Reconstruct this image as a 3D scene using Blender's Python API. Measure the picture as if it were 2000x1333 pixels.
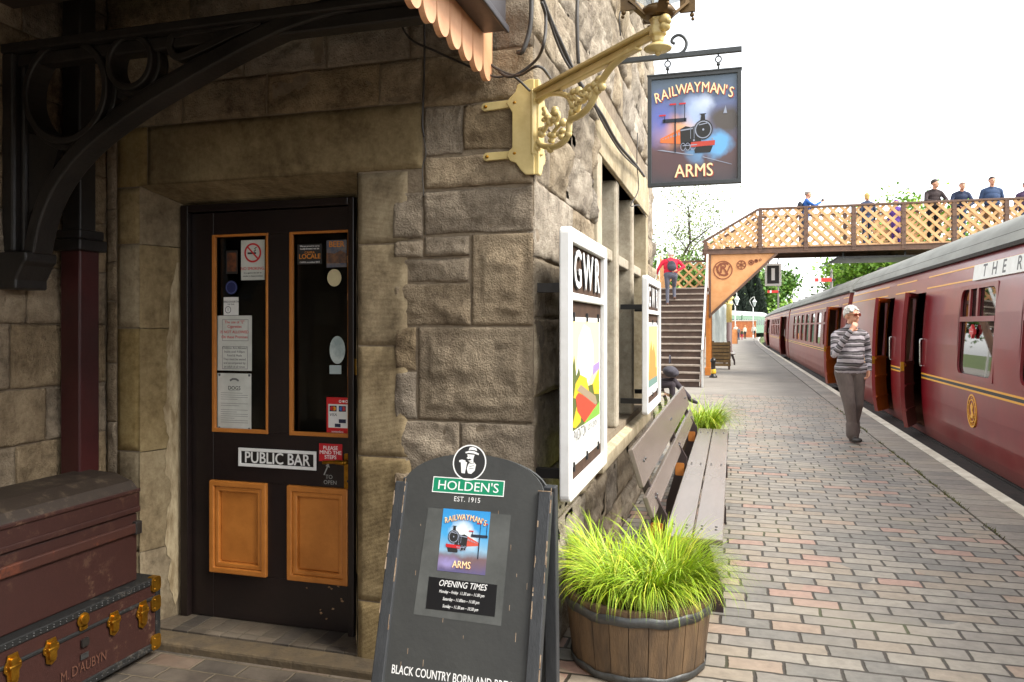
import bpy, math, random
from mathutils import Vector, Matrix, noise
R = math.radians
for o in list(bpy.data.objects): bpy.data.objects.remove(o)
sc = bpy.context.scene; col = sc.collection
rnd = random.Random(7)
# ------------------------------------------------------------------ camera, sky, sun, exposure
EYE = 1.55; FPX = 1480.0; HOR = 637.0; YAW = math.atan(430/1480.0)
cd = bpy.data.cameras.new('camera'); cam = bpy.data.objects.new('camera', cd); col.objects.link(cam)
cam.location = (0, 0, EYE); cam.rotation_euler = (R(90), 0, YAW)
cd.sensor_width = 36; cd.lens = 36*FPX/2000; cd.shift_y = -(666.5-HOR)/2000
cd.clip_start = .05; cd.clip_end = 3000
sc.camera = cam
SUN_EL, SUN_AZ = R(46), R(102)            # azimuth clockwise from +Y (north): from the right, behind the viewer
w = bpy.data.worlds.new('World'); sc.world = w; w.use_nodes = True
wn = w.node_tree.nodes; wl = w.node_tree.links
bg = wn['Background']; bg.inputs[1].default_value = .15
sky = wn.new('ShaderNodeTexSky'); sky.sky_type = 'NISHITA'; sky.sun_disc = False
sky.sun_elevation = SUN_EL; sky.sun_rotation = SUN_AZ; sky.dust_density = 1; sky.air_density = 1; sky.ozone_density = 1
hs = wn.new('ShaderNodeHueSaturation'); hs.inputs['Saturation'].default_value = .12; hs.inputs['Value'].default_value = 1.25
wl.new(sky.outputs[0], hs.inputs['Color']); wl.new(hs.outputs[0], bg.inputs[0])
ld = bpy.data.lights.new('sun', 'SUN'); sun = bpy.data.objects.new('sun', ld); col.objects.link(sun)
ld.energy = 2.2; ld.angle = R(25); ld.color = (1, .95, .87)
sd = Vector((math.sin(SUN_AZ)*math.cos(SUN_EL), math.cos(SUN_AZ)*math.cos(SUN_EL), math.sin(SUN_EL)))
sun.rotation_euler = sd.to_track_quat('Z', 'Y').to_euler()
vs = sc.view_settings; vs.view_transform = 'Standard'; vs.look = 'None'; vs.gamma = 1; vs.use_curve_mapping = False
vs.exposure = 1.5
# ------------------------------------------------------------------ photo measurements -> metres
CS, SN = math.cos(YAW), math.sin(YAW)
def ray(x, y):
    u = (x-1000)/FPX; v = (HOR-y)/FPX
    return Vector((-SN+CS*u, CS+SN*u, v))
def AY(x, y, Y):
    r = ray(x, y); return Vector((0, 0, EYE)) + r*(Y/r.y)
def AX(x, y, X):
    r = ray(x, y); return Vector((0, 0, EYE)) + r*(X/r.x)
def GZ(x, y, z=0):
    r = ray(x, y); return Vector((0, 0, EYE)) + r*((z-EYE)/r.z)
# ------------------------------------------------------------------ helpers
tmp = bpy.data.scenes.new('workbench')
def bench_graph():
    with bpy.context.temp_override(scene=tmp, view_layer=tmp.view_layers[0]):
        dg = bpy.context.evaluated_depsgraph_get(); dg.update(); return dg
def S(r, g, b, k=1.0):
    f = lambda c: ((c/255)/12.92 if c <= 10 else (((c/255)+.055)/1.055)**2.4)*k
    return (f(r), f(g), f(b), 1)
def new_mat(name):
    m = bpy.data.materials.new(name); m.use_nodes = True
    n = m.node_tree.nodes; return m, n, m.node_tree.links, n['Principled BSDF']
MATS = {}
def mat(name, c, c2=None, sc_=6, rough=.6, bump=0, bsc=80, metal=0, isl=0, coat=0, spec=.5, det=6, st=None, emit=0, contrast=(.35, .65), rv=.0, alpha=1):
    if name in MATS: return MATS[name]
    m, n, l, p = new_mat(name); MATS[name] = m
    p.inputs['Roughness'].default_value = rough; p.inputs['Metallic'].default_value = metal
    p.inputs['Specular IOR Level'].default_value = spec
    if coat: p.inputs['Coat Weight'].default_value = coat; p.inputs['Coat Roughness'].default_value = .08
    tc = n.new('ShaderNodeTexCoord'); mp = n.new('ShaderNodeMapping'); l.new(tc.outputs['Object'], mp.inputs[0])
    if st: mp.inputs['Scale'].default_value = st
    out = None
    if c2:
        t = n.new('ShaderNodeTexNoise'); t.inputs['Scale'].default_value = sc_; t.inputs['Detail'].default_value = det; t.inputs['Roughness'].default_value = .65
        l.new(mp.outputs[0], t.inputs['Vector'])
        r = n.new('ShaderNodeValToRGB'); r.color_ramp.elements[0].position, r.color_ramp.elements[1].position = contrast
        r.color_ramp.elements[0].color = c; r.color_ramp.elements[1].color = c2
        l.new(t.outputs['Fac'], r.inputs[0]); out = r.outputs[0]
        if rv:
            mr = n.new('ShaderNodeMapRange'); mr.inputs['To Min'].default_value = rough-rv; mr.inputs['To Max'].default_value = rough+rv
            l.new(t.outputs['Fac'], mr.inputs[0]); l.new(mr.outputs[0], p.inputs['Roughness'])
    if isl:
        g = n.new('ShaderNodeNewGeometry'); h = n.new('ShaderNodeHueSaturation'); mr = n.new('ShaderNodeMapRange')
        mr.inputs['To Min'].default_value = 1-isl; mr.inputs['To Max'].default_value = 1+isl
        l.new(g.outputs['Random Per Island'], mr.inputs[0]); l.new(mr.outputs[0], h.inputs['Value'])
        mr2 = n.new('ShaderNodeMapRange'); mr2.inputs['To Min'].default_value = .5-isl*.045; mr2.inputs['To Max'].default_value = .5+isl*.045
        wn_ = n.new('ShaderNodeTexWhiteNoise'); wn_.noise_dimensions = '1D'; l.new(g.outputs['Random Per Island'], wn_.inputs['W'])
        l.new(wn_.outputs['Value'], mr2.inputs[0]); l.new(mr2.outputs[0], h.inputs['Hue'])
        if out: l.new(out, h.inputs['Color'])
        else: h.inputs['Color'].default_value = c
        out = h.outputs[0]
    if out: l.new(out, p.inputs['Base Color'])
    else: p.inputs['Base Color'].default_value = c
    if bump:
        t = n.new('ShaderNodeTexNoise'); t.inputs['Scale'].default_value = bsc; t.inputs['Detail'].default_value = 5
        l.new(mp.outputs[0], t.inputs['Vector'])
        b = n.new('ShaderNodeBump'); b.inputs['Strength'].default_value = bump; b.inputs['Distance'].default_value = .01
        l.new(t.outputs['Fac'], b.inputs['Height']); l.new(b.outputs[0], p.inputs['Normal'])
    if emit:
        p.inputs['Emission Color'].default_value = c; p.inputs['Emission Strength'].default_value = emit
    return m
class Frame:
    def __init__(s, o, ex, ey):
        s.o = Vector(o); s.ex = Vector(ex).normalized(); s.ey = Vector(ey).normalized(); s.en = s.ex.cross(s.ey)
    def P(s, x, y, d=0): return s.o + s.ex*x + s.ey*y + s.en*d
def circ(cx, cy, rx, ry=None, n=24, a0=0, a1=360):
    ry = rx if ry is None else ry; full = abs(a1-a0) >= 360; k = n if full else n+1
    return [(cx+rx*math.cos(R(a0+(a1-a0)*i/n)), cy+ry*math.sin(R(a0+(a1-a0)*i/n))) for i in range(k)]
def rect(x0, y0, x1, y1): return [(x0, y0), (x1, y0), (x1, y1), (x0, y1)]
def rrect(x0, y0, x1, y1, r, n=4):
    p = []
    for cx, cy, a in ((x1-r, y1-r, 0), (x0+r, y1-r, 90), (x0+r, y0+r, 180), (x1-r, y0+r, 270)):
        p += [(cx+r*math.cos(R(a+90*i/n)), cy+r*math.sin(R(a+90*i/n))) for i in range(n+1)]
    return p
TXT = {}
def text_geo(s, size, shear, bold, align, sp):
    k = (s, shear, bold, align, sp)
    if k not in TXT:
        cu = bpy.data.curves.new('t', 'FONT'); cu.body = s; cu.size = 1; cu.shear = shear; cu.offset = bold
        cu.align_x = align; cu.align_y = 'CENTER'; cu.space_character = sp; cu.resolution_u = 3
        ob = bpy.data.objects.new('t', cu); tmp.collection.objects.link(ob)
        dg = bench_graph()
        me = bpy.data.meshes.new_from_object(ob.evaluated_get(dg))
        TXT[k] = ([tuple(v.co) for v in me.vertices], [tuple(p.vertices) for p in me.polygons])
        bpy.data.objects.remove(ob); bpy.data.curves.remove(cu); bpy.data.meshes.remove(me)
    v, f = TXT[k]; return [(a*size, b*size) for a, b, _ in v], f
class MB:
    def __init__(s): s.v = []; s.f = []; s.m = []; s.sm = []; s.uv = {}
    def add(s, vs, fs, mi=0, smooth=False):
        o = len(s.v); s.v += [tuple(v) for v in vs]
        for f in fs: s.f.append([o+i for i in f]); s.m.append(mi); s.sm.append(smooth)
        return s
    def box(s, a, b, mi=0, M=None):
        x0, y0, z0 = a; x1, y1, z1 = b
        v = [Vector(p) for p in ((x0,y0,z0),(x1,y0,z0),(x1,y1,z0),(x0,y1,z0),(x0,y0,z1),(x1,y0,z1),(x1,y1,z1),(x0,y1,z1))]
        if M: v = [M @ p for p in v]
        return s.add(v, [(0,3,2,1),(4,5,6,7),(0,1,5,4),(1,2,6,5),(2,3,7,6),(3,0,4,7)], mi)
    def fbox(s, fr, x0, y0, x1, y1, d0, d1, mi=0):
        return s.prism(fr, rect(min(x0,x1), min(y0,y1), max(x0,x1), max(y0,y1)), d0, d1, mi)
    def prism(s, fr, poly, d0, d1, mi=0, smooth=False):
        a = sum(poly[i][0]*poly[(i+1) % len(poly)][1]-poly[(i+1) % len(poly)][0]*poly[i][1] for i in range(len(poly)))
        if a < 0: poly = poly[::-1]
        n = len(poly); lo, hi = min(d0, d1), max(d0, d1)
        v = [fr.P(x, y, hi) for x, y in poly] + [fr.P(x, y, lo) for x, y in poly]
        o = len(s.v); s.v += [tuple(p) for p in v]
        s.f.append([o+i for i in range(n)]); s.m.append(mi); s.sm.append(False)
        s.f.append([o+n+i for i in range(n)][::-1]); s.m.append(mi); s.sm.append(False)
        for i in range(n):
            j = (i+1) % n; s.f.append([o+i, o+n+i, o+n+j, o+j]); s.m.append(mi); s.sm.append(smooth)
        return s
    def flat(s, fr, poly, d, mi=0):
        return s.prism(fr, poly, d-.0006, d, mi)
    def ring(s, fr, outer, inner, d0, d1, mi=0):
        n = len(outer); lo, hi = min(d0, d1), max(d0, d1)
        v = [fr.P(x, y, hi) for x, y in outer]+[fr.P(x, y, hi) for x, y in inner]+[fr.P(x, y, lo) for x, y in outer]+[fr.P(x, y, lo) for x, y in inner]
        fs = []
        for i in range(n):
            j = (i+1) % n
            fs += [(i, j, n+j, n+i), (2*n+i, 3*n+i, 3*n+j, 2*n+j), (i, 2*n+i, 2*n+j, j), (n+i, n+j, 3*n+j, 3*n+i)]
        return s.add(v, fs, mi)
    def ribbon(s, fr, pts, w, d0, d1, mi=0, closed=False, smooth=False):
        n = len(pts); out = []; inn = []
        for i in range(n):
            a = Vector(pts[i-1] if (i or closed) else pts[i]); b = Vector(pts[(i+1) % n] if (i < n-1 or closed) else pts[i])
            t = (b-a).normalized(); nn = Vector((-t.y, t.x)); p = Vector(pts[i]); ww = w[i] if isinstance(w, (list, tuple)) else w
            out.append(tuple(p+nn*ww/2)); inn.append(tuple(p-nn*ww/2))
        if closed: return s.ring(fr, out, inn, d0, d1, mi)
        return s.prism(fr, out+inn[::-1], d0, d1, mi) if n < 3 else s.strip(fr, out, inn, d0, d1, mi)
    def strip(s, fr, a, b, d0, d1, mi=0):
        n = len(a); v = []
        for i in range(n): v += [fr.P(*a[i], d1), fr.P(*b[i], d1), fr.P(*b[i], d0), fr.P(*a[i], d0)]
        fs = [(0,1,2,3), tuple(4*(n-1)+k for k in (3,2,1,0))]
        for i in range(n-1):
            o = 4*i
            for k in range(4): fs.append((o+k, o+4+k, o+4+(k+1) % 4, o+(k+1) % 4))
        return s.add(v, fs, mi)
    def bar(s, p0, p1, w, h, mi=0, up=(0, 0, 1)):
        p0, p1 = Vector(p0), Vector(p1); t = (p1-p0).normalized(); up = Vector(up)
        if abs(t.dot(up)) > .99: up = Vector((0, 1, 0))
        x = t.cross(up).normalized()*w/2; y = x.cross(t).normalized()*h/2
        v = [p0-x-y, p0+x-y, p0+x+y, p0-x+y, p1-x-y, p1+x-y, p1+x+y, p1-x+y]
        return s.add(v, [(0,1,2,3),(7,6,5,4),(0,4,5,1),(1,5,6,2),(2,6,7,3),(3,7,4,0)], mi)
    def tube(s, pts, r, n=8, mi=0, closed=False):
        pts = [Vector(p) for p in pts]; k = len(pts); v = []; N = None
        for i in range(k):
            a = pts[i-1] if (i or closed) else pts[i]; b = pts[(i+1) % k] if (i < k-1 or closed) else pts[i]
            t = (b-a).normalized() if (b-a).length > 1e-9 else Vector((0, 0, 1))
            if N is None:
                N = t.orthogonal().normalized()
            N = (N-t*N.dot(t)).normalized(); B = t.cross(N)
            rr = r[i] if isinstance(r, (list, tuple)) else r
            v += [pts[i]+(N*math.cos(2*math.pi*j/n)+B*math.sin(2*math.pi*j/n))*rr for j in range(n)]
        fs = []
        for i in range(k if closed else k-1):
            o, q = i*n, ((i+1) % k)*n
            fs += [(o+j, o+(j+1) % n, q+(j+1) % n, q+j) for j in range(n)]
        if not closed: fs += [tuple(range(n))[::-1], tuple((k-1)*n+j for j in range(n))]
        return s.add(v, fs, mi, True)
    def lathe(s, prof, c, n=24, mi=0, M=None, smooth=True):
        v = []; c = Vector(c)
        for r, z in prof:
            for j in range(n):
                a = 2*math.pi*j/n; p = Vector((r*math.cos(a), r*math.sin(a), z))
                v.append(c+(M @ p if M else p))
        fs = []
        for i in range(len(prof)-1):
            fs += [(i*n+j, i*n+(j+1) % n, (i+1)*n+(j+1) % n, (i+1)*n+j) for j in range(n)]
        fs += [tuple(range(n))[::-1], tuple((len(prof)-1)*n+j for j in range(n))]
        return s.add(v, fs, mi, smooth)
    def ball(s, c, r, mi=0, n=12, M=None):
        rx, ry, rz = (r, r, r) if not isinstance(r, (tuple, list)) else r
        S3 = Matrix.Diagonal((rx, ry, rz)); M2 = (M @ S3) if M else S3
        return s.lathe([(max(math.sin(math.pi*i/n), .001), -math.cos(math.pi*i/n)) for i in range(n+1)], c, n+4, mi, M2)
    def text(s, fr, t, x, y, size, d, mi=0, shear=0, bold=0.0, align='CENTER', sp=1, rot=0, sx=1, fit=0):
        if bold > 0:                                   # heavier strokes: overlapping copies, each a hair in front of the last
            kw = dict(shear=shear, align=align, sp=sp, rot=rot, sx=sx, fit=fit)
            for i, (ox, oy) in enumerate(((-1,0),(1,0),(0,.8),(0,-.8))): s.text(fr, t, x+ox*bold*size*.8, y+oy*bold*size*.8, size, d-.00012*(i+1), mi, **kw)
        bold = 0
        vv, ff = text_geo(t, size, shear, bold, align, sp); c_, s_ = math.cos(R(rot)), math.sin(R(rot))
        if fit: xs_ = [a for a, _ in vv]; sx = fit/(max(xs_)-min(xs_))
        return s.add([fr.P(x+a*sx*c_-b*s_, y+a*sx*s_+b*c_, d) for a, b in vv], ff, mi)
    def quaduv(s, fr, x0, y0, x1, y1, d, mi=0):
        o = len(s.f); s.add([fr.P(x0,y0,d), fr.P(x1,y0,d), fr.P(x1,y1,d), fr.P(x0,y1,d)], [(0,1,2,3)], mi)
        s.uv[o] = ((0,0),(1,0),(1,1),(0,1)); return s
    def build(s, name, mats, parent=None, bevel=0, attr=None, auto=None):
        me = bpy.data.meshes.new(name); me.from_pydata(s.v, [], s.f)
        for m in (mats if isinstance(mats, (list, tuple)) else [mats]): me.materials.append(m)
        me.polygons.foreach_set('material_index', s.m); me.polygons.foreach_set('use_smooth', s.sm)
        if s.uv:
            ul = me.uv_layers.new(name='UVMap')
            for pi, uvs in s.uv.items():
                for k, li in enumerate(me.polygons[pi].loop_indices): ul.data[li].uv = uvs[k]
        if attr:
            at = me.attributes.new(attr[0], 'FLOAT', 'POINT'); at.data.foreach_set('value', attr[1])
        me.update()
        o = bpy.data.objects.new(name, me); col.objects.link(o)
        if parent: adopt(o, parent)
        if bevel:
            b = o.modifiers.new('bevel', 'BEVEL'); b.width = bevel; b.segments = 2; b.limit_method = 'ANGLE'; b.angle_limit = R(40)
        return o
def world_of(o):
    M = Matrix.LocRotScale(o.location, o.rotation_euler, o.scale)
    return (world_of(o.parent) @ o.matrix_parent_inverse @ M) if o.parent else M
def adopt(o, parent):
    o.parent = parent; o.matrix_parent_inverse = world_of(parent).inverted()
def tag(o, label, cat, group=None, kind=None):
    if label: o['label'] = label
    if cat: o['category'] = cat
    if group: o['group'] = group
    if kind: o['kind'] = kind
    return o
def thing(name, label, cat, loc=(0, 0, 0), group=None):
    o = bpy.data.objects.new(name, None); col.objects.link(o); o.location = loc; o.empty_display_size = .1
    return tag(o, label, cat, group)
def struct(o): o['kind'] = 'structure'; return o
def copy_tree(o, label=None, loc=None, rz=None, parent=None):
    c = o.copy(); col.objects.link(c)
    if parent: c.parent = parent
    if label: c['label'] = label
    if loc is not None: c.location = loc
    if rz is not None: c.rotation_euler = (0, 0, rz)
    for ch in [x for x in col.objects if x.parent == o]: copy_tree(ch, parent=c)
    return c
def smooth_pts(pts, n=6):
    pts = [Vector(p) for p in pts]; out = []
    for i in range(len(pts)-1):
        p0 = pts[max(i-1, 0)]; p1 = pts[i]; p2 = pts[i+1]; p3 = pts[min(i+2, len(pts)-1)]
        for k in range(n):
            t = k/n
            out.append(.5*((2*p1)+(p2-p0)*t+(2*p0-5*p1+4*p2-p3)*t*t+(3*p1-p0-3*p2+p3)*t**3))
    return out+[pts[-1]]
def fbm(p, f, o=4): return noise.fractal(Vector(p)*f, 1.0, 2.0, o)
# ------------------------------------------------------------------ shared materials
M_black = mat('black_paint', S(24,22,21), S(42,38,35), 4, .45, .15, 60, rv=.12)
M_dark = mat('dark_brown_gloss', S(35,26,24), S(26,20,19), 3, .32, .12, 40, rv=.1)
M_orange = mat('ochre_orange_paint', S(190,120,52), S(170,104,42), 7, .42, .1, 60)
M_brass = mat('brass', S(190,140,45), S(140,98,30), 25, .35, .1, 90, metal=.9)
M_white = mat('white_paint', (.78,.78,.76,1), (.70,.70,.67,1), 9, .5, .05, 60)
M_paper = mat('paper', (.62,.63,.58,1), (.5,.51,.46,1), 9, .7, .1, 30)
M_ink = mat('print_black', (.02,.02,.02,1), rough=.6)
M_inkgrey = mat('print_grey', (.12,.12,.12,1), rough=.6)
M_red = mat('print_red', S(196,40,44), rough=.45)
M_lw = mat('lettering_white', (.8,.8,.78,1), rough=.5)
M_cream = mat('cream_lettering', S(240,225,175), rough=.5)
M_lredshade = mat('letter_shade_red', S(178,70,60), rough=.5)
M_metal = mat('grey_steel', S(95,95,95), S(70,70,70), 30, .45, metal=.8)
M_cable = mat('black_cable', S(58,54,50), rough=.55)
M_skin = mat('skin', S(205,150,122), S(190,132,105), 20, .55)
def glass_mat(name, tint, fac, k=1.0):
    m, n, l, p = new_mat(name); n.remove(p); out = n['Material Output']
    g = n.new('ShaderNodeBsdfGlossy'); g.inputs['Roughness'].default_value = .02
    t = n.new('ShaderNodeBsdfTransparent'); t.inputs[0].default_value = tint
    fr = n.new('ShaderNodeFresnel'); fr.inputs[0].default_value = 1.5
    mr = n.new('ShaderNodeMath'); mr.operation = 'MULTIPLY_ADD'; mr.inputs[1].default_value = k; mr.inputs[2].default_value = fac
    l.new(fr.outputs[0], mr.inputs[0]); mx = n.new('ShaderNodeMixShader'); l.new(mr.outputs[0], mx.inputs[0])
    l.new(t.outputs[0], mx.inputs[1]); l.new(g.outputs[0], mx.inputs[2]); l.new(mx.outputs[0], out.inputs[0]); return m
M_glass = glass_mat('window_glass', (.8,.85,.85,1), .0, .55)
M_coachglass = glass_mat('coach_glass', (.5,.52,.5,1), .12)
def stone_mat(name, cols, isl, bump=.6, stain=.5, tool=0):
    m, n, l, p = new_mat(name); p.inputs['Roughness'].default_value = .9; p.inputs['Specular IOR Level'].default_value = .25
    tc = n.new('ShaderNodeTexCoord'); P = tc.outputs['Object']
    def nz(s, d=6, r=.6, vec=None):
        t = n.new('ShaderNodeTexNoise'); t.inputs['Scale'].default_value = s; t.inputs['Detail'].default_value = d; t.inputs['Roughness'].default_value = r
        l.new(vec or P, t.inputs['Vector']); return t.outputs['Fac']
    r = n.new('ShaderNodeValToRGB'); e = r.color_ramp.elements
    e[0].position = .38; e[0].color = cols[0]; e[1].position = .64; e[1].color = cols[2]; q = e.new(.5); q.color = cols[1]
    cmb = n.new('ShaderNodeMath'); cmb.operation = 'MULTIPLY_ADD'; cmb.inputs[1].default_value = .45; l.new(nz(26, 9, .75), cmb.inputs[0]); m6 = n.new('ShaderNodeMath'); m6.operation = 'MULTIPLY'; m6.inputs[1].default_value = .58; l.new(nz(4, 8, .68), m6.inputs[0]); l.new(m6.outputs[0], cmb.inputs[2]); l.new(cmb.outputs[0], r.inputs[0])
    g = n.new('ShaderNodeNewGeometry'); h = n.new('ShaderNodeHueSaturation'); mr = n.new('ShaderNodeMapRange')
    mr.inputs['To Min'].default_value = 1-isl; mr.inputs['To Max'].default_value = 1+isl
    l.new(g.outputs['Random Per Island'], mr.inputs[0]); l.new(mr.outputs[0], h.inputs['Value']); l.new(r.outputs[0], h.inputs['Color'])
    wn_ = n.new('ShaderNodeTexWhiteNoise'); wn_.noise_dimensions = '1D'; l.new(g.outputs['Random Per Island'], wn_.inputs['W'])
    mr2 = n.new('ShaderNodeMapRange'); mr2.inputs['To Min'].default_value = .75; mr2.inputs['To Max'].default_value = 1.2
    l.new(wn_.outputs['Value'], mr2.inputs[0]); l.new(mr2.outputs[0], h.inputs['Saturation'])
    # weathering stains, streaked downwards
    mp = n.new('ShaderNodeMapping'); mp.inputs['Scale'].default_value = (2.2, 2.2, .6); l.new(P, mp.inputs[0])
    r2 = n.new('ShaderNodeValToRGB'); r2.color_ramp.elements[0].position = .48; r2.color_ramp.elements[1].position = .7
    l.new(nz(2.0, 7, .7, mp.outputs[0]), r2.inputs[0])
    mx = n.new('ShaderNodeMixRGB'); mx.blend_type = 'MULTIPLY'; mx.inputs[2].default_value = (.33,.30,.27,1)
    ms = n.new('ShaderNodeMath'); ms.operation = 'MULTIPLY'; ms.inputs[1].default_value = stain; l.new(r2.outputs[0], ms.inputs[0])
    l.new(ms.outputs[0], mx.inputs[0]); l.new(h.outputs[0], mx.inputs[1]); l.new(mx.outputs[0], p.inputs['Base Color'])
    b = n.new('ShaderNodeBump'); b.inputs['Strength'].default_value = bump; b.inputs['Distance'].default_value = .022
    ad = n.new('ShaderNodeMath'); ad.operation = 'MULTIPLY_ADD'; ad.inputs[1].default_value = 1.6
    l.new(nz(11, 12, .74), ad.inputs[0]); 
    if tool:
        wv = n.new('ShaderNodeTexWave'); wv.bands_direction = 'Z'; wv.inputs['Scale'].default_value = tool; wv.inputs['Distortion'].default_value = 1.5; wv.inputs['Detail'].default_value = 3
        l.new(P, wv.inputs[0]); sc2 = n.new('ShaderNodeMath'); sc2.operation = 'MULTIPLY'; sc2.inputs[1].default_value = .25; l.new(wv.outputs['Fac'], sc2.inputs[0]); l.new(sc2.outputs[0], ad.inputs[2])
    else: l.new(nz(120, 3, .6), ad.inputs[2])
    l.new(ad.outputs[0], b.inputs['Height']); l.new(b.outputs[0], p.inputs['Normal']); return m
M_rock = stone_mat('rock_faced_sandstone', [S(96,83,68), S(138,123,102), S(168,152,128)], .13, .7, .6)
M_rockB = stone_mat('weathered_pale_sandstone', [S(104,92,78), S(152,139,120), S(184,171,150)], .18, .8, .42)
M_ash = stone_mat('tooled_sandstone', [S(104,88,60), S(140,121,86), S(164,146,108)], .16, .45, .55, 55)
M_ashB = stone_mat('pale_dressed_sandstone', [S(146,133,110), S(174,161,136), S(194,182,158)], .12, .45, .35, 55)
M_mortar = mat('mortar', S(112,98,80), S(136,122,102), 20, .95, .5, 60)
# ================================================================== ground, platform
DW = 3.12; XB = -.81; XC = -3.05; DD = 3.33          # door wall, platform wall, canopy wall, door face
def paver_mat(name, bw, bh, jt, off, cols, probs, jcol, rough=.62):
    m, n, l, p = new_mat(name); p.inputs['Roughness'].default_value = rough
    def mth(op, a, b=None, c=None):
        q = n.new('ShaderNodeMath'); q.operation = op
        for i, x in enumerate((a, b, c)):
            if x is None: continue
            if isinstance(x, (int, float)): q.inputs[i].default_value = x
            else: l.new(x, q.inputs[i])
        return q.outputs[0]
    tc = n.new('ShaderNodeTexCoord'); wb = n.new('ShaderNodeTexNoise'); wb.inputs['Scale'].default_value = 7; wb.inputs['Detail'].default_value = 3
    l.new(tc.outputs['Object'], wb.inputs['Vector'])
    sp = n.new('ShaderNodeSeparateXYZ'); l.new(tc.outputs['Object'], sp.inputs[0])
    spn = n.new('ShaderNodeSeparateColor'); l.new(wb.outputs['Color'], spn.inputs[0])
    X = mth('MULTIPLY_ADD', spn.outputs[0], .022, sp.outputs[0]); Y = mth('MULTIPLY_ADD', spn.outputs[1], .022, sp.outputs[1])
    ry = mth('DIVIDE', Y, bh); row = mth('FLOOR', ry)
    wr = n.new('ShaderNodeTexWhiteNoise'); wr.noise_dimensions = '1D'; l.new(row, wr.inputs['W'])
    fx = mth('ADD', mth('DIVIDE', X, bw), mth('MULTIPLY', mth('ADD', mth('MULTIPLY', mth('MODULO', mth('ABSOLUTE', row), 2.0), .5), mth('MULTIPLY', wr.outputs['Value'], .3)), off))
    cx = mth('FLOOR', fx); lx = mth('MULTIPLY', mth('FRACT', fx), bw); ly = mth('MULTIPLY', mth('FRACT', ry), bh)
    ed = mth('MINIMUM', mth('MINIMUM', lx, mth('SUBTRACT', bw, lx)), mth('MINIMUM', ly, mth('SUBTRACT', bh, ly)))
    fn = n.new('ShaderNodeTexNoise'); fn.inputs['Scale'].default_value = 45; fn.inputs['Detail'].default_value = 6; l.new(tc.outputs['Object'], fn.inputs['Vector'])
    ed = mth('ADD', ed, mth('MULTIPLY', mth('SUBTRACT', fn.outputs['Fac'], .5), .006))
    mk = n.new('ShaderNodeMapRange'); mk.interpolation_type = 'SMOOTHSTEP'; mk.inputs['From Min'].default_value = jt*.5; mk.inputs['From Max'].default_value = jt*1.15; l.new(ed, mk.inputs[0])
    cv = n.new('ShaderNodeCombineXYZ'); l.new(cx, cv.inputs[0]); l.new(row, cv.inputs[1])
    wn1 = n.new('ShaderNodeTexWhiteNoise'); wn1.noise_dimensions = '2D'; l.new(cv.outputs[0], wn1.inputs['Vector'])
    big = n.new('ShaderNodeTexNoise'); big.inputs['Scale'].default_value = .55; big.inputs['Detail'].default_value = 2; l.new(tc.outputs['Object'], big.inputs['Vector'])
    rp = n.new('ShaderNodeValToRGB'); rp.color_ramp.interpolation = 'CONSTANT'; e = rp.color_ramp.elements
    e[0].position = 0; e[0].color = cols[0]; e[1].position = probs[0]; e[1].color = cols[1]
    for c_, q in zip(cols[2:], probs[1:]): x = e.new(q); x.color = c_
    nr = n.new('ShaderNodeMapRange'); nr.inputs['From Min'].default_value = 6.5; nr.inputs['From Max'].default_value = 3.2; nr.inputs['To Max'].default_value = .045 if name.startswith('blue') else 0; l.new(sp.outputs[1], nr.inputs[0])
    v = mth('ADD', mth('ADD', wn1.outputs['Value'], nr.outputs[0]), mth('MULTIPLY', mth('SUBTRACT', big.outputs['Fac'], .5), .35)); l.new(mth('MINIMUM', mth('MAXIMUM', v, 0.0), .999), rp.inputs[0])
    n2 = n.new('ShaderNodeTexNoise'); n2.inputs['Scale'].default_value = 14; n2.inputs['Detail'].default_value = 8; n2.inputs['Roughness'].default_value = .7; l.new(tc.outputs['Object'], n2.inputs['Vector'])
    hs_ = n.new('ShaderNodeHueSaturation'); l.new(rp.outputs[0], hs_.inputs['Color']); l.new(mth('MULTIPLY_ADD', n2.outputs['Fac'], 1.3, .35), hs_.inputs['Value'])
    # dust and dirt patches
    n3 = n.new('ShaderNodeTexNoise'); n3.inputs['Scale'].default_value = 1.3; n3.inputs['Detail'].default_value = 7; l.new(tc.outputs['Object'], n3.inputs['Vector'])
    d_ = n.new('ShaderNodeMapRange'); d_.inputs['From Min'].default_value = .45; d_.inputs['From Max'].default_value = .75; d_.inputs['To Max'].default_value = .62; l.new(n3.outputs['Fac'], d_.inputs[0])
    mxd = n.new('ShaderNodeMixRGB'); mxd.inputs[2].default_value = S(160,148,130); l.new(d_.outputs[0], mxd.inputs[0]); l.new(hs_.outputs[0], mxd.inputs[1])
    jn = n.new('ShaderNodeMixRGB'); jn.inputs[1].default_value = jcol; jn.inputs[2].default_value = S(78,82,44); 
    jr = n.new('ShaderNodeMapRange'); jr.inputs['From Min'].default_value = .55; jr.inputs['From Max'].default_value = .68; l.new(n3.outputs['Fac'], jr.inputs[0]); l.new(jr.outputs[0], jn.inputs[0])
    mx = n.new('ShaderNodeMixRGB'); l.new(mk.outputs[0], mx.inputs[0]); l.new(jn.outputs[0], mx.inputs[1]); l.new(mxd.outputs[0], mx.inputs[2])
    l.new(mx.outputs[0], p.inputs['Base Color'])
    hgt = mth('ADD', mth('MULTIPLY', mk.outputs[0], 1.0), mth('MULTIPLY', fn.outputs['Fac'], .35)); hgt = mth('ADD', hgt, mth('MULTIPLY', wn1.outputs['Value'], .35))
    b = n.new('ShaderNodeBump'); b.inputs['Strength'].default_value = .8; b.inputs['Distance'].default_value = .006; l.new(hgt, b.inputs['Height']); l.new(b.outputs[0], p.inputs['Normal'])
    return m
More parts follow.
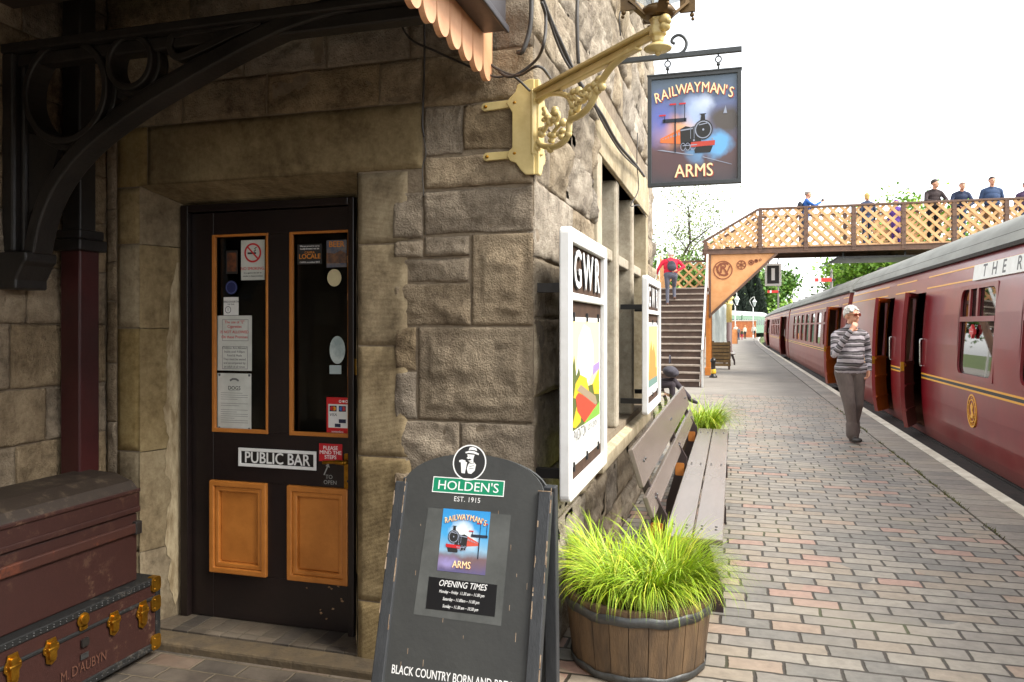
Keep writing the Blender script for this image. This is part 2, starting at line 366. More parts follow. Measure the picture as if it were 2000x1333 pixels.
blues = [S(132,126,117), S(146,139,127), S(121,117,109), S(146,134,118), S(154,134,116), S(160,130,115)]
M_pav = paver_mat('blue_brick_paving', .25, .128, .009, 1.0, blues, [.3, .54, .74, .88, .955], S(62,55,45))
M_edge = paver_mat('edge_paving', .47, .225, .007, 0.0, [S(134,127,117), S(146,139,127), S(122,117,109)], [.4, .75], S(72,66,55))
M_tar = mat('tarmac', S(128,122,114), S(144,138,128), 1.1, .85, .35, 150)
M_ballast = mat('ballast', S(58,52,47), S(84,76,68), 14, .95, 1, 22)
M_coping = mat('white_edge_paint', S(232,226,208), S(196,188,168), 5, .7, .4, 60)
M_grassland = mat('grass_ground', S(70,88,38), S(92,104,48), .3, .95, .5, 4)
def edge_x(Y): return 2.39 + (.0005*(Y-58)**2 if Y > 58 else 0)
FR = Frame((0,0,0), (1,0,0), (0,1,0))
def sheet(name, pts, z, m):
    b = MB(); b.add([(x, y, z) for x, y in pts], [tuple(range(len(pts)))]); return struct(b.build(name, m))
struct(MB().add([(-900,-60,-1.06),(900,-60,-1.06),(900,1500,-1.06),(-900,1500,-1.06)], [(0,1,2,3)]).build('ground', M_grassland))
YS = [-14, 17.7, 30, 45, 58]+[58+4*i for i in range(1, 14)]
b = MB()                                              # the solid platform below its paving
for i in range(len(YS)-1):
    y0, y1 = YS[i], YS[i+1]; x0, x1 = edge_x(y0)-.012, edge_x(y1)-.012
    b.add([(-14,y0,-.012),(x0,y0,-.012),(x1,y1,-.012),(-14,y1,-.012),(x0,y0,-1.05),(x1,y1,-1.05)], [(0,1,2,3),(1,4,5,2)])
struct(b.build('platform', mat('platform_brick_face', S(70,52,44), S(52,42,38), 3, .9, .5, 20)))
sheet('brick_paving', [(-9,-14),(1.88,-14),(1.88,17.7),(-9,17.7)], 0, M_pav)
sheet('tarmac_path', [(-14,17.7)]+[(edge_x(y)-.52, y) for y in YS[1:]]+[(-14,YS[-1])], 0, M_tar)
b = MB(); c = MB(); j = MB()
for i in range(len(YS)-1):
    y0, y1 = YS[i], YS[i+1]; e0, e1 = edge_x(y0), edge_x(y1)
    b.add([(e0-.49,y0,.001),(e0-.125,y0,.001),(e1-.125,y1,.001),(e1-.49,y1,.001)], [(0,1,2,3)])
    b.add([(e0-.49,y0,.001),(e1-.49,y1,.001),(e1-.49,y1,-.03),(e0-.49,y0,-.03)], [(0,1,2,3)])
    c.add([(e0-.121,y0,.006),(e0+.006,y0,.006),(e1+.006,y1,.006),(e1-.121,y1,.006),(e0+.006,y0,-.09),(e1+.006,y1,-.09),(e0-.121,y0,-.01),(e1-.121,y1,-.01)], [(0,1,2,3),(1,4,5,2),(0,3,7,6)])
struct(b.build('edge_paving', M_edge)); struct(c.build('platform_edge_line', M_coping))
b = MB(); gr = MB(); 
for k in range(260):                                  # moss and weeds in the long joint
    y = 2+(k/260)**1.3*15; x = edge_x(y)-.50+rnd.uniform(-.012,.012)
    if fbm((x,y,0), 1.1) < -.05: continue
    for q in range(7):
        a = rnd.uniform(0, 6.28); h = rnd.uniform(.008,.03); xx = x+rnd.uniform(-.012,.012); yy = y+rnd.uniform(-.05,.05)
        gr.add([(xx-.003,yy,0),(xx+.003,yy,0),(xx+math.cos(a)*h*.8,yy+math.sin(a)*h*.8,h)], [(0,1,2)])
tag(gr.build('joint_weeds', mat('moss', S(96,100,48), rough=.9, isl=.3)), 'thin line of moss and weeds in the long joint of the platform edge paving', 'weeds', kind='stuff')
sheet('track_bed', [(2.38,-14)]+[(edge_x(y)-.01, y) for y in YS]+[(9,YS[-1]),(9,-14)], -1.04, M_ballast)
M_alc = paver_mat('shade_toned_brown_bricks', .24, .115, .006, 1.0, [S(70,62,54), S(82,72,62), S(60,54,48), S(88,72,60)], [.35,.6,.85], S(96,86,70), .75)  # brown alcove bricks, their colour also darkened to stand in for canopy shade
sheet('shade_toned_paving', [(XC,-8),(-1.28,-8),(-1.28,3.1),(XC,3.1)], .004, M_alc)
# rails of the platform track
b = MB()
for off in (.72, 2.155):
    b.tube([(edge_x(y)+.35+off-.03, y, -.95) for y in YS], .05, 6)
tag(b.build('railway_track', mat('rail_rust', S(84,62,48), S(64,50,42), 20, .7, metal=.4)), 'rusty running rails under the maroon coaches', 'rails', kind='structure')
# ================================================================== station building
bld = thing('station_building', 'weathered sandstone station pub building with dark bar door and mullioned window', 'building', (XB, DW, 0))
def rock(mb, fr, x0, y0, x1, y1, amp, res, seed, kind='rock', mi=0):
    q = random.Random(seed); g = .004
    x0 += g; y0 += g; x1 -= g; y1 -= g; w_, h_ = x1-x0, y1-y0
    if w_ < .02 or h_ < .02: return
    nx = max(3, int(w_/res)+1); ny = max(3, int(h_/res)+1); cx, cy = (x0+x1)/2, (y0+y1)/2
    pl = [(q.uniform(.55, 1.1)*amp, q.uniform(-1, 1)*amp*1.6/max(w_, .2), q.uniform(-1, 1)*amp*2.0/max(h_, .2)) for _ in range(4)]
    so = q.uniform(0, 50); V = []
    for jy in range(-1, ny+2):
        for ix in range(-1, nx+2):
            u = min(max(ix, 0), nx)/nx; v = min(max(jy, 0), ny)/ny; x = x0+w_*u; y = y0+h_*v
            brd = ix < 0 or jy < 0 or ix > nx or jy > ny
            e = min(x-x0, x1-x, y-y0, y1-y)
            p3 = (x+so, y-so, so); fn = fbm(p3, 9, 5); fn2 = fbm(p3, 30, 3)
            if kind == 'rock':
                d = min([a+gx*(x-cx)+gy*(y-cy) for a, gx, gy in pl]); k = min(1, e/.03)
                st_ = fbm((x*2.5+so, y*15, so), 1.0, 3); rid = abs(fbm(p3, 4.5, 4))
                rg = noise.ridged_multi_fractal(Vector((x*3.2+so, y*6.5, so)), 1.0, 2.1, 6, 1.0, 2.0)
                d = max(d, .0)+((fn*.35-rid*.45)*amp+st_*.22*amp+(rg-1.1)*.42*amp)*k
                d = min(d, e*4+.001)+fn2*.003; d = max(d, -.006)
            elif kind == 'draft':
                k = min(1, max(0, (e-.045)/.018)); d = .006+fn2*.0016+k*(.012+amp*.5*fn-amp*.5*abs(fbm(p3, 4, 4))+fbm((x*2.5+so, y*15, so), 1.0, 3)*.006+(noise.ridged_multi_fractal(Vector((x*3.5+so, y*6, so)), 1.0, 2.1, 6, 1.0, 2.0)-1.1)*.35*amp)
                d = min(d, .002+e*4)
            else:
                d = min(.007, e*1.5)+fn*.0022*amp*100*.3+fn2*.0008
            jx = fbm((x*1.0+so, y, 3), 6, 2)*.007*(kind == 'rock'); jz = fbm((x, y+so, 7), 6, 2)*.007*(kind == 'rock')
            if brd: d = -.03
            V.append(fr.P(x+jx, y+jz, d))
    W = nx+3
    F = [(r_*W+c_, r_*W+c_+1, (r_+1)*W+c_+1, (r_+1)*W+c_) for r_ in range(ny+2) for c_ in range(W-1)]
    mb.add(V, F, mi, True)
FA = Frame((0, DW, 0), (1,0,0), (0,0,1))              # door wall, x = world X, y = height
FB = Frame((XB, 0, 0), (0,1,0), (0,0,1))              # platform wall, faces +X
FC = Frame((XC, 0, 0), (0,1,0), (0,0,1))              # canopy wall, faces +X
def pxA(x, y): p = AY(x, y, DW); return p.x, p.z
# --- wall A: hand-placed stones right of the door, courses elsewhere
OX0, OX1, OZ = -2.84, -1.64, 2.25
wa = MB(); sd_ = 100
handA = [((828,199),(905,297),'rock'), ((905,199),(1043,292),'rock'), ((828,299),(1043,364),'rock'), ((766,366),(826,462),'rock'), ((827,366),(1043,455),'rock'),
         ((768,463),(826,500),'rock'), ((827,457),(919,500),'rock'), ((768,501),(919,550),'rock'), ((768,551),(919,637),'rock'), ((920,456),(1043,637),'draft'), ((770,638),(815,728),'rock'), ((770,729),(815,826),'rock'),
         ((816,638),(1043,826),'draft'), ((770,827),(898,930),'rock'), ((899,827),(1043,960),'rock'), ((770,931),(898,1045),'rock'), ((899,961),(1043,1110),'draft'), ((770,1046),(898,1180),'rock'),
         ((899,1111),(1043,1250),'rock'), ((770,1181),(898,1350),'rock'), ((899,1251),(1043,1400),'rock')]
for (a, b_, k) in handA:
    x0, z1 = pxA(*a); x1, z0 = pxA(*b_); z0a = pxA(a[0], b_[1])[1]
    cz = lambda y: EYE+(HOR-y)/FPX*(DW*CS+.275)  # mean depth keeps courses level
    rock(wa, FA, x0, max(cz(b_[1]), -.05), min(x1, XB), cz(a[1]), .019 if k == 'rock' else .018, .0115, sd_, k); sd_ += 1
zc = EYE+(HOR-199)/FPX*(DW*CS+.275)
rows = [2.545, 2.74, 2.98, 3.25, 3.52, 3.8, 4.1, 4.4, 4.7, 5.0, 5.3]
for i in range(len(rows)-1):
    x = XC; 
    while x < XB-.01:
        L = rnd.uniform(.28,.62); x2 = min(x+L, XB); 
        if XB-x2 < .2: x2 = XB
        if i == 0 and x2 > -1.32 and x < -1.32: x2 = -1.32
        z0 = rows[i] if x < -1.33 or i > 0 else zc
        rock(wa, FA, x, z0, x2, rows[i+1], .022, .014 if i < 3 else .05, sd_); sd_ += 1; x = x2
zz = 0; 
while zz < 2.54:                                       # narrow strip against the drainpipe
    h = rnd.uniform(.2,.34); h = 2.545-zz if 2.545-zz-h < .12 else h
    rock(wa, FA, XC, zz, -2.985, zz+h, .014, .014, sd_); sd_ += 1; zz += h
wa.box((XC, DW+.004, -.02), (OX0-.001, DW+.2, 5.3), 1); wa.box((OX1+.001, DW+.004, -.02), (XB, DW+.2, 5.3), 1); wa.box((OX0-.001, DW+.004, OZ+.003), (OX1+.001, DW+.2, 5.3), 1)
wa.build('door_wall', [M_rock, M_mortar], bld)
# dressed surround: jambs, lintel, splayed reveals
sr = MB()
zz = 0.0
for h in (.42,.5,.62,.42,.285):
    rock(sr, FA, -2.985, zz, OX0, zz+h, .02, .03, sd_, 'flat'); sd_ += 1; zz += h
zz = 0.0
for h in (.30,.66,.5,.46,.325):
    rock(sr, FA, OX1, zz, -1.39+(.02 if h > .5 else 0), zz+h, .02, .03, sd_, 'flat'); sd_ += 1; zz += h
rock(sr, FA, -2.985, 2.245, -2.80, 2.545, .02, .03, 901, 'flat'); rock(sr, FA, -2.80, 2.247, -1.318, 2.545, .02, .03, 902, 'flat')
DX0, DX1, DZ = -2.755, -1.755, 2.175
def reveal(mb, a, b, c_, d, n=10, mi=0):
    a, b, c_, d = map(Vector, (a, b, c_, d)); V = []; m_ = 26
    for j_ in range(m_+1):
        for i in range(n+1):
            u, v = i/n, j_/m_; p = (a*(1-u)+b*u)*(1-v)+(d*(1-u)+c_*u)*v
            nn = (b-a).cross(d-a).normalized(); V.append(p+nn*fbm(p, 9, 4)*.003)
    mb.add(V, [(j_*(n+1)+i, j_*(n+1)+i+1, (j_+1)*(n+1)+i+1, (j_+1)*(n+1)+i) for j_ in range(m_) for i in range(n)], mi, True)
y1 = DD+.05
zz = 0
for h in (.42,.5,.62,.42,.29):
    t0, t1 = zz/OZ, (zz+h-.004)/OZ
    reveal(sr, (OX0,DW-.006,zz), (DX0,y1,zz), (DX0,y1,min((zz+h-.004),DZ)), (OX0,DW-.006,zz+h-.004))
    reveal(sr, (DX1,y1,zz), (OX1,DW-.006,zz), (OX1,DW-.006,zz+h-.004), (DX1,y1,min(zz+h-.004,DZ))); zz += h
reveal(sr, (DX0,y1,DZ), (OX0,DW-.006,OZ), (OX1,DW-.006,OZ), (DX1,y1,DZ))
sr.build('door_surround', M_ash, bld)
frv = Frame((OX0, DW, 0), (DX0-OX0, y1-DW, 0), (0,0,1)); wv = (Vector((DX0-OX0, y1-DW))).length
b = MB(); lf_ = []; rt_ = []
for k in range(60):
    z = .10+1.78*k/59; e_ = min(1, k/6, (59-k)/14+.15); m_ = wv*.70+.02*fbm((1,z,2),2.5,3); hw = (.050+.03*fbm((5,z,1),4,4)+.014*fbm((9,z,1),22,2))*e_; lf_.append((m_-hw*1.2, z)); rt_.append((min(m_+hw*.9, wv-.004), z))
b.strip(frv, lf_, rt_, .0035, .0045); b.build('limewash_streak', mat('old_limewash', S(184,168,136), S(128,110,80), 26, .95, .5, 60, st=(1,1,.3)), bld)
# doorstep of bricks on edge with a stone nosing
M_step = paver_mat('step_bricks', .095, .8, .004, 0, [S(78,70,60), S(90,80,68), S(66,60,54)], [.4,.7], S(96,88,74))
b = MB(); b.box((-2.9, DW+.02, -.01), (-1.6, DD+.1, .045)); b.build('doorstep', M_step, bld)
b = MB(); b.box((-2.97, DW-.12, -.01), (-1.35, DW+.016, .043)); b.build('step_nosing', mat('worn_step_stone', S(92,78,56), S(70,60,46), 9, .85, .5, 50), bld, .012)
# --- the door
door = MB()
def pxD(x, y): p = AY(x, y, DD); return p.x, p.z
g1 = (pxD(417,460), pxD(522,846)); g2 = (pxD(568,458), pxD(682,853)); q1 = (pxD(412,936), pxD(523,1126)); q2 = (pxD(563,948), pxD(682,1146))
LX0, LX1, LZ0, LZ1 = DX0+.05, DX1-.035, .05, DZ-.04
gz0 = (g1[1][1]+g2[1][1])/2; gz1 = (g1[0][1]+g2[0][1])/2; qz0 = (q1[1][1]+q2[1][1])/2; qz1 = (q1[0][1]+q2[0][1])/2
gx = [g1[0][0], g1[1][0], g2[0][0], g2[1][0]]; qx = [q1[0][0], q1[1][0], q2[0][0], q2[1][0]]
FD = Frame((0, DD, 0), (1,0,0), (0,0,1))
def leaf(b, x0, z0, x1, z1): b.fbox(FD, x0, z0, x1, z1, -.045, 0)
leaf(door, LX0, LZ0, gx[0], LZ1); leaf(door, gx[3], LZ0, LX1, LZ1); leaf(door, gx[1], gz0, gx[2], gz1)
leaf(door, gx[0], gz1, gx[3], LZ1); leaf(door, gx[0], qz1, gx[3], gz0); leaf(door, gx[0], LZ0, gx[3], qz0)
leaf(door, gx[1], qz0, gx[2], qz1)
dl = door.build('door', M_dark, bld, .003)
b = MB(); b.fbox(FD, DX0, .045, LX0-.003, DZ, -.06, .03); b.fbox(FD, LX1+.003, .045, DX1, DZ, -.06, .03); b.fbox(FD, LX0-.003, LZ1+.003, LX1+.003, DZ, -.06, .03)
b.build('door_frame', M_dark, bld, .004)
for k in (0, 2):
    x0, x1 = gx[k], gx[k+1]
    b = MB(); b.ring(FD, rect(x0-.006,gz0-.006,x1+.006,gz1+.006), rect(x0+.012,gz0+.014,x1-.006,gz1-.006), -.012, .006); b.build('glazing_bead', M_orange, dl, .002)
    b = MB(); b.fbox(FD, x0, gz0, x1, gz1, -.030, -.026); b.build('pane', M_glass, dl)
    x0, x1 = qx[k], qx[k+1]
    b = MB(); b.ring(FD, rect(x0,qz0,x1,qz1), rect(x0+.03,qz0+.03,x1-.03,qz1-.03), -.01, .018); b.ring(FD, rect(x0+.03,qz0+.03,x1-.03,qz1-.03), rect(x0+.055,qz0+.055,x1-.055,qz1-.055), -.02, .010)
    b.fbox(FD, x0+.055, qz0+.055, x1-.055, qz1-.055, -.03, -.008); b.build('door_panel', M_orange, dl, .006)
hx, hz = pxD(681, 922)
b = MB(); b.prism(FD, rrect(hx-.022, hz-.10, hx+.022, hz+.09, .008), 0, .006); b.tube([FD.P(hx,hz+.05,0), FD.P(hx,hz+.05,.045)], .011)
b.tube(smooth_pts([FD.P(hx,hz+.05,.045), FD.P(hx-.05,hz+.053,.048), FD.P(hx-.115,hz+.048,.046)]), [.012]*6+[.009]*7); b.prism(FD, circ(hx, hz-.045, .006), .006, .008, 1); b.build('door_handle', [M_brass, M_ink], dl)
b = MB(); p = pxD(697, 717); b.fbox(FD, p[0]-.008, p[1]-.04, p[0]+.008, p[1]+.04, 0, .012); b.build('door_hinge', M_brass, dl, .002)
# chipped paint low on the door
b = MB()
for k in range(13):
    x = LX1-abs(rnd.gauss(0,.09))-.02; z = .1+abs(rnd.gauss(0,.14))
    b.flat(FD, [(x+rnd.uniform(.002,.013)*math.cos(a), z+rnd.uniform(.001,.008)*math.sin(a)) for a in [i*1.05 for i in range(6)]], .0012)
for k in range(18):
    z = rnd.uniform(.7,2.0); x = LX1-rnd.uniform(.0,.012); b.flat(FD, rect(x-.006,z,x,z+rnd.uniform(.01,.06)), .0012)
b.build('chipped_paint', mat('bare_primer', S(150,120,90), S(120,90,60), 60, .8), dl)
# bar room behind the glass
b = MB(); b.box((-3.0, DD+.1, .03), (-1.2, DD+2.6, 2.9))
b.f = [f[::-1] for f in b.f]; b.f.pop(2); b.m.pop(2); b.sm.pop(2)
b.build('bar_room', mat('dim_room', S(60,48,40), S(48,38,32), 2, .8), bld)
# --- wall B with mullioned window
WY0, WY1 = AX(1170,400,XB).y, AX(1258,500,XB).y; WZ0, WZ1 = .80, 2.62
wb = MB(); z = 0; r_ = 0
while z < 5.3:
    h = rnd.uniform(.24,.36); y = DW; first = True
    while y < 8.15:
        L = rnd.uniform(.35,.78)*(1 if not first else (.7 if r_ % 2 else 1.2)); y2 = min(y+L, 8.15)
        if 8.15-y2 < .22: y2 = 8.15
        segs = [(y, y2)]
        if z+h > WZ0-.16 and z < WZ1+.34:
            segs = []
            if y < WY0-.13: segs.append((y, min(y2, WY0-.13)))
            if y2 > WY1+.13: segs.append((max(y, WY1+.13), y2))
        for s0, s1 in segs:
            if s1-s0 > .04: rock(wb, FB, s0, z, s1, z+h, .042 if not first else .024, .018 if s0 < 5 and z < 3.6 else .03, sd_); sd_ += 1
        y = y2; first = False
    z += h; r_ += 1
wb.box((XB-.3, DW+.2, -.02), (XB-.006, WY0-.001, 5.3), 1); wb.box((XB-.3, WY1+.001, -.02), (XB-.006, 8.15, 5.3), 1)
wb.box((XB-.3, WY0-.001, -.02), (XB-.006, WY1+.001, WZ0), 1); wb.box((XB-.3, WY0-.001, WZ1), (XB-.006, WY1+.001, 5.3), 1)
wb.build('platform_wall', [M_rockB, M_mortar], bld)
win = MB()
for (y0, y1_, z0, z1) in ((WY0-.13,WY0,WZ0,1.6),(WY0-.17,WY0,1.6,WZ1),(WY1,WY1+.13,WZ0,1.7),(WY1,WY1+.17,1.7,WZ1)): win.box((XB-.2, y0, z0), (XB+.02, y1_, z1))
win.box((XB-.2, WY0-.2, WZ1), (XB+.025, WY1+.2, WZ1+.34))
wo = win.build('window', M_ashB, bld, .006)
b = MB(); b.add([(XB-.2,WY0-.14,WZ0-.16),(XB+.05,WY0-.14,WZ0-.16),(XB+.05,WY0-.14,WZ0-.07),(XB-.2,WY0-.14,WZ0+.03),(XB-.2,WY1+.14,WZ0-.16),(XB+.05,WY1+.14,WZ0-.16),(XB+.05,WY1+.14,WZ0-.07),(XB-.2,WY1+.14,WZ0+.03)], [(0,1,2,3),(7,6,5,4),(1,5,6,2),(2,6,7,3),(0,4,5,1)])
b.build('sill', M_ashB, wo, .006)
n3 = (WY1-WY0-.26)/3
for k in (1, 2):
    y0 = WY0+n3*k+.13*(k-1); b = MB(); b.box((XB-.19, y0, WZ0), (XB-.0, y0+.13, WZ1)); b.build('mullion', M_ashB, wo, .02)
for k in range(3):
    y0 = WY0+(n3+.13)*k
    b = MB(); b.box((XB-.17, y0, 2.02), (XB-.03, y0+n3, 2.10)); b.build('transom', M_ashB, wo, .01)
    b = MB(); b.box((XB-.165, y0, WZ0), (XB-.16, y0+n3, 2.02)); b.box((XB-.165, y0, 2.10), (XB-.16, y0+n3, WZ1)); b.build('pane', M_glass, wo)
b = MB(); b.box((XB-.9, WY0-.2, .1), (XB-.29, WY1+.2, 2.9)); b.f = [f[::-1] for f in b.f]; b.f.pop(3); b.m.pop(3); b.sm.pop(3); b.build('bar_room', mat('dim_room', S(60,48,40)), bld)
# --- wall C and the mass behind
wc = MB(); z = 0
while z < 3.4:
    h = rnd.uniform(.2,.3); y = DW
    while y > -6:
        det = y > 1.6; L = rnd.uniform(.25,.55); rock(wc, FC, y-L, z, y, z+h, .016, .014 if det else .12, sd_); sd_ += 1; y -= L
    z += h
wc.box((XC-.3, -9, -.02), (XC-.012, DW+.2, 5.3), 1); wc.build('canopy_wall', [M_rock, M_mortar], bld)
b = MB(); b.box((-9, 7.9, -.02), (XB-.012, 8.148, 5.3)); b.box((-9, -9, 0), (XC-.3, -8.8, 5.3)); b.box((-9.2,-9,0), (-9,8.15,5.3)); b.build('end_wall', M_rockB, bld)
b = MB(); b.box((-9.3,-9.2,5.28), (XC+.2,DW+.2,5.4)); b.box((-9.3,DW+.2-.0,5.3), (XB+.2,8.35,5.42)); b.build('roof', mat('slate', S(70,72,78), rough=.7), bld)
# ================================================================== canopy, its bracket, drainpipe
M_peach = mat('peach_paint', S(226,172,130), S(210,152,112), 8, .5, .05, 50)
M_plum = mat('plum_gloss', S(62,26,26), S(46,20,20), 4, .38, .1, 30)
M_fascia = mat('fascia_dark', S(44,36,38), S(34,28,30), 4, .4, .08, 30)
can = thing('platform_canopy', 'station canopy over the bar door with scalloped peach boards along its edge', 'canopy', (-2, 0, 3))
VX = -.985; VZ0 = AY(965,160,3.05).z
b = MB(); FV = Frame((VX, 0, 0), (0,1,0), (0,0,1)); pit = .127
for k in range(90):
    y1_ = 3.09-k*pit; y0 = y1_-pit; r_ = pit/2-.004
    poly = [(y1_-.001, VZ0+.31), (y0+.001, VZ0+.31), (y0+.001, VZ0+.20)]+[(y0+pit/2+(r_)*math.cos(R(a)), VZ0+.065+.065*math.sin(R(a))) for a in range(180, 361, 15)]+[(y1_-.001, VZ0+.20)]
    b.prism(FV, poly, -.022, 0)
    b.prism(FV, circ(y0, VZ0+.205, .006, n=8), -.0225, .0005, 1)
b.build('valance', [M_peach, M_ink], can)
b = MB(); b.box((VX+.002, -8.4, VZ0+.17), (VX+.10, 2.96, VZ0+.42)); b.box((VX+.10, -8.4, VZ0+.16), (VX+.115, 2.96, VZ0+.19))
b.build('fascia', M_fascia, can, .006)
b = MB(); b.add([(XC-.01,-8.4,3.25),(VX+.14,-8.4,VZ0+.46),(VX+.14,DW-.002,VZ0+.46),(XC-.01,DW-.002,3.25),(XC-.01,-8.4,3.31),(VX+.14,-8.4,VZ0+.52),(VX+.14,DW-.002,VZ0+.52),(XC-.01,DW-.002,3.31)],
   [(0,3,2,1),(4,5,6,7),(0,1,5,4),(1,2,6,5),(2,3,7,6),(3,0,4,7)])
for k in range(6): b.box((XC, -8+k*2.1, 2.95), (VX-.03, -7.9+k*2.1, 3.05))
b.build('canopy_roof', mat('canopy_boards', S(70,58,50), S(54,46,40), 6, .7, st=(1,8,1)), can)
BY = 2.60; FK = Frame((0, BY, 0), (1,0,0), (0,0,1))
def pxK(x, y): p = AY(x, y, BY); return (p.x, p.z)
br = thing('canopy_bracket', 'black cast iron canopy bracket with ring openings high on the left wall', 'bracket', (XC, BY, 2.2))
b = MB()
zt = pxK(400, 65)[1]; zb = pxK(60, 495)[1]
b.fbox(FK, XC, zb, XC+.07, zt, -.06, .06); b.fbox(FK, XC+.07, zb, XC+.10, zt-.05, -.03, .03)
b.build('wall_post', M_black, br, .012)
b = MB(); b.fbox(FK, XC, zt-.005, -1.0, zt+.035, -.07, .07); b.fbox(FK, XC, zt-.06, -1.0, zt-.005, -.035, .035); b.build('top_rail', M_black, br, .008)
curve = [pxK(*p) for p in ((74,495),(88,430),(110,375),(142,326),(184,281),(238,238),(300,196),(365,158),(435,118),(500,84),(570,52),(660,24),(760,4))]
curve = [tuple(p) for p in smooth_pts([(a, c, 0) for a, c in curve], 4)]; curve = [(p[0], p[1]) for p in curve]
b = MB(); b.ribbon(FK, curve, .060, -.05, .05); b.ribbon(FK, [(x-.020, z+.036) for x, z in curve], .03, -.025, .025); b.build('curved_rib', M_black, br, .008)
def ringK(b, x, y, rx, w, d):
    c_ = pxK(x, y); rr = abs(pxK(x+rx, y)[0]-c_[0]); b.ring(FK, circ(c_[0], c_[1], rr, n=40), circ(c_[0], c_[1], rr-w, n=40), -d, d)
b = MB(); ringK(b, 143, 183, 84, .030, .05); ringK(b, 143, 183, 92, .036, .02); b.build('ring', M_black, br, .006)
b = MB(); ringK(b, 268, 127, 46, .026, .05); ringK(b, 268, 127, 52, .030, .02); b.build('ring', M_black, br, .006)
b = MB(); t3 = [pxK(*p) for p in ((350,75),(345,100),(360,118),(400,105),(470,72),(520,48),(430,62))]
t3 = [(p[0], p[1]) for p in smooth_pts([(a,c_,0) for a,c_ in t3+[t3[0]]], 5)][:-1]
b.ribbon(FK, t3, .03, -.045, .045, closed=True); b.build('teardrop_opening', M_black, br, .004)
for pl in (((45,110),(95,110),(66,160)),((60,262),(84,268),(120,288),(100,360),(62,420)),((205,95),(330,85),(312,100),(225,100)),((226,190),(240,178),(285,172),(240,196))):
    b = MB(); b.prism(FK, [pxK(*p) for p in pl], -.012, .012); b.build('web_plate', M_black, br)
b = MB(); c0 = pxK(18, 492); c1 = pxK(98, 500)
b.prism(FK, [(XC,zb),(XC+.16,zb),(XC+.16,zb-.04),(XC+.14,zb-.06),(XC+.105,zb-.12),(XC+.105,zb-.16),(XC,zb-.16)], -.08, .08); b.build('corbel', M_black, br, .008)
dp = thing('drainpipe', 'square plum coloured drainpipe in the corner left of the bar door', 'drainpipe', (XC+.08, 2.87, 0))
b = MB(); b.box((XC+.03, 2.815, .0), (XC+.145, 2.93, 1.93)); b.build('pipe', M_plum, dp, .008)
b = MB(); b.box((XC+.03, 2.825, 1.96), (XC+.135, 2.92, 3.2)); b.build('upper_pipe', M_black, dp, .008)
b = MB(); b.box((XC+.01, 2.79, 1.90), (XC+.17, 2.955, 1.955)); b.box((XC+.018, 2.80, 1.955), (XC+.16, 2.945, 2.0)); b.build('collar', M_black, dp, .008)
# ================================================================== trunks
M_trunkred = mat('worn_maroon_trunk', S(74,30,26), S(46,20,20), 5, .55, .35, 45, rv=.1)
def scuffed(name, c, c2, sc_):
    m, n, l, p = new_mat(name); p.inputs['Roughness'].default_value = .6
    tc = n.new('ShaderNodeTexCoord'); a = n.new('ShaderNodeTexNoise'); a.inputs['Scale'].default_value = sc_; a.inputs['Detail'].default_value = 12; a.inputs['Roughness'].default_value = .78; l.new(tc.outputs['Object'], a.inputs['Vector'])
    b_ = n.new('ShaderNodeTexNoise'); b_.inputs['Scale'].default_value = 2.4; b_.inputs['Detail'].default_value = 4; l.new(tc.outputs['Object'], b_.inputs['Vector'])
    m1 = n.new('ShaderNodeMapRange'); m1.inputs['From Min'].default_value = .53; m1.inputs['From Max'].default_value = .60; l.new(a.outputs['Fac'], m1.inputs[0])
    m2 = n.new('ShaderNodeMapRange'); m2.inputs['From Min'].default_value = .44; m2.inputs['From Max'].default_value = .58; m2.inputs['To Max'].default_value = .75; l.new(b_.outputs['Fac'], m2.inputs[0])
    mm = n.new('ShaderNodeMath'); mm.operation = 'MULTIPLY'; l.new(m1.outputs[0], mm.inputs[0]); l.new(m2.outputs[0], mm.inputs[1])
    r = n.new('ShaderNodeMixRGB'); r.inputs[1].default_value = c; r.inputs[2].default_value = c2; l.new(mm.outputs[0], r.inputs[0])
    d = n.new('ShaderNodeMixRGB'); d.blend_type = 'OVERLAY'; d.inputs[0].default_value = .35; l.new(r.outputs[0], d.inputs[1]); l.new(a.outputs['Fac'], d.inputs[2])
    l.new(d.outputs[0], p.inputs['Base Color'])
    bp = n.new('ShaderNodeBump'); bp.inputs['Strength'].default_value = .4; bp.inputs['Distance'].default_value = .004; l.new(a.outputs['Fac'], bp.inputs['Height']); l.new(bp.outputs[0], p.inputs['Normal']); return m
M_trunk = scuffed('scuffed_maroon_leathercloth', S(46,19,13), S(88,66,50), 16)
M_lid = scuffed('dusty_dark_lid', S(48,39,32), S(86,74,60), 11)
M_trim = scuffed('dark_blue_grey_trim', S(20,21,21), S(70,66,60), 30)
TY1, TY0 = 2.965, 1.93; TX1, TX0 = -2.585, -3.02
tr = thing('steamer_trunk', 'maroon travel trunk with brass latches and painted surname, under the older trunk', 'trunk', (-2.8, 2.4, .04))
b = MB(); b.box((TX0, TY0, .045), (TX1-.006, TY1-.006, .372)); b.build('body', M_trunk, tr, .006)
b = MB()
for z0, z1 in ((.04,.075),(.345,.376),(.275,.292)):
    b.box((TX0-.003, TY0-.004, z0), (TX1, TY1, z1))
b.box((TX1-.03, TY1-.028, .076), (TX1+.001, TY1+.001, .344)); b.box((TX1-.03, TY0-.002, .076), (TX1+.001, TY0+.028, .344))
b.build('edge_trim', M_trim, tr, .005)
FT = Frame((TX1, 0, 0), (0,1,0), (0,0,1))
def pxT(x, y): p = AX(x, y, TX1); return p.y, p.z
b = MB()
for z in (.355, .365, .055):
    for k in range(34): b.ball((TX1+.0005, TY0+.03+k*.03, z), .0035, n=4)
b.build('rivet', M_metal, tr)
